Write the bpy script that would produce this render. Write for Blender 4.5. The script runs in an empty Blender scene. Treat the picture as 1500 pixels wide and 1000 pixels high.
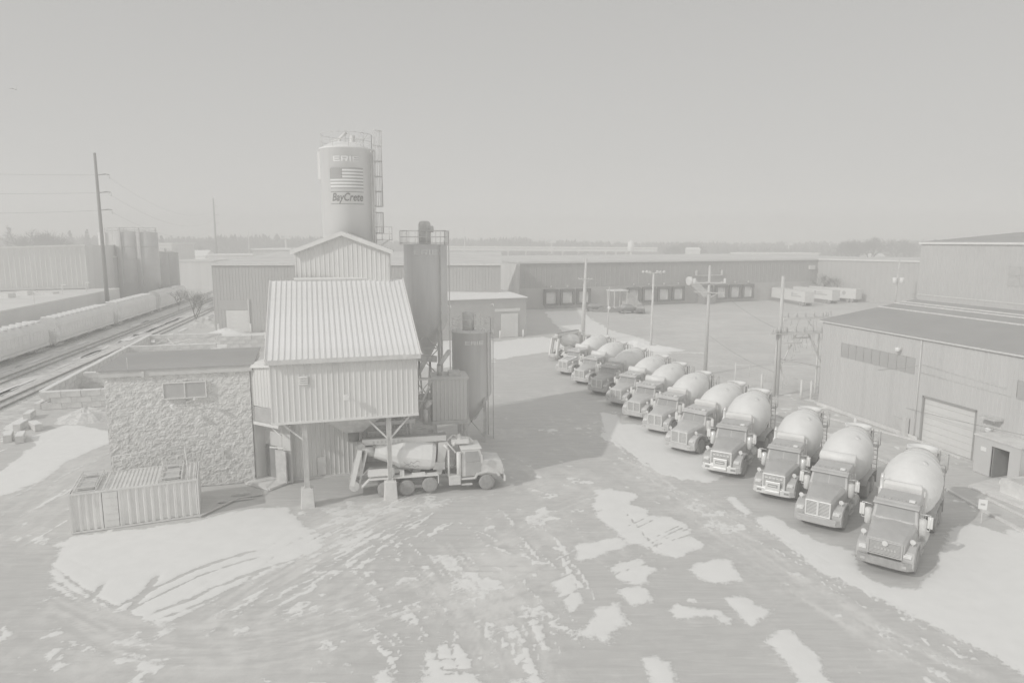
import bpy, math, random
import numpy as np
from mathutils import Vector, Matrix, noise as mnoise

R = math.radians
random.seed(11)
SC = bpy.context.scene
COL = SC.collection

# ------------------------------------------------------------------ camera
CAM_H, PITCH, FPX = 17.0, math.atan(148 / 1000), 1000.0
cd = bpy.data.cameras.new('camera')
cam = bpy.data.objects.new('camera', cd)
COL.objects.link(cam)
cam.location = (0, 0, CAM_H)
cam.rotation_euler = (math.pi / 2 - PITCH, 0, 0)
cd.sensor_width = 36.0
cd.lens = 24.0
cd.clip_start = 0.5
cd.clip_end = 6000
SC.camera = cam

# ------------------------------------------------------------------ sky and sun
SUN_EL, SUN_AZ = R(31.6), math.atan2(-0.82, -0.57)      # azimuth clockwise from +Y
w = bpy.data.worlds.new('World')
SC.world = w
w.use_nodes = True
wn, wl = w.node_tree.nodes, w.node_tree.links
wn.clear()
sky = wn.new('ShaderNodeTexSky')
sky.sky_type = 'NISHITA'
sky.sun_disc = False
sky.sun_elevation = SUN_EL
sky.sun_rotation = SUN_AZ % (2 * math.pi)
sky.dust_density = 4.0
hs = wn.new('ShaderNodeHueSaturation')
hs.inputs['Saturation'].default_value = 0.03
wl.new(sky.outputs[0], hs.inputs['Color'])
# thin even veil over the blue: a little brighter towards the horizon, all the way round
tcw = wn.new('ShaderNodeTexCoord'); sep = wn.new('ShaderNodeSeparateXYZ')
wl.new(tcw.outputs['Generated'], sep.inputs[0])
veil = wn.new('ShaderNodeValToRGB')
veil.color_ramp.elements[0].position = 0.0; veil.color_ramp.elements[0].color = (.645, .639, .624, 1)
veil.color_ramp.elements[1].position = 0.32; veil.color_ramp.elements[1].color = (.515, .510, .498, 1)
e3 = veil.color_ramp.elements.new(0.14); e3.color = (.578, .573, .559, 1)
e4 = veil.color_ramp.elements.new(1.0); e4.color = (.50, .495, .483, 1)
wl.new(sep.outputs[2], veil.inputs['Fac'])
scl = wn.new('ShaderNodeVectorMath'); scl.operation = 'SCALE'; scl.inputs['Scale'].default_value = 10.0
wl.new(veil.outputs['Color'], scl.inputs[0])
mixs = wn.new('ShaderNodeMix')
mixs.data_type = 'RGBA'
mixs.inputs['Factor'].default_value = 0.93
wl.new(scl.outputs[0], mixs.inputs['B'])
wl.new(hs.outputs[0], mixs.inputs['A'])
bg = wn.new('ShaderNodeBackground')
bg.inputs['Strength'].default_value = 0.1
wo = wn.new('ShaderNodeOutputWorld')
wl.new(mixs.outputs['Result'], bg.inputs['Color'])
wl.new(bg.outputs[0], wo.inputs['Surface'])

sl = bpy.data.lights.new('sun', 'SUN')
sl.energy = 1.5
sl.angle = R(0.6)
sl.color = (1.0, 0.985, 0.955)
so = bpy.data.objects.new('sun', sl)
COL.objects.link(so)
tdir = Vector((-0.82 * math.cos(SUN_EL), -0.57 * math.cos(SUN_EL), math.sin(SUN_EL))).normalized()
so.rotation_euler = tdir.to_track_quat('Z', 'Y').to_euler()
so.location = (-60, -40, 80)

SC.view_settings.view_transform = 'Standard'
SC.view_settings.look = 'None'
SC.view_settings.gamma = 1
SC.view_settings.exposure = 0.0
SC.view_settings.use_curve_mapping = False
SC.render.engine = 'CYCLES'
SC.cycles.volume_bounces = 6
SC.cycles.max_bounces = 10
SC.cycles.diffuse_bounces = 4
SC.cycles.transparent_max_bounces = 12

# ------------------------------------------------------------------ survey helpers
def spot(x, y, z=0.0):
    """world point at height z on the sight line surveyed at (x, y)"""
    u, v = (x - 750) / FPX, (500 - y) / FPX
    d = (u, math.cos(PITCH) + v * math.sin(PITCH), -math.sin(PITCH) + v * math.cos(PITCH))
    t = (z - CAM_H) / d[2]
    return Vector((d[0] * t, d[1] * t, z))

def spot_y(x, y, Y):
    u, v = (x - 750) / FPX, (500 - y) / FPX
    d = (u, math.cos(PITCH) + v * math.sin(PITCH), -math.sin(PITCH) + v * math.cos(PITCH))
    t = Y / d[1]
    return Vector((d[0] * t, Y, CAM_H + d[2] * t))

# ------------------------------------------------------------------ materials
MATS = {}
def tone(c):
    """lifts a base colour pale and nearly neutral: an even hazy veil put into the surface colour"""
    c = 0.44 + 0.54 * c
    return (c * 1.004, c, c * 0.985)
def mat(name, col, rough=0.7, var=0.06, scale=1.5, bump=0.0, bscale=20.0, metal=0.0, stretch=None,
        dirt=0.0, dirtcol=None, dscale=0.5, dstretch=(1, 1, 1), spec=0.3, attr=None):
    if name in MATS:
        return MATS[name]
    m = bpy.data.materials.new(name)
    m.use_nodes = True
    n, l = m.node_tree.nodes, m.node_tree.links
    b = n['Principled BSDF']
    b.inputs['Roughness'].default_value = rough
    b.inputs['Metallic'].default_value = metal
    b.inputs['Specular IOR Level'].default_value = spec
    if isinstance(col, (int, float)):
        col = tone(col)
    tc = n.new('ShaderNodeTexCoord')
    mp = n.new('ShaderNodeMapping')
    if stretch: mp.inputs['Scale'].default_value = stretch
    l.new(tc.outputs['Object'], mp.inputs['Vector'])
    nz = n.new('ShaderNodeTexNoise')
    nz.inputs['Scale'].default_value = scale
    nz.inputs['Detail'].default_value = 6
    nz.inputs['Roughness'].default_value = 0.65
    l.new(mp.outputs[0], nz.inputs['Vector'])
    rp = n.new('ShaderNodeValToRGB')
    rp.color_ramp.elements[0].position = 0.3
    rp.color_ramp.elements[1].position = 0.7
    lo = tuple(max(0, c * (1 - var * 1.6)) for c in col) + (1,)
    hi = tuple(min(0.97, c * (1 + var)) for c in col) + (1,)
    rp.color_ramp.elements[0].color = lo
    rp.color_ramp.elements[1].color = hi
    l.new(nz.outputs['Fac'], rp.inputs['Fac'])
    out = rp.outputs['Color']
    if dirt > 0:
        mp2 = n.new('ShaderNodeMapping')
        mp2.inputs['Scale'].default_value = dstretch
        mp2.inputs['Location'].default_value = (3.1, 7.7, 1.3)
        l.new(tc.outputs['Object'], mp2.inputs['Vector'])
        n2 = n.new('ShaderNodeTexNoise')
        n2.inputs['Scale'].default_value = dscale
        n2.inputs['Detail'].default_value = 8
        n2.inputs['Roughness'].default_value = 0.7
        l.new(mp2.outputs[0], n2.inputs['Vector'])
        r2 = n.new('ShaderNodeMapRange')
        r2.inputs['From Min'].default_value = 0.5
        r2.inputs['From Max'].default_value = 0.68
        r2.inputs['To Max'].default_value = dirt
        l.new(n2.outputs['Fac'], r2.inputs['Value'])
        mx = n.new('ShaderNodeMix')
        mx.data_type = 'RGBA'
        l.new(r2.outputs[0], mx.inputs['Factor'])
        l.new(out, mx.inputs['A'])
        dc = dirtcol if dirtcol else tuple(c * 0.75 for c in col)
        if isinstance(dc, (int, float)): dc = tone(dc)
        mx.inputs['B'].default_value = tuple(dc) + (1,)
        out = mx.outputs['Result']
    l.new(out, b.inputs['Base Color'])
    if bump > 0:
        nb = n.new('ShaderNodeTexNoise')
        nb.inputs['Scale'].default_value = bscale
        nb.inputs['Detail'].default_value = 5
        l.new(mp.outputs[0], nb.inputs['Vector'])
        bp = n.new('ShaderNodeBump')
        bp.inputs['Strength'].default_value = bump
        bp.inputs['Distance'].default_value = 0.05
        l.new(nb.outputs['Fac'], bp.inputs['Height'])
        l.new(bp.outputs[0], b.inputs['Normal'])
    MATS[name] = m
    return m

def glass_mat(name, col, rough=0.08):
    m = mat(name, col, rough=rough, var=0.12, scale=0.6, spec=0.7)
    return m

SNOW = mat('snow', (.95, .95, .94), rough=0.85, var=0.04, scale=0.8, bump=0.4, bscale=5, spec=0.1)
CLAD = mat('pale ribbed steel cladding', 0.72, rough=0.5, var=0.035, scale=0.7, stretch=(1, 1, 0.2), dirt=0.35, dscale=0.6, dstretch=(2, 2, 0.15))
CLADL = mat('light ribbed steel cladding', 0.70, rough=0.5, var=0.04, scale=0.4, stretch=(1, 1, 0.15), dirt=0.25, dscale=0.4, dstretch=(2, 2, 0.1))
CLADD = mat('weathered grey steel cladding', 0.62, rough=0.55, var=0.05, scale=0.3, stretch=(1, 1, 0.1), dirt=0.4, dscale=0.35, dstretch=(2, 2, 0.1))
ROOFM = mat('galvanised roof sheet', (.95, .95, .94), rough=0.45, var=0.04, scale=0.8, stretch=(1, .2, 1), dirt=0.2, dscale=0.7)
ROOFD = mat('dark membrane roof', (.47, .467, .46), rough=0.8, var=0.06, scale=0.15, dirt=0.3, dscale=0.1)
ROOFG = mat('grey gravel roof', 0.55, rough=0.9, var=0.08, scale=0.2, dirt=0.3, dscale=0.15)
TRIM = mat('white steel trim', 0.80, rough=0.5, var=0.05, scale=1)
STEEL = mat('painted structural steel', 0.62, rough=0.5, var=0.08, scale=2, dirt=0.4, dscale=2)
STEELD = mat('dull dark steel', 0.46, rough=0.55, var=0.12, scale=2, dirt=0.3, dscale=1.5)
GALV = mat('galvanised steel', 0.66, rough=0.4, var=0.08, scale=4)
STONE = mat('rough split stone', 0.68, rough=0.95, var=0.14, scale=2.6, bump=0.5, bscale=6, dirt=0.4, dscale=1.2)
CONC = mat('cast concrete', 0.7, rough=0.9, var=0.08, scale=1.2, bump=0.2, bscale=12, dirt=0.4, dscale=0.9)
CONCD = mat('stained concrete', 0.50, rough=0.9, var=0.12, scale=1.0, bump=0.3, bscale=10, dirt=0.5, dscale=0.8)
SILO = mat('pale painted silo steel', (.95, .947, .938), rough=0.45, var=0.03, scale=0.4, stretch=(1, 1, .2), dirt=0.25, dscale=0.5, dstretch=(2, 2, .12))
SILOD = mat('grey silo steel', (.82, .817, .81), rough=0.5, var=0.06, scale=0.5, stretch=(1, 1, .2), dirt=0.35, dscale=0.5, dstretch=(2, 2, .12))
DRUM = mat('dusty white drum paint', (.93, .93, .92), rough=0.5, var=0.04, scale=1.3, dirt=0.35, dirtcol=(.84, .838, .83), dscale=1.2)
DRUMG = mat('dusty grey drum paint', 0.60, rough=0.5, var=0.06, scale=1.3, dirt=0.35, dirtcol=0.5, dscale=1.2)
PAINT = mat('dark truck paint', (.56, .557, .55), rough=0.35, var=0.06, scale=1.4, dirt=0.45, dirtcol=(.68, .677, .67), dscale=1.1, spec=0.5)  # dark paint lifted pale so its colour carries the even veil
PAINT2 = mat('faded dark truck paint', (.66, .657, .65), rough=0.4, var=0.08, scale=1.4, dirt=0.5, dirtcol=(.72, .717, .71), dscale=1.4, spec=0.5)
PAINTW = mat('white truck paint', 0.84, rough=0.4, var=0.04, scale=1.4, dirt=0.4, dirtcol=0.6, dscale=1.4)
CHROME = mat('bright chrome', (.92, .92, .91), rough=0.3, var=0.03, scale=3, metal=0.25, spec=0.8)
CHASS = mat('chassis black', (.45, .447, .44), rough=0.6, var=0.15, scale=3, dirt=0.4, dirtcol=(.36, .357, .35), dscale=2)
TYRE = mat('pale tyre rubber', (.44, .437, .43), rough=0.85, var=0.12, scale=6, dirt=0.4, dirtcol=(.38, .377, .37), dscale=3)  # rubber grey lifted too, veil put into the colour
GLASS = glass_mat('windscreen glass', (.48, .48, .475))
PANE = glass_mat('pale window pane', (.58, .577, .57), 0.2)  # pane tone raised with the near darks to carry the veil
PANEL = mat('translucent wall light', (.53, .527, .52), rough=0.35, var=0.05, scale=0.5)
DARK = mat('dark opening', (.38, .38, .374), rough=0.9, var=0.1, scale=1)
WOOD = mat('weathered pole timber', 0.50, rough=0.9, var=0.12, scale=2, stretch=(4, 4, .3), bump=0.3, bscale=8)
WIRE = mat('wire', (.4, .4, .39), rough=0.6)
BARK = mat('winter bark', 0.30, rough=0.95, var=0.15, scale=3)
TWIG = mat('winter twigs', (.2, .197, .19), rough=0.95, var=0.12, scale=0.4)
TWIGF = mat('far winter twigs', (.07, .069, .066), rough=0.95)
EVER = mat('evergreen needles', (.17, .17, .165), rough=0.9, var=0.3, scale=0.5)
INK = mat('dark lettering', (.34, .338, .332), rough=0.6, var=0.03)
WHITE = mat('white lettering', (.95, .95, .945), rough=0.6, var=0.02)
RUBBER = mat('dock seal foam', (.36, .357, .35), rough=0.9, var=0.06, scale=1)
BALLAST = mat('snow dusted ballast', 0.52, rough=0.95, var=0.18, scale=1.2, bump=0.6, bscale=14, dirt=0.9, dirtcol=0.85, dscale=0.35)
RAIL = mat('rusty rail', (.35, .347, .34), rough=0.5, var=0.1, scale=2)
EARTH = mat('frozen brown earth', 0.42, rough=0.95, var=0.14, scale=1.2, bump=0.6, bscale=6)
CARP = mat('car paint', 0.45, rough=0.3, var=0.05, spec=0.5)

# ------------------------------------------------------------------ mesh builder
class MB:
    def __init__(s): s.v = []; s.f = []; s.mi = []; s.sm = []
    def add(s, vs, fs, mi=0, sm=False):
        o = len(s.v)
        s.v += [tuple(p) for p in vs]
        s.f += [tuple(i + o for i in f) for f in fs]
        s.mi += [mi] * len(fs); s.sm += [sm] * len(fs)
        return s
    def hexa(s, p, mi=0):           # p: 4 bottom, 4 top (same order)
        return s.add(p, [(3, 2, 1, 0), (4, 5, 6, 7), (0, 1, 5, 4), (1, 2, 6, 5), (2, 3, 7, 6), (3, 0, 4, 7)], mi)
    def box(s, x0, x1, y0, y1, z0, z1, mi=0):
        return s.hexa([(x0, y0, z0), (x1, y0, z0), (x1, y1, z0), (x0, y1, z0), (x0, y0, z1), (x1, y0, z1), (x1, y1, z1), (x0, y1, z1)], mi)
    def bar(s, a, b, wd, h=None, mi=0):       # square bar between points
        a, b = Vector(a), Vector(b); h = h or wd
        d = (b - a).normalized()
        up = Vector((0, 0, 1)) if abs(d.z) < 0.95 else Vector((0, 1, 0))
        sx = d.cross(up).normalized() * wd / 2; sy = sx.cross(d).normalized() * h / 2
        return s.hexa([a - sx - sy, a + sx - sy, b + sx - sy, b - sx - sy, a - sx + sy, a + sx + sy, b + sx + sy, b - sx + sy], mi)
    def cyl(s, a, b, r0, r1=None, n=12, mi=0, cap=True):
        r1 = r0 if r1 is None else r1
        return s.lathe([(0, r0), ((Vector(b) - Vector(a)).length, r1)], a, Vector(b) - Vector(a), n, mi, cap)
    def lathe(s, prof, o, ax, n=16, mi=0, cap=True, sm=True):
        o = Vector(o); ax = Vector(ax).normalized()
        up = Vector((0, 0, 1)) if abs(ax.z) < 0.95 else Vector((1, 0, 0))
        e1 = ax.cross(up).normalized(); e2 = e1.cross(ax).normalized()
        vs = []
        for t, r in prof:
            for k in range(n):
                a = 2 * math.pi * k / n
                vs.append(o + ax * t + (e1 * math.cos(a) + e2 * math.sin(a)) * r)
        fs = []
        for i in range(len(prof) - 1):
            for k in range(n):
                k2 = (k + 1) % n
                fs.append((i * n + k, i * n + k2, (i + 1) * n + k2, (i + 1) * n + k))
        s.add(vs, fs, mi, sm)
        if cap:
            o2 = len(s.v) - len(vs)
            s.f.append(tuple(o2 + k for k in range(n))[::-1]); s.mi.append(mi); s.sm.append(False)
            s.f.append(tuple(o2 + (len(prof) - 1) * n + k for k in range(n))); s.mi.append(mi); s.sm.append(False)
        return s
    def tube(s, pts, r, n=6, mi=0):
        for a, b in zip(pts[:-1], pts[1:]): s.cyl(a, b, r, r, n, mi)
        return s
    def loft(s, rings, mi=0, cap=True, sm=False):
        n = len(rings[0]); vs = [p for r in rings for p in r]; fs = []
        for i in range(len(rings) - 1):
            for k in range(n):
                k2 = (k + 1) % n
                fs.append((i * n + k, i * n + k2, (i + 1) * n + k2, (i + 1) * n + k))
        if cap:
            fs.append(tuple(range(n))[::-1]); fs.append(tuple((len(rings) - 1) * n + k for k in range(n)))
        return s.add(vs, fs, mi, sm)
    def prism(s, poly, axis, a, b, mi=0):     # poly of 2d points extruded along axis
        def P(p, t):
            return {'y': (p[0], t, p[1]), 'z': (p[0], p[1], t), 'x': (t, p[0], p[1])}[axis]
        return s.loft([[P(p, a) for p in poly], [P(p, b) for p in poly]], mi)
    def mesh(s, name, mats):
        me = bpy.data.meshes.new(name)
        me.from_pydata(s.v, [], s.f)
        for m in (mats if isinstance(mats, (list, tuple)) else [mats]): me.materials.append(m)
        me.polygons.foreach_set('material_index', s.mi)
        me.polygons.foreach_set('use_smooth', s.sm)
        me.update()
        import bmesh
        bm = bmesh.new(); bm.from_mesh(me)
        bmesh.ops.recalc_face_normals(bm, faces=bm.faces)
        bm.to_mesh(me); bm.free()
        return me

def obj(name, m, mats=None, parent=None, label=None, cat=None, group=None, kind=None, loc=None, rz=None, bevel=0):
    me = m.mesh(name, mats) if isinstance(m, MB) else m
    o = bpy.data.objects.new(name, me)
    COL.objects.link(o)
    if parent: o.parent = parent
    if loc is not None: o.location = loc
    if rz is not None: o.rotation_euler = (0, 0, rz)
    if bevel:
        b = o.modifiers.new('bevel', 'BEVEL'); b.width = bevel; b.segments = 2; b.limit_method = 'ANGLE'; b.angle_limit = R(40)
    if label: o['label'] = label
    if cat: o['category'] = cat
    if group: o['group'] = group
    if kind: o['kind'] = kind
    return o

def thing(name, label, cat, loc=(0, 0, 0), rz=0.0, group=None, scale=1.0):
    o = bpy.data.objects.new(name, None)
    o.empty_display_size = 0.3
    COL.objects.link(o)
    o.location = loc; o.rotation_euler = (0, 0, rz); o.scale = (scale,) * 3
    o['label'] = label; o['category'] = cat
    if group: o['group'] = group
    return o

def dup(root, loc, rz, label, group=None, scale=None):
    def cp(o, par):
        c = o.copy(); COL.objects.link(c)
        if par: c.parent = par
        for ch in o.children: cp(ch, c)
        return c
    c = cp(root, None)
    c.location = loc; c.rotation_euler = (0, 0, rz)
    if scale: c.scale = (scale,) * 3
    c['label'] = label
    if group: c['group'] = group
    return c

_TX = {}
def text_data(s, size, bold=0.0, shear=0.0, sx=1.0, ex=0.0):
    """flat glyph polygons (x, y) of a line of text, origin at its middle"""
    key = (s, size, bold, shear, sx)
    if key in _TX: return _TX[key]
    c = bpy.data.curves.new('t', 'FONT')
    c.body = s; c.size = size; c.offset = bold; c.shear = shear; c.align_x = 'CENTER'; c.resolution_u = 3
    o = bpy.data.objects.new('t', c); COL.objects.link(o)
    bpy.context.view_layer.update()
    me = o.evaluated_get(bpy.context.evaluated_depsgraph_get()).to_mesh()
    vs = [(v.co.x * sx, v.co.y) for v in me.vertices]
    fs = [tuple(p.vertices) for p in me.polygons]
    o.evaluated_get(bpy.context.evaluated_depsgraph_get()).to_mesh_clear()
    bpy.data.objects.remove(o); bpy.data.curves.remove(c)
    _TX[key] = (vs, fs)
    return vs, fs

def wall_text(mb, s, size, o, ux, uz, nrm, off=0.01, mi=0, **k):
    vs, fs = text_data(s, size, **k)
    o, ux, uz, nrm = Vector(o), Vector(ux), Vector(uz), Vector(nrm)
    mb.add([o + ux * a + uz * b + nrm * off for a, b in vs], fs, mi)

def frame(ang):
    c, s = math.cos(ang), math.sin(ang)
    return Vector((c, s, 0)), Vector((-s, c, 0))

# ================================================================== GROUND
def axis_steps(a, b, step, far, grow):
    c = list(np.arange(a, b, step)); s = step
    hi = [b]
    while hi[-1] < far: s *= grow; hi.append(hi[-1] + s)
    return c, hi
xs_mid, xs_hi = axis_steps(-40, 36, 0.15, 2600, 1.09)
xs = np.unique(np.round(np.concatenate([np.array([-40 - (h - 36) for h in xs_hi]), np.array(xs_mid), np.array(xs_hi)]), 4))
ys_mid, ys_hi = axis_steps(19, 56, 0.14, 3800, 1.018)
ys = np.array([-300, -60, 0, 10, 15, 17.5] + ys_mid + ys_hi)
NX, NY = len(xs), len(ys)
GX, GY = np.meshgrid(xs, ys)
gx, gy = GX.ravel(), GY.ravel()

def vnoise(x, y, seed=0):
    xi, yi = np.floor(x).astype(np.int64), np.floor(y).astype(np.int64)
    xf, yf = x - xi, y - yi
    xf = xf * xf * (3 - 2 * xf); yf = yf * yf * (3 - 2 * yf)
    def h(a, b):
        n = (a * 374761393 + b * 668265263 + seed * 974634777) & 0x7fffffff
        n = ((n ^ (n >> 13)) * 1274126177) & 0x7fffffff
        return ((n ^ (n >> 16)) & 0xffff) / 65535.0
    return (h(xi, yi) * (1 - xf) + h(xi + 1, yi) * xf) * (1 - yf) + (h(xi, yi + 1) * (1 - xf) + h(xi + 1, yi + 1) * xf) * yf

def fbm(x, y, seed=0, oct=5):
    s = 0; a = 0.5; t = 0
    for o in range(oct):
        s = s + a * vnoise(x, y, seed + o * 17); t += a
        x = x * 2.03 + 5.1; y = y * 2.03 + 1.7; a *= 0.55
    return s / t

wn1 = fbm(gx * 0.8, gy * 0.8, 3) - 0.5
wn2 = fbm(gx * 2.7, gy * 2.7, 9) - 0.5
wn3 = fbm(gx * 5.5, gy * 5.5, 19, 3) - 0.5
ragged = wn1 * 2.0 + wn2 * 1.3 + wn3 * 0.8

def sdist(poly):
    """signed distance (inside positive) of every ground vertex near poly"""
    P = np.array([(p[0], p[1]) for p in poly])
    mn, mx = P.min(0) - 2.5, P.max(0) + 2.5
    ix = np.where((gx > mn[0]) & (gx < mx[0]) & (gy > mn[1]) & (gy < mx[1]))[0]
    x, y = gx[ix], gy[ix]
    d = np.full(len(ix), 1e9); ins = np.zeros(len(ix), bool)
    for i in range(len(P)):
        a, b = P[i], P[(i + 1) % len(P)]
        ab = b - a; t = np.clip(((x - a[0]) * ab[0] + (y - a[1]) * ab[1]) / (ab @ ab + 1e-9), 0, 1)
        d = np.minimum(d, np.hypot(x - a[0] - ab[0] * t, y - a[1] - ab[1] * t))
        c = (a[1] > y) != (b[1] > y)
        ins ^= c & (x < (b[0] - a[0]) * (y - a[1]) / (b[1] - a[1] + 1e-12) + a[0])
    return ix, np.where(ins, d, -d)

def world(px): return [spot(*p) for p in px]

snow = np.zeros(len(gx)); slush = np.zeros(len(gx)); rut = np.zeros(len(gx))
def lay_snow(px, amp=0.5, depth=1.0, hard=0.5):
    ix, d = sdist(world(px))
    v = np.clip((d + ragged[ix] * amp) / hard * 0.5 + 0.5, 0, 1) * depth
    snow[ix] = np.maximum(snow[ix], v)
def lay_slush(px, val, soft=1.5):
    ix, d = sdist(world(px))
    v = np.clip((d + ragged[ix] * 1.2) / soft * 0.5 + 0.5, 0, 1) * val
    slush[ix] += v
def pdist(pts):
    P = np.array([(p[0], p[1]) for p in pts])
    mn, mx = P.min(0) - 1.2, P.max(0) + 1.2
    ix = np.where((gx > mn[0]) & (gx < mx[0]) & (gy > mn[1]) & (gy < mx[1]))[0]
    x, y = gx[ix], gy[ix]
    d = np.full(len(ix), 1e9); al = np.zeros(len(ix)); L = 0
    for i in range(len(P) - 1):
        a, b = P[i], P[i + 1]; ab = b - a; n = math.hypot(*ab) + 1e-9
        t = np.clip(((x - a[0]) * ab[0] + (y - a[1]) * ab[1]) / (n * n), 0, 1)
        dd = np.hypot(x - a[0] - ab[0] * t, y - a[1] - ab[1] * t)
        al = np.where(dd < d, L + t * n, al); d = np.minimum(d, dd); L += n
    return ix, d, al, L
def smooth_line(pts, n=10):
    P = [Vector((p[0], p[1], 0)) for p in pts]
    if len(P) < 3: return P
    P = [P[0] * 2 - P[1]] + P + [P[-1] * 2 - P[-2]]; out = []
    for i in range(1, len(P) - 2):
        for k in range(n):
            t = k / n
            out.append(0.5 * ((2 * P[i]) + (P[i + 1] - P[i - 1]) * t + (2 * P[i - 1] - 5 * P[i] + 4 * P[i + 1] - P[i + 2]) * t * t + (3 * P[i] - P[i - 1] - 3 * P[i + 1] + P[i + 2]) * t ** 3))
    return out + [P[-2]]
def track(pts, wd, cut=0.9, world_pts=False, lug=True, sl=0.0):
    W = pts if world_pts else world(pts)
    W = smooth_line(W, 7)
    ix, d, al, L = pdist(W)
    m = np.clip((wd / 2 - d + wn2[ix] * 0.22) / 0.10, 0, 1)
    fade = np.clip(np.minimum(al, L - al) / 1.2, 0, 1)
    m = m * fade
    if lug: m *= 0.82 + 0.18 * np.sign(np.sin(al * 26)) * (d > wd * 0.18)
    snow[ix] *= 1 - m * cut
    rut[ix] = np.maximum(rut[ix], m * (0.5 if sl == 0 else 0.15))
    slush[ix] += m * sl

# --- lying snow, outlined on the ground
lay_snow([(104,785),(200,773),(288,761),(330,752),(371,744),(420,742),(445,765),(470,785),(478,800),(455,816),(400,836),(340,865),(290,893),(240,917),(205,915),(173,906),(133,892),(92,882),(66,868),(72,841),(85,815),(80,797)], 0.35)
lay_snow([(96,622),(121,622),(160,632),(170,645),(130,660),(91,680),(60,705),(16,722),(-40,735),(-60,700),(0,690),(52,650),(47,639)], 0.25)
lay_snow([(1129,753),(1160,772),(1200,792),(1250,806),(1262,838),(1300,858),(1345,862),(1375,830),(1391,772),(1420,765),(1520,795),(1600,1010),(1500,990),(1400,935),(1301,883),(1201,836),(1100,760)], 0.25)
lay_snow([(881,603),(905,607),(911,620),(950,622),(1000,640),(1040,662),(1075,692),(1040,706),(977,697),(940,683),(913,660),(880,640)], 0.3)
lay_snow([(1062,727),(1075,724),(1100,748),(1094,757),(1080,748)], 0.15)
lay_snow([(1180,700),(1215,690),(1240,700),(1200,712)], 0.3)
lay_snow([(798,456),(855,454),(866,467),(896,484),(930,492),(965,505),(985,520),(945,524),(896,515),(853,505),(815,478)], 0.8)
lay_snow([(722,500),(795,493),(832,500),(835,512),(780,518),(722,528)], 0.8)
lay_snow([(560,508),(700,490),(725,500),(725,530),(640,540),(580,530)], 0.9)
lay_snow([(868,716),(897,715),(936,723),(926,737),(955,745),(951,752),(980,755),(1012,766),(1015,784),(1037,795),(1033,802),(990,818),(962,809),(940,798),(918,795),(904,780),(868,755)], 0.22, 0.9)
lay_snow([(841,802),(846,795),(904,786),(922,798),(868,820),(850,824),(840,821)], 0.2, 0.9)
lay_snow([(886,824),(940,816),(961,834),(961,856),(930,860),(900,850)], 0.5, 0.75)
lay_snow([(1008,834),(1019,824),(1048,816),(1073,820),(1084,840),(1091,849),(1048,855),(1026,849)], 0.2, 0.9)
lay_snow([(1055,874),(1091,870),(1120,888),(1138,892),(1102,920),(1077,899)], 0.2, 0.9)
lay_snow([(976,892),(990,881),(1012,888),(1055,890),(1078,908),(1073,916),(1051,913),(1048,903),(990,909)], 0.2, 0.9)
lay_snow([(1134,920),(1155,916),(1175,937),(1200,960),(1225,1010),(1170,1010),(1150,965),(1122,938)], 0.2, 0.95)
lay_snow([(936,958),(960,958),(980,968),(990,985),(1000,1010),(955,1010),(940,975)], 0.15, 0.9)
lay_snow([(808,852),(835,834),(858,882),(836,900)], 0.12, 0.95)
lay_snow([(900,861),(940,856),(958,870),(954,882),(926,889)], 0.2, 0.9)
lay_snow([(864,888),(904,880),(936,914),(904,928),(900,946),(868,939),(810,930),(850,914)], 0.4, 0.75)
lay_snow([(620,956),(664,932),(700,960),(715,1010),(615,1010)], 0.12, 0.95)
lay_snow([(706,920),(740,912),(800,900),(800,1010),(735,1000)], 0.15, 0.9)
lay_snow([(762,884),(787,894),(798,940),(770,920)], 0.12, 0.95)
lay_snow([(548,987),(570,975),(579,1008),(548,1008)], 0.1, 0.95)
lay_snow([(0,470),(60,460),(60,466),(0,480)], 0.5)
# snow between and behind the trucks and along the far yard
for k in range(12):
    a = spot(1120 - k * 24, 640 - k * 11.5)
# slush and dust tones
lay_slush([(380,760),(460,735),(660,725),(600,760),(480,800),(400,800)], 0.42)
lay_slush([(640,810),(760,790),(800,830),(770,880),(700,910),(640,880)], 0.62)
lay_slush([(300,830),(480,800),(560,850),(520,930),(330,900)], 0.36)
lay_slush([(60,860),(300,930),(520,930),(480,1010),(100,1010)], 0.24)
lay_slush([(760,680),(860,690),(880,760),(800,800),(760,760)], 0.36)
lay_slush([(900,650),(1060,740),(1250,900),(1520,1010),(1300,960),(1100,830),(980,740)], 0.34)
lay_slush([(870,655),(980,700),(960,730),(880,690)], 0.3)
lay_slush([(700,900),(800,880),(830,1010),(660,1010)], 0.30)
lay_slush([(0,640),(150,650),(110,780),(0,800)], 0.22)
lay_slush([(950,455),(1340,450),(1340,470),(1180,640),(1060,560),(930,500)], 0.34, 8)
lay_slush([(1180,600),(1400,730),(1520,790),(1520,760),(1400,690),(1200,590)], 0.30)
lay_slush([(1240,640),(1350,700),(1330,715),(1230,655)], 0.25)
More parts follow.
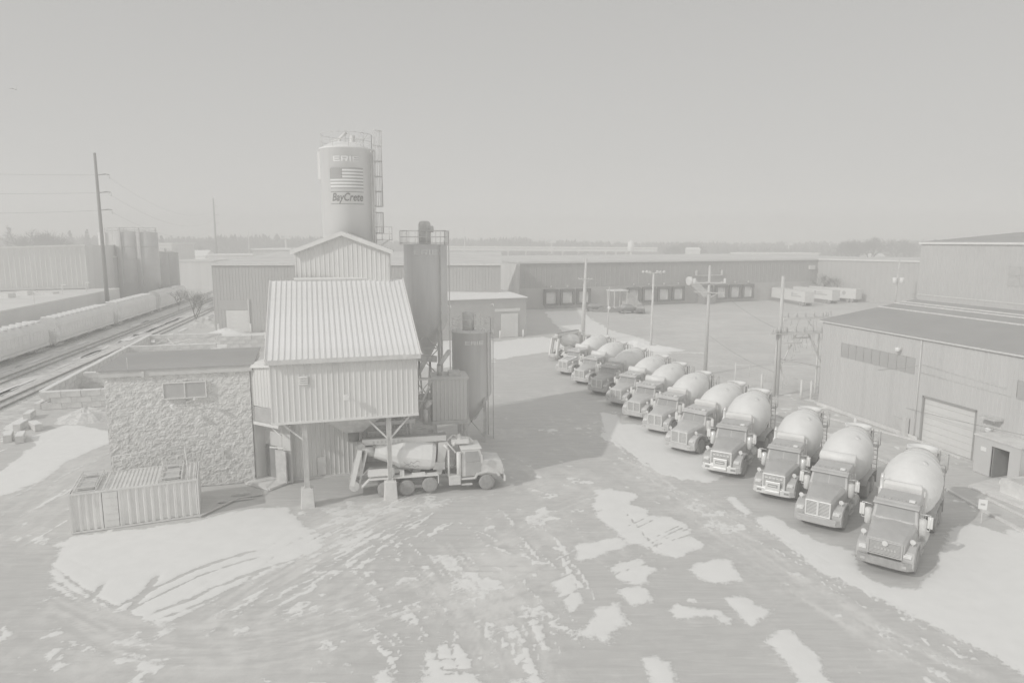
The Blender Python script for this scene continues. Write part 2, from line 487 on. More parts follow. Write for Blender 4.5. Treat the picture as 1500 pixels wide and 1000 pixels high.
# --- tyre tracks crossing the snow
for t in [[(392,800),(300,828),(225,862),(150,899)], [(455,812),(360,842),(280,876),(200,906)], [(470,822),(400,848),(320,885),(235,915)]]:
    track(t, 0.42); track([(a + 8, b + 9) for a, b in t], 0.3)
track([(238,832),(215,862),(176,908)], 0.55); track([(162,845),(140,868),(118,893)], 0.45)
track([(92,815),(140,835),(170,846)], 0.2, 0.5)
for a in (0, 13, 27, 44):
    track([(66 + a * .3, 868 - a * .9), (110, 893 - a * .9), (170, 912 - a * .5), (230, 922 - a * .2)], 0.3, 0.8)
track([(150,700),(90,712),(0,760)], 0.3); track([(160,668),(60,706),(0,720)], 0.25, 0.5)
track([(150,645),(100,652),(50,655)], 0.25, 0.35); track([(150,655),(95,664),(50,668)], 0.2, 0.35)
track([(95,624),(50,660),(0,697)], 0.22, 0.4)
for dx in (0, 13, 36, 48):
    track([(665 + dx, 925), (690 + dx, 960), (722 + dx * 1.3, 1005)], 0.3)
for dx in (0, 11): track([(722 + dx, 910), (735 + dx, 950), (742 + dx, 1005)], 0.36)
for dx in (0, 12, 34): track([(745 + dx, 890), (768 + dx, 930), (800 + dx, 1000)], 0.3)
track([(620,978),(700,982),(800,990)], 0.35); track([(735,930),(790,950),(850,975)], 0.25)
track([(760,900),(800,890),(850,862),(930,830),(1000,812)], 0.16, 0.6, lug=False)
track([(905,740),(930,765),(950,790),(985,815)], 0.16, 0.8, lug=False)
track([(840,822),(900,812),(960,798),(1030,776)], 0.14, 0.9, lug=False)
track([(870,757),(925,735)], 0.12, 0.7, lug=False)
for a in (0, 10): track([(905 + a, 778 + a * .4), (960 + a, 750 + a * .4)], 0.18)
for a in (0, 12, 22): track([(930 + a, 800), (1010 + a, 762)], 0.18, 0.7)
track([(1060,890),(1095,925)], 0.1, 0.9, lug=False)
# wheel-worn lane beside the parked row: light and dark lines along it
for a in (0, 6, 14, 24, 60, 75):
    q = [(905 + a * .2, 655 + a), (1000 + a * .1, 705 + a), (1120, 768 + a), (1260, 850 + a), (1400, 925 + a), (1540, 1000 + a)]
    track(q, 0.22, 0.35, sl=0.35 if a % 4 else -0.2, lug=False)
def sliver(p, q, wd, val=1.0):
    a, b = spot(*p), spot(*q); mid_ = (a + b) / 2 + Vector((random.uniform(-.4, .4), random.uniform(-.4, .4), 0))
    ix, d, al, L = pdist(smooth_line([a, mid_, b], 6))
    prof_ = wd / 2 * np.sqrt(np.clip(np.minimum(al, L - al) / (L * .5), 0, 1))
    v = np.clip((prof_ - d + wn2[ix] * .25 + wn3[ix] * .2) / .14 + .5, 0, 1) * val * (np.minimum(al, L - al) > .02)
    snow[ix] = np.maximum(snow[ix], v)
for k in range(130):
    t = random.random(); u = random.random()
    bx, by = 300 + 330 * t, 890 - 150 * t + random.uniform(-45, 45)
    ln = random.uniform(18, 75); sl = random.uniform(.38, .62)
    sliver((bx - ln / 2, by + ln * sl / 2), (bx + ln / 2, by - ln * sl / 2), random.uniform(.08, .42), random.uniform(.5, 1))
for k in range(110):
    bx, by = random.uniform(520, 850), random.uniform(760, 960); ln = random.uniform(14, 60); a = random.choice((.9, 1.3, -.5, .4))
    sliver((bx - ln / 2, by - ln * a / 2), (bx + ln / 2, by + ln * a / 2), random.uniform(.1, .35), random.uniform(.55, .95))
for k in range(60):
    bx, by = random.uniform(940, 1330), random.uniform(452, 545); ln = random.uniform(20, 90)
    sliver((bx - ln / 2, by + random.uniform(-3, 3)), (bx + ln / 2, by + random.uniform(-3, 3)), random.uniform(.2, .9), random.uniform(.35, .7))
for k in range(60):
    bx = random.uniform(900, 1450); by = 660 + (bx - 900) * .58 + random.uniform(-14, 26); ln = random.uniform(14, 60)
    sliver((bx - ln / 2, by - ln * .3), (bx + ln / 2, by + ln * .3), random.uniform(.08, .25), random.uniform(.5, .9))
for k in range(60):
    bx, by = random.uniform(60, 560), random.uniform(880, 990); ln = random.uniform(20, 70)
    sliver((bx - ln / 2, by - 3), (bx + ln / 2, by + 3), random.uniform(.06, .2), random.uniform(.5, .8))
for k in range(16):
    bx, by = random.uniform(0, 150), random.uniform(650, 790); ln = random.uniform(20, 80)
    sliver((bx - ln / 2, by + ln * .3), (bx + ln / 2, by - ln * .3), random.uniform(.1, .35), random.uniform(.5, .9))
lay_snow([(190,500),(310,492),(400,485),(400,506),(345,522),(250,512),(150,545)], 1.0, .85)
lay_snow([(0,600),(40,590),(60,600),(20,640),(0,650)], .9, .7)
lay_snow([(440,740),(560,738),(700,725),(640,742),(500,760)], .9, .62)
lay_snow([(1395,800),(1500,770),(1560,800),(1500,830)], .9, .7)
for pts in ([(590,800),(600,830),(635,867)], [(600,790),(617,806),(651,854)], [(640,770),(655,800),(690,838)], [(662,775),(668,792),(682,813)], [(615,795),(640,835),(675,868)]):
    track(pts, .3, .95, sl=-.45); track([(a + 14, b + 2) for a, b in pts], .26, .9, sl=-.4)
for y_ in (826, 834): track([(420, y_ - 2), (600, y_), (800, y_ + 3)], .2, .8, sl=-.4, lug=False)
for y_ in (800, 806): track([(660, y_), (790, y_ + 3)], .16, .8, sl=-.4, lug=False)
for a in range(7): track([(300 + a * 22, 905 + a * 3), (400 + a * 24, 850 + a * 3), (560 + a * 10, 765 + a * 3)], .3, .85, sl=-.3)
for a in range(9): track([(640 + a * 22, 1005), (610 + a * 24, 930), (640 + a * 20, 860)], .22, .8, sl=-.3)
for a in range(6): track([(600, 880 + a * 22), (720, 860 + a * 24), (860, 800 + a * 30)], .2, .7, sl=-.25)
# --- fans of fainter tracks
def fan(base, n, dx, dy, sl, wd=(0.15, 0.35), jit=14):
    for k in range(n):
        ox, oy = random.uniform(-dx, dx), random.uniform(-dy, dy)
        pts = [(x + ox + random.uniform(-jit, jit), y + oy + random.uniform(-jit, jit) * 0.35) for x, y in base]
        track(pts, random.uniform(*wd), 0.25, lug=random.random() < .5, sl=sl * random.uniform(.5, 1.3))
fan([(80,880),(180,930),(330,940),(480,915),(620,870)], 26, 30, 34, 0.28)
fan([(80,880),(180,930),(330,940),(480,915),(620,870)], 14, 30, 30, -0.22)
fan([(600,745),(480,790),(380,850),(300,905)], 22, 60, 30, 0.3)
fan([(600,745),(480,790),(380,850),(300,905)], 12, 60, 30, -0.22)
fan([(760,1000),(720,920),(650,850),(600,800)], 20, 60, 30, 0.22)
fan([(860,720),(780,760),(700,800),(600,830)], 16, 60, 30, 0.2)
fan([(840,1010),(870,900),(930,820),(1010,760)], 14, 90, 30, 0.16, (0.06, 0.16))
fan([(880,620),(960,700),(1100,800),(1300,930),(1480,1010)], 16, 30, 26, 0.2)
fan([(740,560),(780,620),(850,680)], 18, 70, 40, 0.16)
fan([(0,780),(70,730),(150,680)], 12, 40, 30, 0.2)
fan([(430,730),(560,735),(700,720),(760,705)], 12, 30, 8, 0.25)
fan([(950,470),(1100,462),(1330,470)], 12, 40, 40, -0.15, (0.4, 1.0))
fan([(0,900),(40,960),(120,1000)], 6, 60, 30, 0.12)
# slush scraped texture in two directions
str1 = fbm((gx * 0.9 + gy * 0.35) * 2.2, (gy * 0.9 - gx * 0.35) * 0.5, 31, 4) - 0.5
patch = fbm(gx * 0.22, gy * 0.22, 41, 5) - 0.5
grain = fbm(gx * 1.6, gy * 1.6, 47, 4) - 0.5
near = np.clip(1.2 - gy / 140, 0, 1)
slush = np.clip(slush + patch * 0.8 + str1 * 0.6 * near + grain * 0.8 * near, 0, 1)
# odd scraps of snow left lying in the yard
sc = fbm(gx * 0.75, gy * 0.75, 61, 6)
inyard = (gy > 24) & (gy < 75) & (gx > -30) & (gx < 40)
scr = np.clip((sc + slush * .16 - 0.665) / 0.05, 0, 1) * inyard * 0.75 * np.clip(slush * 3, 0, 1)
snow = np.maximum(snow, scr * (1 - np.clip(rut * 2, 0, 1)))
# far country: broad snow fields with bare ground between
fr = fbm(gx * 0.012, gy * 0.02, 71, 5)
far = np.clip((gy - 190) / 60, 0, 1)
snow = np.maximum(snow, far * np.clip((fr - 0.50) / 0.06, 0, 1) * 0.8)
# the rail bank on the left is snow dusted
side = gx + 56.0 + 0.235 * (gy - 72)
bank = np.clip(1 - np.abs(side - 3.5) / 3.0, 0, 1) * (gy < 230) * (gy > 50)
bn = fbm(gx * 0.5 + gy * .12, gy * 0.25, 81, 4)
snow = np.maximum(snow, np.clip((bn * bank - 0.30) / 0.08, 0, 1) * 0.95)

verts = np.empty((len(gx), 3)); verts[:, 0] = gx; verts[:, 1] = gy
verts[:, 2] = snow * 0.045 * np.clip(1.5 - gy / 90, 0, 1) + wn1 * 0.03 * near * (snow > .2) - 0.012 * rut
verts[:, 2] -= 0.03
idx = np.arange(NX * NY).reshape(NY, NX)
quads = np.stack([idx[:-1, :-1], idx[:-1, 1:], idx[1:, 1:], idx[1:, :-1]], -1).reshape(-1, 4)
gme = bpy.data.meshes.new('ground')
gme.vertices.add(len(verts)); gme.vertices.foreach_set('co', verts.ravel())
gme.loops.add(quads.size); gme.loops.foreach_set('vertex_index', quads.ravel().astype(np.int32))
gme.polygons.add(len(quads)); gme.polygons.foreach_set('loop_start', np.arange(0, quads.size, 4, dtype=np.int32))
gme.polygons.foreach_set('use_smooth', np.ones(len(quads), bool))
gme.update(); gme.validate()
for nm, arr in (('snow', snow), ('slush', slush), ('rut', rut)):
    at_ = gme.attributes.new(nm, 'FLOAT', 'POINT'); at_.data.foreach_set('value', arr.astype(np.float32))

gm = bpy.data.materials.new('salted asphalt yard with lying snow'); gm.use_nodes = True
n, l = gm.node_tree.nodes, gm.node_tree.links
b = n['Principled BSDF']
def N(t, **k):
    x = n.new(t)
    for a, v in k.items(): setattr(x, a, v)
    return x
tc = N('ShaderNodeTexCoord')
def att(nm):
    a = N('ShaderNodeAttribute'); a.attribute_name = nm; return a.outputs['Fac']
def noi(s, det=6, rough=.6, vec=None):
    a = N('ShaderNodeTexNoise'); a.inputs['Scale'].default_value = s; a.inputs['Detail'].default_value = det; a.inputs['Roughness'].default_value = rough
    l.new(vec or tc.outputs['Object'], a.inputs['Vector']); return a.outputs['Fac']
def mth(op, a, b_=None, clamp=False):
    m_ = N('ShaderNodeMath', operation=op); m_.use_clamp = clamp
    for i, q in enumerate((a, b_)):
        if q is None: continue
        if isinstance(q, (int, float)): m_.inputs[i].default_value = q
        else: l.new(q, m_.inputs[i])
    return m_.outputs[0]
def rng(v, a, b_, c=0, d=1):
    r_ = N('ShaderNodeMapRange'); l.new(v, r_.inputs['Value'])
    for k_, q in zip(('From Min', 'From Max', 'To Min', 'To Max'), (a, b_, c, d)): r_.inputs[k_].default_value = q
    return r_.outputs[0]
def cmix(f, a, b_):
    m_ = N('ShaderNodeMix', data_type='RGBA')
    l.new(f, m_.inputs['Factor'])
    for k_, q in (('A', a), ('B', b_)):
        if isinstance(q, tuple): m_.inputs[k_].default_value = q
        else: l.new(q, m_.inputs[k_])
    return m_.outputs['Result']
fine = mth('ADD', mth('MULTIPLY', noi(3.2, 8, .75), .65), mth('MULTIPLY', noi(14, 5, .7), .35)); mid = noi(1.1, 5, .6); grit = noi(60, 3, .6); big = noi(.09, 4)
asp = cmix(rng(mid, .3, .7), (.63, .627, .615, 1), (.685, .682, .67, 1))  # salted asphalt greys, lifted further to carry the even veil
asp = cmix(rng(grit, .45, .8, 0, .35), asp, (.79, .785, .77, 1))
asp = cmix(rng(big, .42, .6, 0, .5), asp, (.71, .706, .694, 1))
def streak(ang, sc_):
    mp_ = N('ShaderNodeMapping'); mp_.inputs['Rotation'].default_value = (0, 0, ang); mp_.inputs['Scale'].default_value = sc_
    l.new(tc.outputs['Object'], mp_.inputs['Vector']); return noi(1.0, 6, .62, mp_.outputs[0])
stk = mth('ADD', mth('MULTIPLY', streak(R(62), (.35, 3.2, 1)), .5), mth('MULTIPLY', streak(R(-35), (.3, 2.6, 1)), .5))
asp = cmix(rng(stk, .46, .60, 0, .55), asp, (.585, .58, .57, 1))
stl = streak(R(20), (.4, 5.0, 1))
asp = cmix(rng(stl, .56, .70, 0, .6), asp, (.80, .795, .785, 1))
sl_ = mth('ADD', att('slush'), mth('MULTIPLY', mth('SUBTRACT', fine, .5), 1.1))
asp = cmix(rng(sl_, .1, .85, 0, .9), asp, (.84, .835, .82, 1))
asp = cmix(mth('MULTIPLY', att('rut'), .55), asp, (.625, .62, .61, 1))
sn = mth('ADD', att('snow'), mth('MULTIPLY', mth('SUBTRACT', fine, .5), 1.5))
snf = rng(sn, .42, .58)
scol = cmix(rng(mid, .3, .75), (.91, .91, .90, 1), (.965, .965, .955, 1))
scol = cmix(rng(grit, .62, .8, 0, .25), scol, (.7, .69, .67, 1))
l.new(cmix(snf, asp, scol), b.inputs['Base Color'])
b.inputs['Roughness'].default_value = 0.85
b.inputs['Specular IOR Level'].default_value = 0.15
bp = N('ShaderNodeBump'); bp.inputs['Strength'].default_value = 0.5; bp.inputs['Distance'].default_value = 0.05
l.new(mth('ADD', mth('MULTIPLY', snf, .6), mth('MULTIPLY', fine, .7)), bp.inputs['Height'])
l.new(bp.outputs[0], b.inputs['Normal'])
gme.materials.append(gm)
obj('ground', gme, kind='structure')

# ================================================================== BATCH PLANT
GA = R(16)
def ribbed(mb, o, u, length, z0, z1, nrm, pitch=0.3, rib=0.045, depth=0.035, top=None, th=0.06, mi=0):
    """vertical ribbed sheet: real standing ribs on a thin wall; top(s) may give a sloping head"""
    o, u, nrm = Vector(o), Vector(u).normalized(), Vector(nrm).normalized()
    top = top or (lambda s: z1)
    npn = max(1, int(round(length / pitch))); p = length / npn
    prof = []
    for i in range(npn):
        s = i * p
        prof += [(s, depth), (s + rib, depth), (s + rib * 1.6, 0), (s + p - rib * .6, 0)]
    prof += [(length, depth)]
    vs = []
    for s, d in prof:
        q = o + u * s + nrm * d
        vs += [(q.x, q.y, z0), (q.x, q.y, top(min(s, length)))]
    fs = [(2 * i, 2 * i + 2, 2 * i + 3, 2 * i + 1) for i in range(len(prof) - 1)]
    a, b_ = o - nrm * th, o + u * length - nrm * th
    k = len(vs)
    vs += [(a.x, a.y, z0), (a.x, a.y, top(0)), (b_.x, b_.y, z0), (b_.x, b_.y, top(length))]
    fs += [(k, k + 2, k + 3, k + 1), (k, k + 1, 1, 0), (k + 2, len(prof) * 2 - 2, len(prof) * 2 - 1, k + 3)]
    mb.add(vs, fs, mi)

X, Yv, Zv = Vector((1, 0, 0)), Vector((0, 1, 0)), Vector((0, 0, 1))

# --- loading bay: clad box on posts, local x along its front, y to the back
bay = thing('batch_plant', 'tall steel clad loading bay raised on posts with long pale ribbed roof', 'concrete plant', (-14.95, 41.35, 0), GA)
BL, BD, ZB, ZE, ZR = 9.1, 8.3, 5.75, 9.72, 13.9
m = MB(); ribbed(m, (0, 0, 0), X, BL, ZB, ZE, -Yv, 0.34); obj('front_wall', m, CLAD, bay)
slope = lambda s: ZE + (ZR - ZE) * s / BD
m = MB(); ribbed(m, (0, BD, 0), -Yv, BD, ZB, ZE, -X, 0.34, top=lambda s: slope(BD - s)); obj('side_wall', m, CLAD, bay)
m = MB(); ribbed(m, (BL, 0, 0), Yv, BD, ZB, ZE, X, 0.34, top=slope); obj('side_wall', m, CLAD, bay)
m = MB(); m.box(0.1, BL - .1, 0.1, BD, ZB + .02, ZB + .12); obj('floor_deck', m, STEELD, bay)
m = MB(); m.box(-.05, BL + .05, -.06, 0.0, ZB - .16, ZB); m.box(-.06, 0, 0, BD, ZB - .16, ZB); m.box(BL, BL + .06, 0, BD, ZB - .16, ZB); obj('base_trim', m, TRIM, bay)
# roof: one sheet per seam
rl = math.hypot(BD + .35, (ZR - ZE) * (BD + .35) / BD); ra = math.atan2(ZR - ZE, BD)
npan = 27; pw = (BL + .35) / npan
mm = MB()
c_, s_ = math.cos(ra), math.sin(ra)
def rp(x, t, h): return (x, -.32 + t * c_ - h * s_, ZE - .05 - .32 * math.tan(ra) * 0 + t * s_ + h * c_)
prof = [(0, 0), (0, .075), (.035, .075), (.05, .02), (pw - .012, .02), (pw - .012, -.02), (0, -.02)]
mm.loft([[rp(a, 0, h + .06) for a, h in prof], [rp(a, rl, h + .06) for a, h in prof]])
pm = mm.mesh('roof_panel', ROOFM)
for i in range(npan):
    p_ = obj('roof_panel', pm, parent=bay); p_.location = (-.18 + i * pw, 0, 0)
m = MB(); m.box(-.24, -.18, -.36, -.30, ZE - .2, ZE + .1)
m.hexa([rp(-.26, 0, -.25), rp(-.19, 0, -.25), rp(-.19, rl, -.25), rp(-.26, rl, -.25), rp(-.26, 0, .16), rp(-.19, 0, .16), rp(-.19, rl, .16), rp(-.26, rl, .16)])
x2 = BL + .18
m.hexa([rp(x2, 0, -.25), rp(x2 + .07, 0, -.25), rp(x2 + .07, rl, -.25), rp(x2, rl, -.25), rp(x2, 0, .16), rp(x2 + .07, 0, .16), rp(x2 + .07, rl, .16), rp(x2, rl, .16)])
obj('rake_trim', m, TRIM, bay)
m = MB(); m.box(-.2, BL + .2, -.40, -.33, ZE - .27, ZE + .01); obj('eave_trim', m, STEEL, bay)
# ridge flashing and small upstands
m = MB(); m.hexa([rp(1.45, rl - .1, .1), rp(7.7, rl - .1, .1), rp(7.7, rl + .15, .1), rp(1.45, rl + .15, .1), rp(1.45, rl - .1, .24), rp(7.7, rl - .1, .24), rp(7.7, rl + .15, .24), rp(1.45, rl + .15, .24)])
obj('ridge_flashing', m, TRIM, bay)
# louvre and floodlight on the front wall
lv = MB(); lv.box(1.65, 2.25, -.07, -.036, 8.05, 8.62); lvo = obj('louvre', lv, CLAD, bay)
for i in range(4):
    z = 8.12 + i * .14
    s = MB(); s.hexa([(1.66, -.16, z - .03), (2.24, -.16, z - .03), (2.24, -.07, z + .05), (1.66, -.07, z + .05), (1.66, -.165, z), (2.24, -.165, z), (2.24, -.07, z + .08), (1.66, -.07, z + .08)])
    obj('blade', s, TRIM, lvo)
fl = thing('floodlight', 'small square floodlight fixed low on the loading bay front wall', 'floodlight', (-14.95 + 4.55 * math.cos(GA), 41.35 + 4.55 * math.sin(GA), 7.05), GA)
m = MB(); m.box(-.17, .17, -.62, -.34, -.02, .3); obj('housing', m, TRIM, fl, bevel=.02)
m = MB(); m.box(-.14, .14, -.58, -.38, -.03, -.02); obj('lens', m, PANE, fl)
m = MB(); m.box(-.03, .03, -.34, -.03, .1, .16); obj('bracket', m, GALV, fl)
# posts on concrete footings, knee braces
for i, (fx, fy, label) in enumerate(((1.9, .35, 'left'), (7.2, .3, 'right'))):
    m = MB(); m.box(fx - .13, fx + .13, fy - .02, fy + .02, 1.1, ZB - .0); m.box(fx - .15, fx - .12, fy - .13, fy + .13, 1.1, ZB); m.box(fx + .12, fx + .15, fy - .13, fy + .13, 1.1, ZB)
    obj('post', m, STEEL, bay)
    m = MB(); m.hexa([(fx - .44, fy - .42, -.1), (fx + .44, fy - .42, -.1), (fx + .44, fy + .42, -.1), (fx - .44, fy + .42, -.1), (fx - .38, fy - .36, 1.22), (fx + .38, fy - .36, 1.22), (fx + .38, fy + .36, 1.22), (fx - .38, fy + .36, 1.22)])
    obj('footing', m, CONC, bay, bevel=.04)
    m = MB(); m.box(fx - .24, fx + .24, fy - .22, fy + .22, 1.22, 1.26)
    for a in (-.16, .16):
        for b_ in (-.15, .15): m.cyl((fx + a, fy + b_, 1.26), (fx + a, fy + b_, 1.34), .025, n=6)
    obj('base_plate', m, GALV, bay)
    if i: 
        for sgn in (-1, 1):
            m = MB(); m.bar((fx, fy, 4.0), (fx + sgn * 1.55, fy, ZB - .05), .11); obj('knee_brace', m, STEEL, bay)
    else:
        m = MB(); m.bar((fx - .02, fy, 4.35), (fx - 1.5, fy, ZB - .05), .11); obj('knee_brace', m, STEEL, bay)
for fx in (.2, BL - .3):
    m = MB(); m.box(fx - .13, fx + .13, BD - .4, BD - .14, 0, ZB); obj('post', m, STEELD, bay)
# hopper and batching gear under the box
m = MB(); m.loft([[(2.6, 1.2, ZB), (7.4, 1.2, ZB), (7.4, 5.6, ZB), (2.6, 5.6, ZB)], [(4.5, 2.3, 4.1), (5.6, 2.3, 4.1), (5.6, 3.3, 4.1), (4.5, 3.3, 4.1)]]); obj('loading_hopper', m, STEELD, bay)
m = MB(); m.cyl((5.05, 2.8, 4.1), (5.05, 2.8, 3.4), .42, .36, 14); obj('loading_sleeve', m, RUBBER, bay)
m = MB(); m.box(6.2, BL + .1, 2.2, 2.45, 4.5, 4.75); m.box(6.2, BL + 2, 5.2, 5.4, 3.1, 3.3); m.bar((6.4, 2.3, 4.5), (8.9, 5.3, 1.0), .12); m.bar((8.9, 2.3, 4.5), (8.9, 2.3, 0), .16); m.bar((7.4, 2.3, 5.7), (8.9, 2.3, 4.6), .1)
m.bar((8.9, 2.3, 2.0), (8.9, 6.3, 4.6), .1); m.bar((8.9, 6.3, 0), (8.9, 6.3, 5.7), .16)
obj('frame_steel', m, STEELD, bay)

# --- lower clad building behind the drive-through
low = thing('clad_building', 'low ribbed steel building under and behind the raised loading bay', 'building', (-16.3, 46.75, 0), R(19))
m = MB(); ribbed(m, (0, 0, 0), X, 1.5, 0.12, 5.7, -Yv, .33); ribbed(m, (1.62, 0, 0), X, 3.9, 0.12, 5.7, -Yv, .33)
obj('front_wall', m, CLAD, low)
m = MB(); m.box(1.5, 1.62, -.05, .02, .1, 5.7); m.box(-.04, .06, -.05, .03, .1, 5.7); obj('corner_trim', m, TRIM, low)
m = MB(); ribbed(m, (5.52, 0, 0), Yv, 4.5, 0, 5.7, X, .33); obj('side_wall', m, CLADD, low)
m = MB(); ribbed(m, (5.6, 4.5, 0), X, 6.2, 0, 4.6, -Yv, .33); obj('rear_wall', m, CLADD, low)
m = MB(); m.box(-.1, 5.55, -.1, .2, -.1, .12); obj('plinth', m, CONC, low)
m = MB(); m.box(2.35, 2.95, -.12, -.037, .25, 1.55); obj('door', m, CLADD, low)
m = MB(); m.hexa([(0, .05, 5.6), (5.5, .05, 5.6), (5.5, 4.5, 5.6), (0, 4.5, 5.6), (0, .05, 5.7), (5.5, .05, 5.7), (5.5, 4.5, 5.7), (0, 4.5, 5.7)]); obj('roof', m, STEELD, low)

# --- lean-to between the stone building and the loading bay
ln = thing('stair_lobby', 'narrow clad lobby with white eave between stone building and loading bay', 'building', (-18.25, 46.85, 0), R(-30))
m = MB(); ribbed(m, (0, 0, 0), X, 2.55, 5.55, 8.25, -Yv, .33, top=lambda s: 8.2 + .12 * s); obj('upper_wall', m, CLADL, ln)
m = MB(); m.hexa([(-.25, -.25, 8.2), (2.7, -.25, 8.52), (2.7, 3, 8.9), (-.25, 3, 8.6), (-.25, -.25, 8.42), (2.7, -.25, 8.75), (2.7, 3, 9.1), (-.25, 3, 8.8)]); obj('eave_board', m, TRIM, ln)
m = MB(); m.box(.1, 2.5, .02, .08, 4.45, 5.5); obj('window', m, PANE, ln)
m = MB(); m.box(0, 2.6, -.08, .1, 4.2, 4.42); m.box(0, .1, -.05, .1, 4.42, 5.55); obj('window_frame', m, TRIM, ln)
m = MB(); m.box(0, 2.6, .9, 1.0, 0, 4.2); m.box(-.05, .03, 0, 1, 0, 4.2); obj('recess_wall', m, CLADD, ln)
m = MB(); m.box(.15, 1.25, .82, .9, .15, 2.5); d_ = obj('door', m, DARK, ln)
m = MB(); m.cyl((1.15, .8, 1.2), (1.15, .74, 1.2), .03, n=8); obj('handle', m, GALV, d_)
m = MB(); m.box(1.45, 2.5, .5, .6, 0.1, 2.4); obj('side_panel', m, STEELD, ln)
for a, b_ in (((1.2, .3, 2.6), (2.6, .3, 2.75)), ((1.2, .3, 4.2), (2.4, .3, 3.6))): m = MB(); m.bar(a, b_, .08); obj('grab_rail', m, TRIM, ln)
m = MB(); m.box(-.1, 2.4, -.9, .9, 0, .16); obj('step', m, CONC, ln)

# --- gable tower behind the roof
tw = thing('gable_tower', 'gabled ribbed steel tower rising behind the pale roof, below the tall silo', 'building', (-15.85, 50.25, 0), R(9))
TW = 6.75; apex = lambda s: 16.2 + 1.28 * (1 - abs(s - TW / 2) / (TW / 2))
m = MB(); ribbed(m, (0, 0, 0), X, TW, 0, 16, -Yv, .335, top=apex); obj('front_wall', m, CLAD, tw)
m = MB(); ribbed(m, (0, 4.2, 0), -Yv, 4.2, 0, 16.2, -X, .34); obj('side_wall', m, CLAD, tw)
m = MB(); ribbed(m, (TW, 0, 0), Yv, 4.2, 0, 16.2, X, .34); obj('side_wall', m, CLAD, tw)
for sgn, nm in ((-1, 'l'), (1, 'r')):
    e = TW / 2 + sgn * (TW / 2 + .3); c = TW / 2
    ze, zc = 16.12, 17.5
    m = MB(); m.hexa([(e, -.35, ze), (c, -.35, zc), (c, 4.5, zc), (e, 4.5, ze), (e, -.35, ze + .12), (c, -.35, zc + .12), (c, 4.5, zc + .12), (e, 4.5, ze + .12)]); obj('roof_slope', m, ROOFG, tw)
    m = MB(); m.hexa([(e, -.42, ze - .16), (c, -.42, zc - .16), (c, -.355, zc - .16), (e, -.355, ze - .16), (e, -.42, ze + .15), (c, -.42, zc + .15), (c, -.355, zc + .15), (e, -.355, ze + .15)]); obj('rake_board', m, TRIM, tw)

# ------------------------------------------------------------------ silos
def on_cyl(mb, s, size, cx, cy, r, z, ang, mi=0, off=.02, **k):
    vs, fs = text_data(s, size, **k)
    out = []
    for a, b_ in vs:
        t = ang + a / r
        out.append((cx + (r + off) * math.cos(t), cy + (r + off) * math.sin(t), z + b_))
    mb.add(out, fs, mi)
def cyl_rect(mb, x0, x1, z0, z1, r, ang, off, mi=0, n=8):
    vs = []; fs = []
    for i in range(n + 1):
        t = ang + (x0 + (x1 - x0) * i / n) / r
        for z in (z0, z1): vs.append(((r + off) * math.cos(t), (r + off) * math.sin(t), z))
    for i in range(n): fs.append((2 * i, 2 * i + 2, 2 * i + 3, 2 * i + 1))
    mb.add(vs, fs, mi)
def block_erie(parent, h, r, z, ang, matl, off=.02):
    """ERIE in wide block capitals wrapped on the shell"""
    w_, g, st = h * 1.28, h * .26, h * .2
    glyph = {'E': [(0, st * 1.2, 0, 1), (0, 1, 0, .2), (0, .95, .4, .6), (0, 1, .8, 1)],
             'R': [(0, st * 1.2, 0, 1), (0, 1, .8, 1), (0, 1, .38, .56), (.8, 1, .56, .8), (.62, .92, 0, .38)],
             'I': [(0, .24, 0, 1)]}
    tot = w_ * 3 + w_ * .24 + g * 3; x = -tot / 2
    for ch in 'ERIE':
        m = MB()
        for k_, (a, b_, c, d) in enumerate(glyph[ch]):
            if a == 0 and 0 < b_ < .4 and ch != 'I': b_ = .22
            cyl_rect(m, x + a * w_, x + b_ * w_, z + c * h, z + d * h, r, ang, off + k_ * .0025, n=4)
        obj('letter', m, matl, parent)
        x += (w_ * .24 if ch == 'I' else w_) + g
def ring_rail(parent, r, z, n=16, h=1.05, rr=.025, matl=GALV, a0=0, a1=2 * math.pi):
    m = MB()
    ps = [(r * math.cos(a0 + (a1 - a0) * i / n), r * math.sin(a0 + (a1 - a0) * i / n)) for i in range(n + 1)]
    for zz in (h, h * .5):
        m.tube([(x, y, z + zz) for x, y in ps], rr, 5)
    for x, y in ps[:: 2]: m.cyl((x, y, z), (x, y, z + h), rr, n=5)
    return obj('guard_rail', m, matl, parent)

# tall silo
SA = math.atan2(-58, 13.8)
s1 = thing('cement_silo', 'tallest pale silo with flag and BayCrete lettering above the gable tower', 'silo', (-13.7, 58.2, 0))
r1 = 2.16
m = MB(); m.lathe([(3.5, .5), (8.5, r1), (24.3, r1), (24.32, r1 + .05), (24.42, r1 + .05), (24.43, r1), (24.9, 1.3), (25.0, .3)], (0, 0, 0), (0, 0, 1), 48); obj('shell', m, SILO, s1)
m = MB(); 
for a in range(4):
    t = math.pi / 4 + a * math.pi / 2; m.bar((r1 * math.cos(t), r1 * math.sin(t), 0), (r1 * math.cos(t), r1 * math.sin(t), 9), .28)
obj('support_leg', m, STEELD, s1)
m = MB()
for a, zz in ((3.9, 23.9),): m.box(-.1, .1, -.1, .1, 0, .01)
fa = SA - .03
block_erie(s1, .42, r1, 23.25, fa, WHITE)
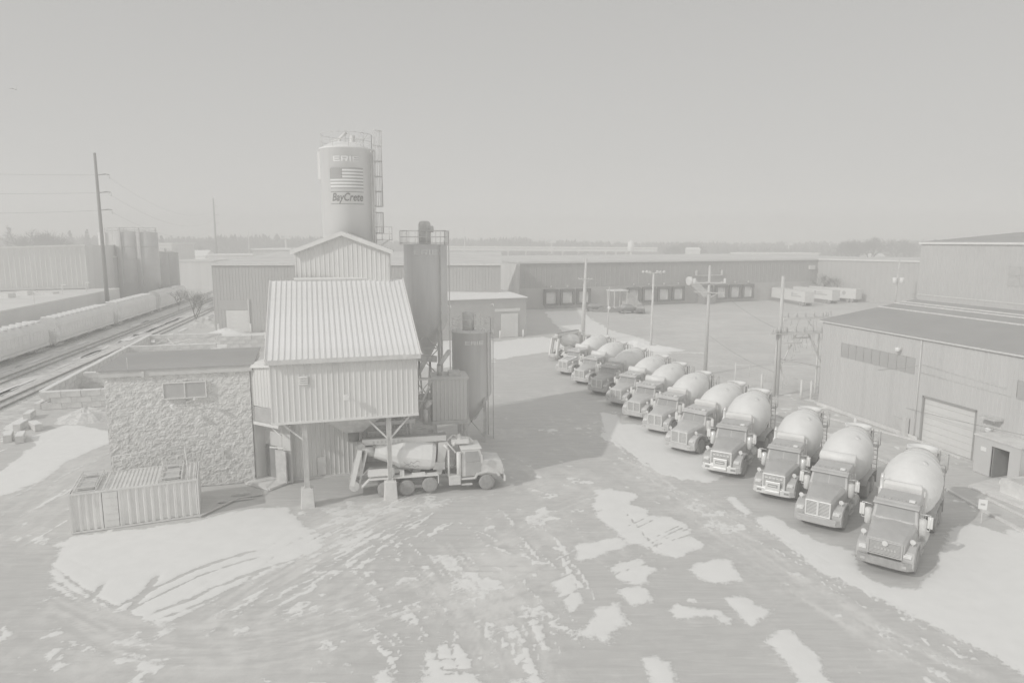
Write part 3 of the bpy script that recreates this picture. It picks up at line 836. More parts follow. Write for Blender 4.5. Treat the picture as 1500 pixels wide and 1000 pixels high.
# flag: stripes, canton, stars
fw, fh, fz = 2.75, 1.66, 21.1
fx0 = -fw / 2
ml = MB(); md = MB()
for i in range(13):
    z0 = fz + fh * i / 13; z1 = fz + fh * (i + 1) / 13
    xa = fx0 if i < 6 else fx0 + fw * .37
    cyl_rect(ml if i % 2 else md, xa, fx0 + fw, z0, z1, r1, fa, .012)
FS = mat('flag stripe tone', (.56, .557, .55), var=.02); FC = mat('flag canton tone', (.40, .398, .39), var=.02)
flag = obj('flag_emblem', md, FS, s1); obj('white_stripes', ml, WHITE, flag)
m = MB(); cyl_rect(m, fx0, fx0 + fw * .37, fz + fh * 6 / 13, fz + fh, r1, fa, .014); obj('canton', m, FC, flag)
m = MB()
for rI in range(9):
    for c in range(6 if rI % 2 == 0 else 5):
        x = fx0 + fw * .37 * ((c + .5 + (.5 if rI % 2 else 0)) / 6); z = fz + fh * 6 / 13 + fh * 7 / 13 * (rI + .5) / 9
        t = fa + x / r1; q = .038
        m.add([((r1 + .022) * math.cos(t + q / r1 * math.cos(a)), (r1 + .022) * math.sin(t + q / r1 * math.cos(a)), z + q * math.sin(a)) for a in [k * math.pi / 3 for k in range(6)]], [tuple(range(6))])
obj('stars', m, WHITE, flag)
m = MB(); on_cyl(m, 'BayCrete', .88, 0, 0, r1, 20.15, fa, bold=.014, shear=.25, sx=.76, off=.02)
cyl_rect(m, fx0, fx0 + fw, 20.84, 20.88, r1, fa, .015); cyl_rect(m, fx0, fx0 + fw, 19.88, 19.92, r1, fa, .015)
obj('lettering', m, INK, s1)
ring_rail(s1, 2.08, 24.42, 20, 1.15, .022)
m = MB(); m.tube([(-.5, -.3, 24.6), (-.5, -.3, 25.2), (.1, -.3, 25.75)], .13, 8); m.tube([(.1, -.3, 25.75), (.6, -.3, 25.3), (.6, -.3, 24.6)], .06, 6); m.cyl((.65, -.6, 24.6), (.65, -.6, 25.45), .24, .2, 12); m.box(-1.2, -.6, .2, .8, 24.6, 24.95)
m.tube([(-1.4, .4, 24.7), (-1.4, .4, 25.1), (-.5, -.3, 25.2)], .06, 6)
obj('vent_piping', m, GALV, s1)
m = MB(); m.cyl((0, -.2, 24.9), (0, -.2, 26.0), .02, n=5); obj('mast', m, GALV, s1)
for a, b_ in (((1.3, -1.2, 24.5), (1.9, -.6, 25.6)), ((1.0, -1.4, 24.5), (1.6, -1.4, 25.7))): m = MB(); m.bar(a, b_, .05); obj('hatch_stay', m, GALV, s1)
m = MB()
m.box(-2.3, -2.1, -.5, -.1, 22.0, 24.2); obj('side_box', m, SILO, s1)
# ladder cage on the right side
m = MB()
lx = r1 + .08
for y in (-.25, .25): m.cyl((lx, y, 8), (lx, y, 25.6), .03, n=5)
for k in range(56): m.cyl((lx, -.25, 8.2 + k * .3), (lx, .25, 8.2 + k * .3), .014, n=4)
obj('ladder', m, GALV, s1)
m = MB()
def cage(mb, z0, z1, hoops):
    pts = [(lx + .62 * math.sin(a) + .05, -.46 * math.cos(a)) for a in [math.pi * k / 6 for k in range(7)]]
    for k in range(hoops):
        z = z0 + (z1 - z0) * k / (hoops - 1)
        mb.tube([(lx, -.46, z)] + [(x, y, z) for x, y in pts] + [(lx, .46, z)], .03, 4)
    for x, y in pts: mb.cyl((x, y, z0), (x, y, z1), .022, n=4)
cage(m, 19.8, 25.9, 6); cage(m, 17.6, 19.3, 2); obj('ladder_cage', m, GALV, s1)
m = MB(); m.box(r1, r1 + 1.35, -.55, .75, 17.0, 17.08)
for x, y in ((r1 + .1, -.55), (r1 + 1.3, -.55), (r1 + 1.3, .75), (r1 + .7, -.55)): m.cyl((x, y, 17.0), (x, y, 18.1), .025, n=5)
m.tube([(r1, -.55, 18.1), (r1 + 1.3, -.55, 18.1), (r1 + 1.3, .75, 18.1)], .025, 5); m.tube([(r1, -.55, 17.55), (r1 + 1.3, -.55, 17.55), (r1 + 1.3, .75, 17.55)], .02, 5)
m.bar((r1, -.4, 16.2), (r1 + 1.2, -.4, 17.0), .07); obj('landing', m, GALV, s1)
m = MB(); m.cyl((r1 + .12, -.75, 9), (r1 + .12, -.75, 24.0), .07, n=8); m.cyl((r1 + .05, -1.0, 9), (r1 + .05, -1.0, 24.2), .05, n=8); obj('fill_pipe', m, GALV, s1)

# middle silo with dust collector
s2 = thing('cement_silo', 'mid height grey silo with dust collector on top and white ERIE lettering', 'silo', (-7.95, 63.2, 0))
r2 = 1.98
m = MB(); m.lathe([(6.2, .3), (9.6, r2), (16.62, r2), (16.7, 0.1)], (0, 0, 0), (0, 0, 1), 40); obj('shell', m, SILOD, s2)
a2 = math.atan2(-63, 8.0) + .02
block_erie(s2, .44, r2, 15.72, a2, WHITE)
# square guard rail platform
m = MB()
for zz in (16.05, 16.55, 17.65):
    pass
g = 1.98
for zz in (16.75, 17.3, 17.85): m.tube([(-g, -g, zz), (g, -g, zz), (g, g, zz), (-g, g, zz), (-g, -g, zz)], .028, 5)
for k in range(6):
    t = -g + 2 * g * k / 5
    for p in ((t, -g), (t, g), (-g, t), (g, t)): m.cyl((p[0], p[1], 16.6), (p[0], p[1], 17.85), .025, n=5)
obj('guard_rail', m, GALV, s2)
m = MB(); m.lathe([(0, .56), (1.7, .56), (1.95, .5), (2.05, .3)], (.0, -.3, 16.68), (0, 0, 1), 20); 
obj('dust_collector', m, STEELD, s2)
m = MB(); m.lathe([(0, .62), (.12, .62)], (0, -.3, 17.8), (0, 0, 1), 20); m.lathe([(0, .25), (.5, .3)], (.3, -.5, 18.0), (1, -.1, 0), 12); obj('collector_head', m, STEELD, s2)
for a in range(4):
    t = math.pi / 4 + a * math.pi / 2; x, y = 1.75 * math.cos(t), 1.75 * math.sin(t)
    m = MB(); m.bar((x, y, 0), (x, y, 10), .22); obj('leg', m, STEEL, s2)
m = MB()
for z0, z1 in ((1.5, 4.4), (4.6, 7.2), (7.2, 9.5)):
    q = 1.24
    m.bar((-q, -q, z0), (q, -q, z1), .1); m.bar((q, -q, z0), (-q, -q, z1), .1); m.bar((q, -q, z0), (q, q, z1), .1); m.bar((q, q, z0), (q, -q, z1), .1); m.bar((-q, -q, z1), (q, -q, z1), .12); m.bar((q, -q, z1), (q, q, z1), .12)
obj('cross_bracing', m, STEEL, s2)
m = MB()
for y in (-.2, .2): m.cyl((2.2, y - .6, 0), (2.2, y - .6, 17.6), .03, n=5)
for k in range(50): m.cyl((2.2, -.8, .3 + k * .32), (2.2, -.4, .3 + k * .32), .015, n=4)
obj('ladder', m, GALV, s2)
m = MB(); m.cyl((1.5, -1.55, 1), (1.5, -1.55, 16.6), .07, n=8); m.tube([(0, -1, 6.2), (-.5, -3.5, 5.2), (-1.5, -6.5, 6.6)], .25, 10); obj('feed_screw', m, STEELD, s2)

# low right silo
s3 = thing('cement_silo', 'lowest silo, grey with white ERIE lettering, standing beside the yard', 'silo', (-3.45, 57.6, 0))
r3 = 1.68
m = MB(); m.lathe([(1.7, .3), (4.0, r3), (9.35, r3), (9.36, r3 + .04), (9.44, r3 + .04), (9.5, .1)], (0, 0, 0), (0, 0, 1), 40); obj('shell', m, SILOD, s3)
a3 = math.atan2(-57, 3.5) + .14
block_erie(s3, .32, r3, 8.42, a3, WHITE)
ring_rail(s3, 1.62, 9.44, 16, 1.05, .022)
m = MB(); m.lathe([(0, .5), (1.5, .5), (1.6, .3)], (-.25, -.1, 9.45), (0, 0, 1), 18); obj('dust_collector', m, STEELD, s3)
m = MB(); m.box(.45, .7, -.5, -.2, 9.45, 10.9); m.box(.85, 1.0, -.4, -.2, 9.45, 10.7); m.tube([(.25, -.3, 10.8), (.6, -.35, 10.9), (.9, -.3, 10.4)], .06, 6); obj('vent_piping', m, TRIM, s3)
for a in range(4):
    t = math.pi / 4 + a * math.pi / 2; x, y = 1.55 * math.cos(t), 1.55 * math.sin(t)
    m = MB(); m.bar((x, y, 0), (x, y, 4.6), .18); obj('leg', m, STEELD, s3)
m = MB(); q = 1.1
m.bar((-q, -q, .4), (q, -q, 3.2), .09); m.bar((q, -q, .4), (-q, -q, 3.2), .09); m.bar((q, -q, .4), (q, q, 3.2), .09); m.bar((q, q, .4), (q, -q, 3.2), .09); m.bar((-q, -q, 3.3), (q, -q, 3.3), .1); m.bar((q, -q, 3.3), (q, q, 3.3), .1)
obj('cross_bracing', m, STEELD, s3)
m = MB()
for y in (-.2, .2): m.cyl((r3 + .15, y, 0), (r3 + .15, y, 10.5), .03, n=5)
for k in range(34): m.cyl((r3 + .15, -.2, .3 + k * .3), (r3 + .15, .2, .3 + k * .3), .015, n=4)
obj('ladder', m, STEELD, s3)
m = MB(); m.cyl((r3 - .25, -1.05, 0.6), (r3 - .25, -1.05, 9.6), .06, n=8); m.cyl((r3 + .1, -.5, 9.2), (r3 + .1, -.5, 9.6), .12, n=8); obj('fill_pipe', m, GALV, s3)

# raised ribbed equipment cabin
cb = thing('equipment_cabin', 'dull ribbed steel cabin raised on steel beside the lowest silo', 'cabin', (-6.05, 50.9, 0), R(10))
m = MB()
ribbed(m, (0, 0, 0), X, 2.7, 3.3, 6.5, -Yv, .3); ribbed(m, (2.7, 0, 0), Yv, 2.6, 3.3, 6.5, X, .3); ribbed(m, (0, 2.6, 0), -Yv, 2.6, 3.3, 6.5, -X, .3); ribbed(m, (2.7, 2.6, 0), -X, 2.7, 3.3, 6.5, Yv, .3); obj('wall', m, CLADD, cb)
m = MB(); m.box(-.08, 2.78, -.08, 2.68, 6.5, 6.62); obj('roof', m, ROOFG, cb)
m = MB(); m.box(-.08, 2.8, -.12, -.04, 3.14, 3.3); m.box(-.08, 2.8, -.1, 2.7, 3.0, 3.12); obj('floor_frame', m, STEEL, cb)
for x in (.1, 2.6):
    for y in (.1, 2.5):
        m = MB(); m.bar((x, y, 0), (x, y, 3.1), .16); obj('leg', m, STEELD, cb)
m = MB(); m.tube([(-.6, -.3, 3.2), (-.6, -.3, 4.4), (-.2, -.3, 4.9)], .2, 10); m.box(-1.6, -.4, -.4, .8, 2.2, 3.3); m.bar((-1.5, 0, 3.3), (0, 0, 6.6), .12); m.bar((-1.6, 0, 6.6), (-1.6, 0, 0), .14); m.bar((-1.6, 0, 4.9), (0, 0, 4.9), .1); m.bar((-1.6, 0, 6.6), (0, 0, 6.6), .12); m.bar((-1.6, 0, 4.9), (0, 0, 6.6), .08); obj('chute_frame', m, STEEL, cb)
m = MB(); m.tube([(.6, 1.2, 6.6), (.6, 1.2, 7.4), (1.5, 2.4, 8.3)], .18, 10); m.box(1.3, 2.2, .6, 1.6, 6.62, 6.95); obj('roof_gear', m, STEELD, cb)
# conveyor trough from silos to tower
cv = thing('screw_conveyor', 'inclined covered conveyor trough between middle silo and loading bay', 'conveyor', (0, 0, 0))
m = MB(); m.bar((-6.9, 59.5, 6.6), (-8.3, 50.8, 8.3), .55, .5); obj('trough', m, STEELD, cv)
m = MB(); m.bar((-6.9, 59.5, 6.9), (-8.3, 50.8, 8.6), .62, .06); obj('cover', m, GALV, cv)
for p in ((-7.1, 58.2, 6.8), (-7.6, 55, 7.4)):
    m = MB(); m.bar((p[0] - .4, p[1], 0), p, .12); obj('leg', m, STEEL, cv)
    m = MB(); m.bar((p[0] + .5, p[1], 0), p, .12); obj('leg', m, STEEL, cv)
# ------------------------------------------------------------------ stone building
sb = thing('stone_building', 'grey split stone office building with one two pane window', 'building', (-27.0, 44.25, 0), R(15.6))
SL, SD, SZ = 9.05, 6.1, 8.05
rs = random.Random(4)
def rough_wall(mb, o, u, L, z1, nrm, du=.085):
    nu, nz = int(L / du), int(z1 / du); vs = []; fs = []
    for j in range(nz + 1):
        for i in range(nu + 1):
            s, z = L * i / nu, z1 * j / nz
            d = mnoise.noise(Vector((s * 2.6, z * 4.2, 3.3))) * .03 + mnoise.noise(Vector((s * 6.5, z * 8.5, 9))) * .035 + rs.uniform(-.012, .012)
            c = mnoise.cell(Vector((s * 3.2, z * 5.2, 1)))
            d += c * .022
            if i in (0, nu): d = 0
            q = Vector(o) + u * s + nrm * d; vs.append((q.x, q.y, z))
    for j in range(nz):
        for i in range(nu):
            a = j * (nu + 1) + i; fs.append((a, a + 1, a + nu + 2, a + nu + 1))
    mb.add(vs, fs, 0)
m = MB(); rough_wall(m, (0, 0, 0), X, SL, SZ, -Yv); obj('front_wall', m, STONE, sb)
m = MB(); rough_wall(m, (0, SD, 0), -Yv, SD, SZ, -X, .2); rough_wall(m, (SL, 0, 0), Yv, SD, SZ, X, .2); m.box(.02, SL - .02, SD - .1, SD, 0, SZ); obj('side_wall', m, STONE, sb)
m = MB(); m.box(-.2, SL + .2, -.2, -.02, SZ, SZ + .42); m.box(-.2, -.02, -.02, SD + .1, SZ, SZ + .42); m.box(SL + .02, SL + .2, -.02, SD + .1, SZ, SZ + .42); obj('fascia', m, mat('fascia', .53, rough=.6, var=.05, dirt=.3), sb)
m = MB(); m.hexa([(-.3, -.3, SZ + .42), (SL + .3, -.3, SZ + .42), (SL + .3, SD + .3, SZ + .62), (-.3, SD + .3, SZ + .62), (-.3, -.3, SZ + .47), (SL + .3, -.3, SZ + .47), (SL + .3, SD + .3, SZ + .67), (-.3, SD + .3, SZ + .67)]); obj('roof', m, ROOFD, sb)
wf = MB(); wx0, wx1, wz0, wz1 = 3.6, 6.2, 6.45, 7.45
for a in ((wx0, wx1, wz0 - .07, wz0), (wx0, wx1, wz1, wz1 + .07), (wx0 - .06, wx0, wz0 - .07, wz1 + .07), (wx1, wx1 + .06, wz0 - .07, wz1 + .07), (4.87, 4.93, wz0, wz1)): wf.box(a[0], a[1], -.24, -.06, a[2], a[3])
wo_ = obj('window', wf, TRIM, sb)
for a, b_ in ((wx0, 4.87), (4.93, wx1)):
    m = MB(); m.box(a, b_, -.19, -.16, wz0, wz1); obj('pane', m, PANE, wo_)
fx = thing('wall_light', 'white twin armed wall light below the stone building window', 'wall light', tuple(sb.location + Matrix.Rotation(R(15.6), 3, 'Z') @ Vector((4.4, -.12, 6.05))), R(15.6))
m = MB(); m.lathe([(0, .03), (.05, .11), (.3, .15)], (-.1, -.5, .05), (-.6, -.6, -.35), 12); obj('lamp', m, WHITE, fx)
m = MB(); m.lathe([(0, .03), (.05, .1), (.3, .13)], (1.1, -.4, .35), (.4, -.7, -.3), 12); obj('lamp', m, GALV, fx)
m = MB(); m.tube([(.6, .05, .0), (.6, -.3, -.15), (0, -.45, -.1)], .025, 5); m.tube([(.6, .05, .0), (.95, -.3, .2), (1.1, -.4, .35)], .025, 5); m.box(.5, .7, 0, .1, -.1, .12); obj('bracket', m, STEELD, fx)
m = MB(); m.tube([(1.55, -.25, SZ + .3), (1.55, -.25, SZ + 1.3)], .02, 5); m.box(2.35, 2.5, -.3, -.2, SZ - .05, SZ + .35); m.tube([(2.9, -.25, SZ - .1), (3.1, -.22, SZ - .9)], .015, 4); obj('conduit', m, GALV, sb)
m = MB(); m.box(6.9, 7.1, -.16, -.08, 2.1, 2.6); obj('meter_box', m, GALV, sb)

# ------------------------------------------------------------------ shipping container
ct = thing('shipping_container', 'weathered ribbed steel container with roof racks beside the stone building', 'container', (-25.75, 37.85, 0), R(23))
CL, CD, CH = 6.85, 3.7, 2.42
def corr(mb, o, u, L, z0, z1, nrm, p=.42, d=.075):
    k = int(round(L / p)); p = L / k; prof = []
    for i in range(k): s = i * p; prof += [(s, 0), (s + p * .28, 0), (s + p * .42, -d), (s + p * .86, -d)]
    prof.append((L, 0))
    vs = []
    for s, q in prof:
        w_ = Vector(o) + u * s + nrm * q; vs += [(w_.x, w_.y, z0), (w_.x, w_.y, z1)]
    mb.add(vs, [(2 * i, 2 * i + 2, 2 * i + 3, 2 * i + 1) for i in range(len(prof) - 1)])
CM = mat('weathered container paint', 0.75, rough=.6, var=.07, scale=1.2, stretch=(1, 1, .3), dirt=.5, dscale=1.4, dstretch=(2, 2, .4))
m = MB(); corr(m, (.1, 0.02, 0), X, 1.45, .12, CH - .1, -Yv, .36); obj('side_panel', m, CM, ct)
m = MB(); corr(m, (2.6, 0.02, 0), X, CL - 2.72, .12, CH - .1, -Yv, .42); obj('side_panel', m, CM, ct)
m = MB(); corr(m, (CL - .02, .1, 0), Yv, CD - .2, .12, CH - .1, X, .42); obj('end_panel', m, CM, ct)
m = MB(); corr(m, (.02, CD - .1, 0), -Yv, CD - .2, .12, CH - .1, -X, .42); corr(m, (CL - .1, CD - .02, 0), -X, CL - .2, .12, CH - .1, Yv, .42); obj('rear_panel', m, CM, ct)
m = MB()
for a in ((0, .1, -.02, .1), (CL - .1, CL, -.02, .1), (0, .1, CD - .1, CD), (CL - .1, CL, CD - .1, CD), (1.55, 1.65, -.01, .07), (2.5, 2.6, -.01, .07)): m.box(a[0], a[1], a[2], a[3], 0, CH)
for z in (0.0, CH - .1): m.box(.1, CL - .1, -.02, .06, z, z + .11); m.box(.1, CL - .1, CD - .06, CD, z, z + .11); m.box(-.0, .06, .1, CD - .1, z, z + .11); m.box(CL - .06, CL, .1, CD - .1, z, z + .11)
obj('corner_frame', m, CM, ct)
m = MB(); m.box(1.68, 2.47, .0, .05, .13, CH - .12)
for z in (.55, .95, 1.45, 1.95): m.box(1.72, 2.43, -.03, 0, z, z + .04)
dr = obj('door', m, CM, ct)
m = MB(); m.box(2.3, 2.38, -.05, -.03, 1.1, 1.25); obj('handle', m, GALV, dr)
m = MB()
k = 30; pr = []
for i in range(k): s = .1 + (CL - .2) * i / k; p = (CL - .2) / k; pr += [(s, 0), (s + p * .4, 0), (s + p * .5, -.05), (s + p * .9, -.05)]
pr.append((CL - .1, 0)); vs = []
for s, q in pr: vs += [(s, .05, CH - .02 + q), (s, CD - .05, CH - .02 + q)]
m.add(vs, [(2 * i, 2 * i + 2, 2 * i + 3, 2 * i + 1) for i in range(len(pr) - 1)]); obj('roof', m, CM, ct)
m = MB(); m.tube([(1.9, CD - .2, CH), (1.9, CD - .2, CH + 1.0), (CL - .8, CD - .2, CH + 1.25), (CL - .5, .15, CH + .0)], .035, 6)
m.tube([(2.0, CD - .2, CH + .75), (CL - .9, CD - .2, CH + 1.05)], .025, 6); m.cyl((CL - .8, CD - .2, CH), (CL - .8, CD - .2, CH + 1.25), .04, n=6)
for q in (.3, .5, .75): m.cyl((1.9 + q * 4.2, CD - .2, CH + .74 + q * .3), (1.9 + q * 4.2, CD - .2, CH + 1 + q * .25), .02, n=5)
obj('hand_rail', m, GALV, ct)
for x0, w_ in ((.25, 1.15), (CL - 2.1, 1.2)):
    rk = thing('roof_rack', 'steel rack lying on the container roof, ' + ('at its left end' if x0 < 1 else 'at its right end beside the hand rail'), 'rack', tuple(ct.location + Matrix.Rotation(R(23), 3, 'Z') @ Vector((x0, .1, CH + .0))), R(23))
    m = MB(); L2 = CD - .5
    for z in (.06, .3):
        for a, b_ in (((0, 0), (w_, 0)), ((w_, 0), (w_, L2)), ((w_, L2), (0, L2)), ((0, L2), (0, 0)), ((0, L2 * .35), (w_, L2 * .35)), ((0, L2 * .7), (w_, L2 * .7))): m.bar((*a, z), (*b_, z), .05)
    for a in (0, w_):
        for b_ in (0, L2): m.bar((a, b_, 0), (a, b_, .32), .05)
    obj('frame', m, GALV, rk)
    m = MB(); m.box(.2, w_ - .15, .3, L2 - 1, .02, .16); m.box(.3, w_ - .3, L2 - .8, L2 - .2, .02, .22); obj('tray', m, STEELD, rk)
# junk beside container
pl = thing('plank_pile', 'loose boards lying in the shade behind the container', 'boards', tuple(spot(345, 733)), R(20))
for i, (x, y, a, L_) in enumerate(((0, 0, 0, 2.2), (.4, .3, 8, 2.6), (-.9, -1.0, 48, 3.4), (.3, .9, -4, 1.2))):
    c, s = math.cos(R(a)), math.sin(R(a)); m = MB(); m.bar((x - c * L_ / 2, y - s * L_ / 2, .04 + i * .035), (x + c * L_ / 2, y + s * L_ / 2, .04 + i * .035), .2, .05); obj('board', m, WOOD, pl)

# ================================================================== MIXER TRUCKS (local x forward, front bumper at x = 0)
def wheel_meshes(r, wd, key):
    t = MB(); t.lathe([(-wd / 2, r * .62), (-wd / 2, r * .9), (-wd * .38, r), (wd * .38, r), (wd / 2, r * .9), (wd / 2, r * .62)], (0, 0, 0), (0, 1, 0), 24)
    q = MB(); q.lathe([(-wd * .45, r * .62), (wd * .3, r * .62), (wd * .40, r * .56), (wd * .15, r * .5), (wd * .12, r * .25), (wd * .45, r * .2), (wd * .46, .02)], (0, 0, 0), (0, 1, 0), 20)
    for k in range(8):
        a = k * math.pi / 4; q.cyl((r * .36 * math.cos(a), wd * .12, r * .36 * math.sin(a)), (r * .36 * math.cos(a), wd * .2, r * .36 * math.sin(a)), .025, n=6)
    return t.mesh('wheel', TYRE), q.mesh('rim', key)
WT, WR = wheel_meshes(.52, .34, mat('dull wheel rim', .5, var=.08, metal=.2))
WT2, WR2 = wheel_meshes(.52, .56, mat('dull wheel rim', .5))
WT3, WR3 = wheel_meshes(.54, .42, PAINTW)
def wheel(par, x, y, z, tm, rm):
    o = obj('wheel', tm, parent=par); o.location = (x, y, z)
    if y < 0: o.rotation_euler = (0, 0, math.pi)
    obj('rim', rm, parent=o)

def drum_mesh(p0, ax, prof, rings=(), n=36, m_=None):
    m = MB(); m.lathe(prof, p0, ax, n)
    return m

def make_mixer(label, paint=PAINT, grille='letters', tank='flat', drumm=DRUM, stack=-1, detail=True, drumdirt=False):
    t = thing('mixer_truck', label, 'mixer truck')
    # chassis
    m = MB()
    for y in (-.43, .43): m.box(-9.7, -.5, y - .05, y + .05, .78, 1.05)
    for x in (-9.6, -8.3, -7.3, -6.2, -4.5, -3.2, -1.2): m.box(x - .06, x + .06, -.43, .43, .8, 1.0)
    for x in (-7.0, -8.35): m.cyl((x, -1.0, .52), (x, 1.0, .52), .09, n=8)
    m.cyl((-1.35, -.9, .5), (-1.35, .9, .5), .07, n=8); obj('chassis', m, CHASS, t)
    # bumper
    bmat = CHROME if grille == 'letters' else (paint if grille == 'slats' else CHASS)
    m = MB(); P = [(-1.22, -.28), (-.95, -.05), (-.5, .0), (.5, 0), (.95, -.05), (1.22, -.28)]
    m.loft([[(x, y, z) for y, x in P] + [(x - .14, y, z) for y, x in reversed(P)] for z in (.42, .80)]); bo = obj('bumper', m, bmat, t, bevel=.03)
    if grille == 'letters':
        m = MB(); m.box(-.02, .06, -.42, .42, .55, 1.25); m.box(.0, .12, -.40, .40, .55, .7); ho = obj('hitch_plate', m, CHROME, t, bevel=.02)
        m = MB(); m.box(.061, .07, -.28, .28, .92, 1.1); obj('recess', m, DARK, ho)
        m = MB(); m.box(.07, .10, -.24, .24, .98, 1.04); obj('bar', m, CHROME, ho)
        m = MB()
        for y in (-.78, .78): m.box(-.02, .012, y - .13, y + .13, .58, .68)
        obj('fog_light', m, DARK, bo)
    else:
        m = MB()
        for y in (-.85, .85): m.box(-.06, .0, y - .1, y + .1, .56, .68)
        obj('fog_light', m, PANE, bo)
    # hood
    def ring(x, w, zb, zs, zt, crown=.05): return [(x, -w, zb), (x, -w, zs), (x, -w * .84, zt), (x, 0, zt + crown), (x, w * .84, zt), (x, w, zs), (x, w, zb)]
    m = MB()
    if grille == 'dark': m.loft([ring(-.22, .80, .85, 1.50, 1.62, .02), ring(-.9, .86, .9, 1.62, 1.76, .03), ring(-2.15, .98, .95, 1.78, 1.95, .05)], sm=False)
    else: m.loft([ring(-.18, .66, .8, 1.52, 1.66), ring(-.32, .70, .8, 1.58, 1.74), ring(-1.1, .80, .9, 1.68, 1.86), ring(-2.15, .96, .95, 1.84, 2.02, .07)], sm=False)
    obj('hood', m, paint, t, bevel=.035)
    gx0, gw, gz0, gz1 = (-.19, .68, .92, 1.50) if grille == 'dark' else (-.15, .60, .86, 1.58)
    m = MB()
    for a in ((-gw, gw, gz1, gz1 + .07), (-gw, gw, gz0 - .06, gz0), (-gw - .05, -gw + .03, gz0 - .06, gz1 + .07), (gw - .03, gw + .05, gz0 - .06, gz1 + .07)): m.box(gx0 - .05, gx0 + .04, a[0], a[1], a[2], a[3])
    go = obj('grille', m, CHROME if grille != 'dark' else paint, t, bevel=.012)
    m = MB(); m.box(gx0 - .05, gx0 - .02, -gw, gw, gz0, gz1); obj('grille_backing', m, CHASS, go)
    nb = 9; gs = MB(); gs.box(0, .025, -gw + .04, gw - .04, -.016, .016); gsm = gs.mesh('slat', CHROME if grille != 'dark' else mat('dull slat', .42))
    for i in range(nb):
        s = obj('slat', gsm, parent=go); s.location = (gx0 - .005, 0, gz0 + (gz1 - gz0) * (i + .7) / (nb + .4))
    if grille == 'slats':
        m = MB(); m.box(gx0, gx0 + .05, -.05, .05, gz0, gz1 + .1); obj('centre_bar', m, CHROME, go)
    if grille == 'letters':
        m = MB()
        for k, y in enumerate((-.42, -.2, 0, .2, .42)): m.box(gx0 + .02, gx0 + .035, y - .075, y + .075, 1.38, 1.48)
        obj('badge_bar', m, CHROME, go)
    if grille == 'dark':
        m = MB(); m.lathe([(0, .14), (.05, .12)], (gx0 + .03, 0, gz1 - .02), (1, 0, 0), 14); e = obj('badge', m, CHROME, go); 
        m = MB()
        for k in range(7): m.box(gx0 + .03, gx0 + .04, -.42 + k * .135, -.34 + k * .135, 1.15, 1.25)
        obj('badge_bar', m, mat('dull slat', .42), go)
    # fenders, headlights
    for y0, y1, sg in ((.68, 1.2, 1), (-1.2, -.68, -1)):
        prof = [(-.2, .55), (-.22, .95), (-.42, 1.22), (-.8, 1.38), (-1.4, 1.42), (-1.9, 1.28), (-2.15, 1.0), (-2.2, .7), (-2.1, .7), (-1.98, 1.0), (-1.75, 1.18), (-1.35, 1.26), (-.95, 1.18), (-.74, .95), (-.7, .55)]
        m = MB(); m.prism(prof, 'y', y0, y1); obj('fender', m, paint, t, bevel=.05)
        m = MB(); m.hexa([(-.26, sg * .74, .98), (-.26, sg * 1.1, .98), (-.45, sg * 1.14, .98), (-.45, sg * .74, .98), (-.3, sg * .74, 1.16), (-.3, sg * 1.08, 1.15), (-.5, sg * 1.12, 1.15), (-.5, sg * .74, 1.16)])
        m.box(-.21, -.17, min(sg * .76, sg * 1.08), max(sg * .76, sg * 1.08), 1.0, 1.14); obj('headlight', m, mat('headlight lens', .84, rough=.15, var=.1, scale=8), t, bevel=.015)
        wheel(t, -1.35, sg * 1.02, .52, WT, WR)
        for x in (-7.0, -8.35): wheel(t, x, sg * .93, .52, WT2, WR2)
        # cowl air cleaner and mirror
        m = MB(); m.lathe([(0, .1), (.05, .17), (.75, .17), (.8, .1)], (-2.3, sg * 1.16, 1.45), (0, 0, 1), 12); obj('air_cleaner', m, CHROME if grille == 'letters' else GALV, t)
        m = MB(); m.tube([(-2.3, sg * 1.02, 2.45), (-2.25, sg * 1.45, 2.5), (-2.25, sg * 1.45, 1.75), (-2.3, sg * 1.05, 1.7)], .022, 5)
        mo = obj('mirror_arm', m, CHROME, t)
        m = MB(); m.box(-2.33, -2.24, sg * 1.45 - .11, sg * 1.45 + .11, 1.85, 2.42); obj('mirror', m, PAINTW, mo, bevel=.02)
        m = MB(); m.lathe([(0, .1), (.04, .12)], (-.75, sg * 1.02, 1.62), (1, 0, .1), 10); m.bar((-.78, sg * 1.02, 1.38), (-.78, sg * 1.02, 1.6), .03); obj('fender_mirror', m, CHROME, t)
        # tanks and steps
        m = MB(); m.lathe([(0, .3), (1.15, .3)], (-4.35, sg * .95, .78), (1, 0, 0), 16); obj('fuel_tank', m, GALV, t)
        m = MB(); m.box(-3.1, -2.35, sg * 1.08 - .12, sg * 1.08 + .12, .45, .5); m.box(-3.1, -2.35, sg * 1.08 - .12, sg * 1.08 + .12, .8, .85); obj('step', m, GALV, t)
        m = MB(); m.prism([(-6.2, 1.0), (-6.35, 1.2), (-7.0, 1.3), (-8.35, 1.3), (-9.0, 1.2), (-9.15, .9), (-9.2, .9), (-9.05, 1.25), (-8.4, 1.36), (-7.0, 1.36), (-6.3, 1.26), (-6.12, 1.0)], 'y', min(sg * .62, sg * 1.22), max(sg * .62, sg * 1.22)); obj('rear_fender', m, paint, t)
        m = MB(); m.box(-9.5, -9.46, min(sg * .6, sg * 1.2), max(sg * .6, sg * 1.2), .3, 1.1); obj('mud_flap', m, TYRE, t)
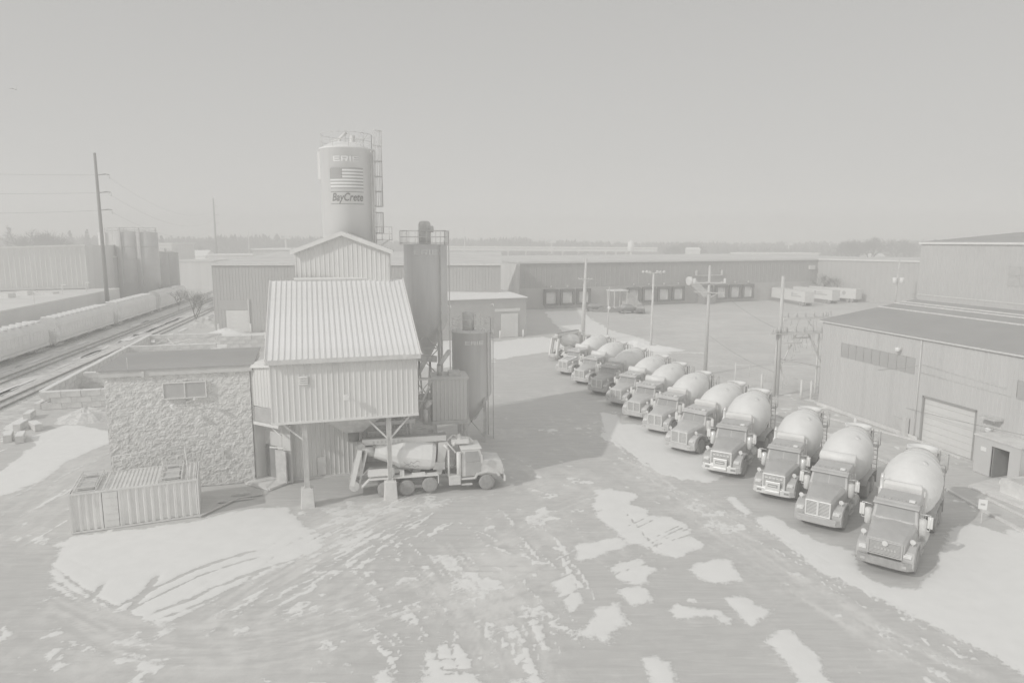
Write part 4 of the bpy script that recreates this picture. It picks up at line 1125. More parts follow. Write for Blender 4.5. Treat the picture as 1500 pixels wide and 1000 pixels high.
    # cab
    m = MB(); m.loft([[(-2.12, -1.0, .95), (-2.12, 1.0, .95), (-3.85, 1.02, .95), (-3.85, -1.02, .95)], [(-2.12, -1.0, 1.95), (-2.12, 1.0, 1.95), (-3.85, 1.02, 1.95), (-3.85, -1.02, 1.95)], [(-2.42, -.9, 2.72), (-2.42, .9, 2.72), (-3.8, .94, 2.76), (-3.8, -.94, 2.76)]]); co = obj('cab', m, paint, t, bevel=.05)
    m = MB(); m.loft([[(-2.3, -.93, 2.66), (-2.3, .93, 2.66), (-3.86, .97, 2.7), (-3.86, -.97, 2.7)], [(-2.42, -.88, 2.83), (-2.42, .88, 2.83), (-3.8, .9, 2.9), (-3.8, -.9, 2.9)]]); ro = obj('roof', m, paint, t, bevel=.05)
    m = MB(); m.hexa([(-2.14, -.98, 2.62), (-2.14, .98, 2.62), (-2.44, .98, 2.66), (-2.44, -.98, 2.66), (-2.16, -.97, 2.68), (-2.16, .97, 2.68), (-2.5, .97, 2.8), (-2.5, -.97, 2.8)]); obj('sun_visor', m, paint, ro)
    m = MB()
    for k in range(5): m.box(-2.55, -2.47, -.62 + k * .31 - .05, -.62 + k * .31 + .05, 2.84, 2.89)
    obj('marker_light', m, PANE, ro)
    m = MB(); m.box(-2.62, -2.45, .5, .74, 2.86, 2.95); obj('beacon', m, WHITE, ro)
    def wsq(y0, y1, e=.012):
        mm_ = MB(); f = lambda z: -2.12 - .3 * (z - 1.95) / .77
        z0, z1 = 2.02, 2.62
        mm_.hexa([(f(z0) + e, y0, z0), (f(z0) + e, y1, z0), (f(z0) - .02, y1, z0), (f(z0) - .02, y0, z0), (f(z1) + e, y0 * .93, z1), (f(z1) + e, y1 * .93, z1), (f(z1) - .02, y1 * .93, z1), (f(z1) - .02, y0 * .93, z1)]); return mm_
    if grille == 'dark': obj('windshield', wsq(-.84, .84), GLASS, co)
    else: obj('windshield', wsq(-.86, -.02), GLASS, co); obj('windshield', wsq(.02, .86), GLASS, co)
    m = MB(); m.bar((-2.13, -.6, 2.0), (-2.25, -.1, 2.15), .02); m.bar((-2.13, .2, 2.0), (-2.25, .7, 2.15), .02); m.bar((-2.08, -.8, 1.97), (-2.08, .8, 1.97), .04); obj('wiper', m, CHROME, co)
    for sg in (-1, 1):
        m = MB(); m.hexa([(-2.35, sg * 1.0, 1.1), (-3.35, sg * 1.02, 1.1), (-3.35, sg * 1.045, 1.1), (-2.35, sg * 1.03, 1.1), (-2.35, sg * 1.0, 1.95), (-3.35, sg * 1.01, 1.95), (-3.35, sg * 1.045, 1.95), (-2.35, sg * 1.03, 1.95)]); do = obj('door', m, paint, t)
        m = MB(); m.hexa([(-2.35, sg * .95, 2.0), (-3.3, sg * .96, 2.0), (-3.3, sg * 1.035, 2.0), (-2.35, sg * 1.015, 2.0), (-2.55, sg * .88, 2.58), (-3.28, sg * .9, 2.58), (-3.28, sg * .97, 2.58), (-2.55, sg * .955, 2.58)]); obj('window', m, GLASS, do)
        m = MB(); m.bar((-3.45, sg * 1.1, 1.2), (-3.45, sg * 1.1, 2.5), .03); obj('grab_rail', m, CHROME, do)
    # stacks
    for sg in ((stack,) if stack else ()):
        m = MB(); m.tube([(-4.02, sg * .98, 1.0), (-4.02, sg * .98, 3.25), (-4.2, sg * .98, 3.5)], .085, 10); so_ = obj('exhaust_stack', m, CHROME, t)
        m = MB(); m.cyl((-4.02, sg * .98, 1.7), (-4.02, sg * .98, 2.8), .13, n=12); obj('heat_shield', m, GALV, so_)
    m = MB(); 
    for k in range(3): m.bar((-4.05 - k * .12, .92, 1.0), (-4.05 - k * .12, .92, 3.0 - k * .1), .05)
    for k in range(6): m.bar((-4.05, .92, 1.3 + k * .28), (-4.29, .92, 1.3 + k * .28), .03)
    obj('ladder', m, PAINTW, t)
    # water tank
    if tank == 'cylinder': m = MB(); m.lathe([(0, .2), (.06, .33), (1.9, .33), (1.96, .2)], (-4.25, -1.0, 3.0), (0, 1, 0), 20); m.box(-4.35, -4.1, -.7, .7, 2.45, 2.8); obj('water_tank', m, drumm, t)
    else: m = MB(); m.loft([[(-4.05, -.95, 2.35), (-4.05, .8, 2.35), (-4.3, .8, 2.35), (-4.3, -.95, 2.35)], [(-4.02, -.95, 3.1), (-4.02, .8, 3.1), (-4.4, .8, 3.1), (-4.4, -.95, 3.1)], [(-4.15, -.9, 3.2), (-4.15, .75, 3.2), (-4.4, .75, 3.2), (-4.4, -.9, 3.2)]]); obj('water_tank', m, PAINTW, t, bevel=.05)
    m = MB(); m.box(-4.75, -4.3, -.55, .55, 1.0, 2.2); m.bar((-4.5, -.5, 1.0), (-4.35, -.5, 2.7), .12); m.bar((-4.5, .5, 1.0), (-4.35, .5, 2.7), .12); obj('front_pedestal', m, CHASS, t)
    # drum
    p0 = Vector((-4.5, 0, 2.12)); ax = (Vector((-9.3, 0, 3.25)) - p0).normalized()
    prof = [(0, .3), (.02, .75), (.35, 1.1), (1.0, 1.3), (1.65, 1.38), (2.55, 1.37), (3.2, 1.22), (4.0, .92), (4.7, .68), (4.95, .58), (5.0, .5), (4.7, .42)]
    m = MB(); m.lathe(prof, p0, ax, 40, cap=False); do = obj('drum', m, drumm, t)
    m = MB()
    for tt, rr in ((.98, 1.30), (1.66, 1.388), (2.54, 1.378), (3.2, 1.228)): m.lathe([(tt, rr - .02), (tt, rr), (tt + .035, rr), (tt + .035, rr - .02)], p0, ax, 40, cap=False)
    obj('weld_band', m, drumm, do)
    m = MB(); m.lathe([(4.05, .88), (4.05, .98), (4.2, .98), (4.2, .84)], p0, ax, 32, cap=False); obj('roller_track', m, STEELD, do)
    m = MB(); m.lathe([(0, .02), (0, .16), (.03, .16), (.03, .02)], p0 + ax * 2.1 + Vector((0, .55, 0)) + Vector(((-ax.z * 0) or 0, 0, 0)) + Vector((ax.z, 0, -ax.x)) * 1.23, Vector((ax.z, .45, -ax.x)), 12); obj('hatch', m, drumm, do)
    # rear pedestal, hopper, chutes
    m = MB()
    for sg in (-1, 1): m.bar((-8.7, sg * .5, 1.0), (-9.0, sg * .62, 2.75), .14); m.bar((-9.6, sg * .5, 1.0), (-9.1, sg * .62, 2.75), .12); m.bar((-9.35, sg * .7, 1.0), (-9.35, sg * .75, 3.6), .09)
    m.bar((-9.0, -.65, 2.5), (-9.0, .65, 2.5), .14); obj('rear_pedestal', m, CHASS, t)
    hp = MB(); hp.loft([[(-9.2 + .5 * math.cos(a), .55 * math.sin(a), 3.45) for a in [k * math.pi / 8 for k in range(16)]], [(-9.2 + .62 * math.cos(a), .76 * math.sin(a), 3.72) for a in [k * math.pi / 8 for k in range(16)]], [(-9.2 + .64 * math.cos(a), .79 * math.sin(a), 3.88) for a in [k * math.pi / 8 for k in range(16)]], [(-9.2 + .54 * math.cos(a), .68 * math.sin(a), 3.87) for a in [k * math.pi / 8 for k in range(16)]], [(-9.2 + .3 * math.cos(a), .34 * math.sin(a), 3.55) for a in [k * math.pi / 8 for k in range(16)]]], cap=False, sm=True); obj('charge_hopper', hp, drumm, t)
    m = MB(); rings = []
    for x, z in ((-9.7, 3.0), (-10.0, 2.1), (-10.15, 1.4)): rings.append([(x + .12 * math.sin(a), .28 * math.cos(a), z + .1 * math.sin(a)) for a in [math.pi * k / 6 for k in range(7)]] + [(x + .16 * math.sin(a) + .03, .33 * math.cos(a), z + .14 * math.sin(a)) for a in [math.pi * k / 6 for k in range(6, -1, -1)]])
    m.loft(rings); obj('discharge_chute', m, STEELD, t)
    m = MB()
    for y in (.82, 1.12): m.bar((-9.75, y, .9), (-9.55, y, 3.7), .05)
    for k in range(9): m.bar((-9.74 + k * .02, .82, 1.1 + k * .3), (-9.74 + k * .02, 1.12, 1.1 + k * .3), .035)
    m.box(-9.9, -9.3, .75, 1.2, 2.6, 2.65); m.tube([(-9.9, 1.2, 2.6), (-9.9, 1.2, 3.5), (-9.3, 1.2, 3.5), (-9.3, 1.2, 2.6)], .025, 5); obj('rear_ladder', m, STEELD, t)
    return t

GRP = 'mixer trucks parked in a row'
def heading(deg): return R(deg)
place = [ # x, y (front bumper centre), heading, scale
 (19.0, 32.95, -129, 1.12), (17.95, 38.3, -128, 1.10), (17.1, 42.9, -125, 1.10), (15.0, 47.4, -123, 1.17), (13.3, 53.0, -133, 1.12),
 (12.5, 58.5, -130, 1.08), (11.5, 63.4, -129, 1.08), (10.6, 68.9, -131, 1.06), (9.3, 74.2, -130, 1.06), (7.9, 79.6, -130, 1.05), (6.4, 85.5, -131, 1.05)]
ORD = ['nearest the camera', 'second', 'third', 'fourth', 'fifth', 'sixth', 'seventh', 'eighth', 'ninth', 'tenth', 'eleventh']
A1 = make_mixer('front mixer truck nearest the camera, wide dark grille with small badge, sun on windshield', grille='dark', tank='flat', stack=-1)
A2 = make_mixer('second mixer truck from the near end, chrome slat grille, white cylinder tank over cab', grille='slats', tank='cylinder', stack=0)
A3 = make_mixer('third mixer truck from the near end, chrome grille with hitch plate, stack beside cab', grille='letters', tank='flat', stack=-1)
A5 = make_mixer('fifth mixer truck from the near end, chrome slat grille, drum well behind its cab', paint=PAINT2, grille='slats', tank='flat', stack=0)
A7 = make_mixer('seventh mixer truck from near end, small white cylinder tank between cab and drum', paint=PAINT2, grille='slats', tank='cylinder', stack=0)
protos = {0: A1, 1: A2, 2: A3, 4: A5, 6: A7}
for k, o in protos.items():
    x, y, h, s = place[k]; o.location = (x, y, 0); o.rotation_euler = (0, 0, R(h)); o.scale = (s,) * 3; o['group'] = GRP
def put(src, k, label):
    x, y, h, s = place[k]; return dup(src, (x, y, 0), R(h), label, GRP, s)
put(A3, 3, 'fourth mixer truck from the near end, chrome grille with hitch plate')
put(A5, 5, 'sixth mixer truck from the near end, plain white front tank')
put(A7, 7, 'eighth mixer truck from the near end, just outside the big shadow edge')
put(A2, 8, 'ninth mixer truck from the near end, hood painted darker for the silo shadow')  # darker paint than its neighbours, silo shadow put into the colour
put(A7, 9, 'tenth mixer truck from the near end, third from the far end of the row')
wl_ = put(A7, 10, 'eleventh mixer truck from the near end, the one with the white framed hood')
for c in wl_.children:
    if c.name.startswith('hood'): c['label'] = 'hood with white painted frame lines'
HM = MB(); 
for a in (-.86, .6): HM.hexa([(-.35, a * .78, 1.76), (-.35, (a + .22) * .78, 1.76), (-2.1, a + .22, 2.08), (-2.1, a, 2.08), (-.35, a * .78, 1.80), (-.35, (a + .22) * .78, 1.80), (-2.1, a + .22, 2.12), (-2.1, a, 2.12)])
HM.box(-.6, -.3, -.62, .62, 1.76, 1.83); HM.box(-2.1, -1.85, -.8, .8, 2.05, 2.12)
obj('hood_band', HM, WHITE, wl_)

# ------------------------------------------------------------------ conveyor mixer trucks
def make_conveyor(label):
    t = thing('conveyor_mixer_truck', label, 'mixer truck')
    m = MB()
    for y in (-.43, .43): m.box(-10.3, -.4, y - .05, y + .05, .8, 1.08)
    for x in (-10.2, -8, -6, -4, -2): m.box(x - .06, x + .06, -.43, .43, .82, 1.0)
    obj('chassis', m, CHASS, t)
    CP = mat('conveyor truck paint', .62, rough=.4, var=.06, dirt=.5, dirtcol=.7, dscale=1.3)
    m = MB(); m.loft([[(-.12, -1.0, .95), (-.12, 1.0, .95), (-1.95, 1.05, 1.0), (-1.95, -1.05, 1.0)], [(-.08, -.98, 1.55), (-.08, .98, 1.55), (-1.95, 1.03, 1.65), (-1.95, -1.03, 1.65)], [(-.22, -.9, 1.95), (-.22, .9, 1.95), (-1.95, .98, 2.15), (-1.95, -.98, 2.15)]]); obj('hood', m, CP, t, bevel=.06)
    m = MB(); m.box(-.1, .04, -1.15, 1.15, .5, .9); obj('bumper', m, CHROME, t, bevel=.03)
    m = MB(); m.box(-.1, -.02, -.6, .6, 1.0, 1.5); obj('grille', m, STEELD, t)
    m = MB(); m.loft([[(-1.4, -1.02, 1.0), (-1.4, 1.02, 1.0), (-3.0, 1.05, 1.0), (-3.0, -1.05, 1.0)], [(-1.45, -1.0, 2.0), (-1.45, 1.0, 2.0), (-3.0, 1.02, 2.0), (-3.0, -1.02, 2.0)], [(-1.7, -.92, 2.85), (-1.7, .92, 2.85), (-2.95, .95, 2.85), (-2.95, -.95, 2.85)]]); co = obj('cab', m, CP, t, bevel=.05)
    m = MB(); m.box(-3.05, -1.6, -.98, .98, 2.85, 2.95); obj('roof', m, PAINTW, t, bevel=.03)
    m = MB(); m.hexa([(-1.43, -.88, 2.05), (-1.43, .88, 2.05), (-1.5, .88, 2.05), (-1.5, -.88, 2.05), (-1.63, -.84, 2.72), (-1.63, .84, 2.72), (-1.7, .84, 2.72), (-1.7, -.84, 2.72)]); obj('windshield', m, GLASS, co)
    for sg in (-1, 1):
        m = MB(); m.box(-2.75, -1.7, min(sg * 1.0, sg * 1.06), max(sg * 1.0, sg * 1.06), 1.05, 2.0); do = obj('door', m, mat('darker door paint', (.55, .547, .54)), t)  # door base colour set darker than the cab paint
        m = MB(); m.hexa([(-1.7, sg * .97, 2.03), (-2.75, sg * .97, 2.03), (-2.75, sg * 1.04, 2.03), (-1.7, sg * 1.04, 2.03), (-1.85, sg * .9, 2.72), (-2.75, sg * .9, 2.72), (-2.75, sg * .97, 2.72), (-1.85, sg * .97, 2.72)]); obj('window', m, GLASS, do)
        m = MB(); m.prism([(-.35, .95), (-.5, 1.2), (-1.25, 1.35), (-2.0, 1.2), (-2.15, .9), (-2.05, .9), (-1.9, 1.12), (-1.25, 1.25), (-.6, 1.1), (-.5, .9)], 'y', min(sg * .8, sg * 1.2), max(sg * .8, sg * 1.2)); obj('fender', m, CP, t)
        m = MB(); m.box(-.14, -.04, min(sg * .68, sg * .95), max(sg * .68, sg * .95), 1.1, 1.35); obj('headlight', m, CHROME, t)
        wheel(t, -1.3, sg * 1.03, .54, WT3, WR3)
        wheel(t, -5.2, sg * 1.02, .66, WT, WR)
        wheel(t, -6.75, sg * .95, .54, WT3, WR3); wheel(t, -8.15, sg * .95, .54, WT3, WR3)
        m = MB(); m.box(-3.9, -3.1, min(sg * .75, sg * 1.2), max(sg * .75, sg * 1.2), .5, 1.15); obj('tool_box', m, GALV, t, bevel=.03)
        m = MB(); m.box(-3.05, -2.3, min(sg * .95, sg * 1.2), max(sg * .95, sg * 1.2), .45, .52); m.box(-3.05, -.9 - 1.2, min(sg * 1.0, sg * 1.22), max(sg * 1.0, sg * 1.22), .85, .92); obj('step', m, TRIM, t)
        m = MB(); m.hexa([(-4.6, sg * .7, 1.28), (-9.2, sg * .7, 1.28), (-9.2, sg * 1.24, 1.28), (-4.6, sg * 1.24, 1.28), (-4.6, sg * .7, 1.36), (-9.2, sg * .7, 1.36), (-9.2, sg * 1.24, 1.36), (-4.6, sg * 1.24, 1.36)])
        m.box(-4.66, -4.6, min(sg * .7, sg * 1.24), max(sg * .7, sg * 1.24), .75, 1.36); m.bar((-9.2, sg * 1.0, 1.3), (-9.7, sg * 1.0, .8), .35, .06); obj('deck_fender', m, TRIM, t)
        m = MB(); m.tube([(-3.2, sg * 1.0, 1.0), (-3.2, sg * 1.0, 2.75)], .16 if sg < 0 else .1, 10); obj('exhaust_stack', m, TRIM, t)
        m = MB(); m.tube([(-3.9, sg * 1.05, 1.1), (-3.9, sg * 1.05, 3.0), (-4.2, sg * .9, 3.3)], .07, 8); obj('hydraulic_riser', m, TRIM, t)
        m = MB(); m.bar((-1.55, sg * 1.08, 1.9), (-1.7, sg * 1.3, 2.5), .03); m.box(-1.72, -1.62, sg * 1.3 - .1, sg * 1.3 + .1, 2.0, 2.55); obj('mirror', m, GALV, t)
    p0 = Vector((-4.75, 0, 2.3)); ax = (Vector((-9.0, 0, 2.95)) - p0).normalized()
    m = MB(); m.lathe([(0, .3), (.02, .85), (.3, 1.0), (1.0, 1.03), (2.3, 1.0), (3.0, .75), (3.9, .52), (4.1, .5)], p0, ax, 12, cap=True, sm=False); do = obj('drum', m, DRUM, t)
    m = MB()
    for tt, rr in ((.3, 1.01), (1.0, 1.04), (2.3, 1.01)): m.lathe([(tt, rr - .03), (tt, rr), (tt + .03, rr), (tt + .03, rr - .03)], p0, ax, 12, cap=False, sm=False)
    obj('weld_band', m, DRUM, do)
    # scrawled dark lettering on the drum sides (unreadable in the photograph)
    m = MB(); rq = random.Random(5)
    for sg in (-1, 1):
        for g_ in range(2):
            x = -6.35 - g_ * .0; pts = []
            for k in range(9): pts.append((-6.9 + k * .13 + rq.uniform(-.05, .05), sg * 1.045, 2.02 + g_ * .22 + rq.uniform(-.11, .11)))
            m.tube(pts, .014, 4)
    obj('marking', m, INK, do)
    m = MB(); m.box(-9.6, -3.95, -.25, .25, 3.38, 3.8); bo = obj('conveyor_boom', m, PAINTW, t, bevel=.02)
    m = MB(); m.box(-9.6, -3.95, -.29, .29, 3.8, 3.86); m.cyl((-5.6, -.3, 3.3), (-5.6, .3, 3.3), .07, n=8); m.cyl((-8.8, -.35, 3.3), (-8.8, .35, 3.3), .14, n=10); obj('belt', m, TYRE, bo)
    m = MB()
    for k in range(8):
        for sg in (-1, 1): m.box(-8.9 + k * .27, -8.78 + k * .27, sg * .256 - .004, sg * .256 + .004, 3.5, 3.66)
    obj('marking', m, mat('faded boom lettering', .6), bo)
    m = MB()
    for sg in (-1, 1): m.bar((-9.75, sg * .55, 3.2), (-10.35, sg * .6, .8), .3, .22)
    obj('folded_chute', m, PAINTW, t)
    m = MB(); m.cyl((-9.65, -.5, 3.35), (-9.65, .5, 3.35), .26, n=12); m.bar((-9.3, -.5, 3.1), (-9.9, -.5, .7), .12); m.bar((-9.3, .5, 3.1), (-9.9, .5, .7), .12); m.cyl((-10.2, -.7, .75), (-10.2, .7, .75), .34, n=14); obj('rear_gear', m, STEELD, t)
    m = MB(); m.loft([[(-8.9 + .3 * math.cos(a), .3 * math.sin(a), 2.6) for a in [k * math.pi / 7 for k in range(14)]], [(-9.3 + .55 * math.cos(a), .65 * math.sin(a), 3.3) for a in [k * math.pi / 7 for k in range(14)]]], sm=True); obj('charge_hopper', m, STEELD, t)
    m = MB(); m.hexa([(-4.35, -.5, 1.1), (-4.35, .5, 1.1), (-4.7, .5, 1.1), (-4.7, -.5, 1.1), (-3.85, -.55, 3.3), (-3.85, .55, 3.3), (-4.5, .55, 3.3), (-4.5, -.55, 3.3)]); m.box(-4.9, -4.1, -.6, .6, 1.5, 2.0); obj('front_pedestal', m, CP, t)
    m = MB(); m.tube([(-3.5, -.4, 3.0), (-3.2, 0, 3.5), (-2.3, .2, 3.35), (-2.0, .1, 3.0)], .1, 8); m.box(-3.6, -2.4, -.3, .3, 3.1, 3.4); m.tube([(-3.9, 0, 3.3), (-3.4, .3, 3.6), (-2.6, .3, 3.2)], .06, 6); m.lathe([(0, .2), (.3, .28)], (-3.2, 0, 3.45), (1, 0, .2), 12); m.bar((-3.9, -.6, 3.3), (-3.4, -.9, 2.7), .08); obj('boom_head', m, TRIM, t)
    m = MB(); m.bar((-5.4, -.6, 2.6), (-6.6, -.3, 3.3), .08); m.bar((-5.4, .6, 2.6), (-6.6, .3, 3.3), .08); obj('boom_strut', m, TRIM, t)
    m = MB(); m.box(-9.3, -7.55, -1.15, -.95, 1.5, 1.95); m.box(-7.2, -6.9, -1.1, -.85, 1.36, 1.75); m.box(-6.4, -5.5, -1.1, -.8, 1.36, 1.47); obj('side_tank', m, TRIM, t)
    return t
B1 = make_conveyor('mixer truck with long folded conveyor boom loading under the raised clad bay')
B1.location = (-.72, 46.55, 0); B1.rotation_euler = (0, 0, R(12.5))
dup(B1, (12.2, 104.0, 0), R(52), 'last mixer truck at the far end of the row, round hopper facing us', None)

# ================================================================== RAILWAY (left)
RD = Vector((math.cos(R(102.1)), math.sin(R(102.1)), 0)); RN = Vector((RD.y, -RD.x, 0))   # RN points to the yard
def strip(name, p, d, nrm, L0, L1, w0, w1, z, matl, kind='structure', parent=None):
    m = MB(); a = p + d * L0; b = p + d * L1
    m.add([a + nrm * w0 + Zv * z, a + nrm * w1 + Zv * z, b + nrm * w1 + Zv * z, b + nrm * w0 + Zv * z], [(0, 1, 2, 3)]); return obj(name, m, matl, parent, kind=kind)
P0 = Vector((-62.0, 81.5, 0))
bed = MB(); a, b_ = P0 - RD * 90, P0 + RD * 420
for p in (a, b_): pass
prof = [(-12.5, -.02), (-11, .12), (-2.6, .14), (-1.9, .1), (2.4, .12), (3.2, .12), (9.4, .12), (10.6, -.02)]
nseg = 60; vs = []; 
for i in range(nseg + 1):
    c = a + (b_ - a) * i / nseg
    for w_, z in prof: q = c + RN * w_; vs.append((q.x, q.y, z + (.0 if z < 0 else mnoise.noise(Vector((w_, i * .7, 0))) * .05)))
k = len(prof)
bed.add(vs, [(i * k + j, i * k + j + 1, (i + 1) * k + j + 1, (i + 1) * k + j) for i in range(nseg) for j in range(k - 1)]); obj('ballast_bed', bed, BALLAST, kind='structure')
for off, lab in ((-5.6, 'railway track under the standing hopper cars'), (0.2, 'railway track nearest the hopper cars, its rails clear'), (6.4, 'railway track nearest the concrete storage bins')):
    tr = thing('railway_track', lab, 'railway track', tuple(P0 + RN * off), R(12.1), 'railway tracks')
    for sx in (-.72, .72):
        m = MB(); m.box(sx - .035, sx + .035, -90, 420, .20, .34); m.box(sx - .07, sx + .07, -90, 420, .15, .2); obj('rail', m, RAIL, tr)
    m = MB(); n_ = 0; y = -50
    while y < 160: m.box(-1.3, 1.3, y, y + .24, .1, .17); y += .62
    o = obj('sleepers', m, mat('snow dusted sleeper', .40, var=.2, scale=2, dirt=.8, dirtcol=.8, dscale=.8), tr); o['kind'] = 'stuff'
# snow strips between tracks
sw = MB(); q_ = random.Random(8)
for k in range(70):
    y = q_.uniform(-35, 150); w_ = q_.choice((3.3, 3.3, 9.2, -2.3)) + q_.uniform(-.5, .5); c = P0 + RD * y + RN * w_
    L_, ww = q_.uniform(1.5, 7), q_.uniform(.12, .5); pts = []
    for s in range(14):
        an = 2 * math.pi * s / 14; r_ = 1 + q_.uniform(-.3, .3); p = c + RD * math.cos(an) * L_ * r_ + RN * math.sin(an) * ww * r_; pts.append((p.x, p.y, .185))
    sw.add(pts, [tuple(range(14))])
obj('snow_strips', sw, SNOW, kind='stuff')

# hopper cars
HCM = mat('weathered hopper car paint', (.88, .877, .87), rough=.6, var=.05, scale=.35, dirt=.45, dscale=.3, dstretch=(1, 1, .5))
def hopper_car(label):
    t = thing('hopper_car', label, 'rail car', group='hopper cars standing on the left track')
    L_, hh, w_ = 26.4, 4.95, 1.65
    sec = [(-w_ * .55, 1.0), (-w_ * .92, 1.7), (-w_, 2.4), (-w_, 3.6), (-w_ * .93, 4.2), (-w_ * .7, 4.7), (-w_ * .35, hh), (w_ * .35, hh), (w_ * .7, 4.7), (w_ * .93, 4.2), (w_, 3.6), (w_, 2.4), (w_ * .92, 1.7), (w_ * .55, 1.0)]
    m = MB(); m.loft([[(x, y, z if z > 1.9 else z + abs(0)) for x, z in sec] for y in (-L_ / 2 + 1.2, L_ / 2 - 1.2)]); 
    obj('body', m, HCM, t)
    m = MB()
    for k in range(22):
        y = -L_ / 2 + 1.6 + k * (L_ - 3.2) / 21
        for sg in (-1, 1): m.hexa([(sg * w_ * .99, y - .04, 2.3), (sg * (w_ + .035), y - .04, 2.3), (sg * (w_ + .035), y + .04, 2.3), (sg * w_ * .99, y + .04, 2.3), (sg * w_ * .99, y - .04, 3.7), (sg * (w_ + .035), y - .04, 3.7), (sg * (w_ + .035), y + .04, 3.7), (sg * w_ * .99, y + .04, 3.7)])
    for sg in (-1, 1): m.box(sg * w_ - .04, sg * w_ + .04, -L_ / 2, L_ / 2, 3.68, 3.8); m.box(sg * 1.2 - .08, sg * 1.2 + .08, -L_ / 2, L_ / 2, 1.1, 1.5)
    obj('side_rib', m, HCM, t)
    m = MB()
    for k in range(4):
        y = -L_ / 2 + 4.2 + k * (L_ - 8.4) / 3
        m.loft([[(-1.2, y - 2, 1.4), (1.2, y - 2, 1.4), (1.2, y + 2, 1.4), (-1.2, y + 2, 1.4)], [(-.4, y - .5, .5), (.4, y - .5, .5), (.4, y + .5, .5), (-.4, y + .5, .5)]])
    obj('discharge_bay', m, STEELD, t)
    m = MB(); m.box(-.4, .4, -L_ / 2 + 1.2, L_ / 2 - 1.2, hh, hh + .05); wk = obj('roof_walk', m, SNOW, t)
    hm = MB(); hm.lathe([(0, .42), (.14, .42), (.2, .3)], (0, 0, hh), (0, 0, 1), 12); hme = hm.mesh('hatch', SNOW)
    for k in range(12):
        for sg in (-1, 1): h_ = obj('hatch', hme, parent=t); h_.location = (sg * .85, -L_ / 2 + 2.3 + k * (L_ - 4.6) / 11, -.12)
    for e in (-1, 1):
        m = MB(); ye = e * L_ / 2
        m.box(-1.5, 1.5, min(ye, ye - e * .15), max(ye, ye - e * .15), 1.05, 1.35)
        for sx in (-1.4, 1.4): m.bar((sx, ye - e * .1, 1.1), (sx * .9, ye - e * 1.3, 4.3), .09); m.bar((sx, ye - e * .1, 1.1), (sx, ye - e * .1, 3.4), .07)
        for k in range(6): m.bar((1.0, ye - e * .1, 1.4 + k * .36), (1.45, ye - e * .1, 1.4 + k * .36), .04); m.bar((-1.0, ye - e * .1, 1.4 + k * .36), (-1.45, ye - e * .1, 1.4 + k * .36), .04)
        m.box(-.15, .15, min(ye, ye + e * .7), max(ye, ye + e * .7), .85, 1.1); obj('end_frame', m, STEELD, t)
        tk = MB(); yt = e * (L_ / 2 - 2.6)
        for sx in (-.95, .95): tk.box(sx - .1, sx + .1, yt - 1.2, yt + 1.2, .5, .8)
        bo_ = obj('bogie', tk, CHASS, t)
        for dy in (-.9, .9):
            m = MB()
            for sx in (-.74, .74): m.cyl((sx - .06, yt + dy, .79 - .01), (sx + .06, yt + dy, .78), .44, n=16)
            m.cyl((-.8, yt + dy, .78), (.8, yt + dy, .78), .08, n=8); obj('wheelset', m, STEELD, bo_)
    return t
hc = hopper_car('grey covered hopper car cut off by the left edge of the picture')
hp0 = P0 + RN * -5.6
hc.rotation_euler = (0, 0, R(12.1)); hc.location = tuple(hp0 + RD * 11.0)
dup(hc, tuple(hp0 + RD * 38.9), R(12.1), 'grey covered hopper car, second from the left edge, in front of the utility pole')
dup(hc, tuple(hp0 + RD * 66.8), R(12.1), 'grey covered hopper car, third from the left edge, below the grey silo cluster')
dup(hc, tuple(hp0 + RD * 94.7), R(12.1), 'grey covered hopper car farthest to the right, beyond the silo cluster')

# ------------------------------------------------------------------ concrete block bins
BLK = MB(); BLK.box(-.9, .9, -.3, .3, 0, .58)
BLKc = mat('precast concrete block', .58, rough=.95, var=.1, scale=1.5, bump=.3, bscale=8, dirt=.4, dscale=1.0)
blk_me = BLK.mesh('block', BLKc)
SNB = MB(); SNB.box(-.88, .88, -.28, .28, 0, .07); snb_me = SNB.mesh('snow_cap', SNOW)
bq = random.Random(3)
def bin_wall(label, a, b, rows, skip=0.0):
    a, b = Vector((a[0], a[1], 0)), Vector((b[0], b[1], 0)); d = b - a; L_ = d.length; an = math.atan2(d.y, d.x)
    t = thing('block_wall', label, 'concrete wall', tuple(a), an, 'storage bin walls of concrete blocks')
    for r_ in range(rows):
        s = .9 + (r_ % 2) * .9
        while s < L_ + .3:
            if not (r_ == rows - 1 and bq.random() < skip):
                o = obj('block', blk_me, parent=t); o.location = (s, bq.uniform(-.04, .04), r_ * .595); o.rotation_euler = (0, 0, bq.uniform(-.02, .02))
                if r_ == rows - 1: c = obj('snow_cap', snb_me, parent=o); c.location = (0, 0, .575); c['kind'] = 'stuff'
            s += 1.82
    return t
bin_wall('concrete block wall left of the stone building, the nearest cross wall of the bins', (-47.8, 67.8), (-39.0, 70.2), 3)
bin_wall('short concrete block wall behind the nearest cross wall, mostly hidden by the stone roof', (-49.8, 78.0), (-41.5, 80.3), 3)
bin_wall('two course concrete block wall behind the stone roof, second from the back', (-56.4, 97.5), (-45.2, 100.4), 3)
bin_wall('rearmost concrete block wall in front of the big grey warehouse', (-58.8, 109.5), (-48.0, 112.3), 3)
bin_wall('thick concrete block stub right of the rear bins, below the warehouse', (-44.9, 104.0), (-38.8, 105.6), 4)
bin_wall('long snow capped concrete block wall running beside the railway', (-48.0, 68.2), (-59.0, 110.0), 3)
bl = [((60, 588, .6), 12), ((43, 603, .6), 20), ((30, 618, .6), 15), ((12, 634, .6), 30), ((30, 640, .3), 30), ((52, 622, .4), 50)]
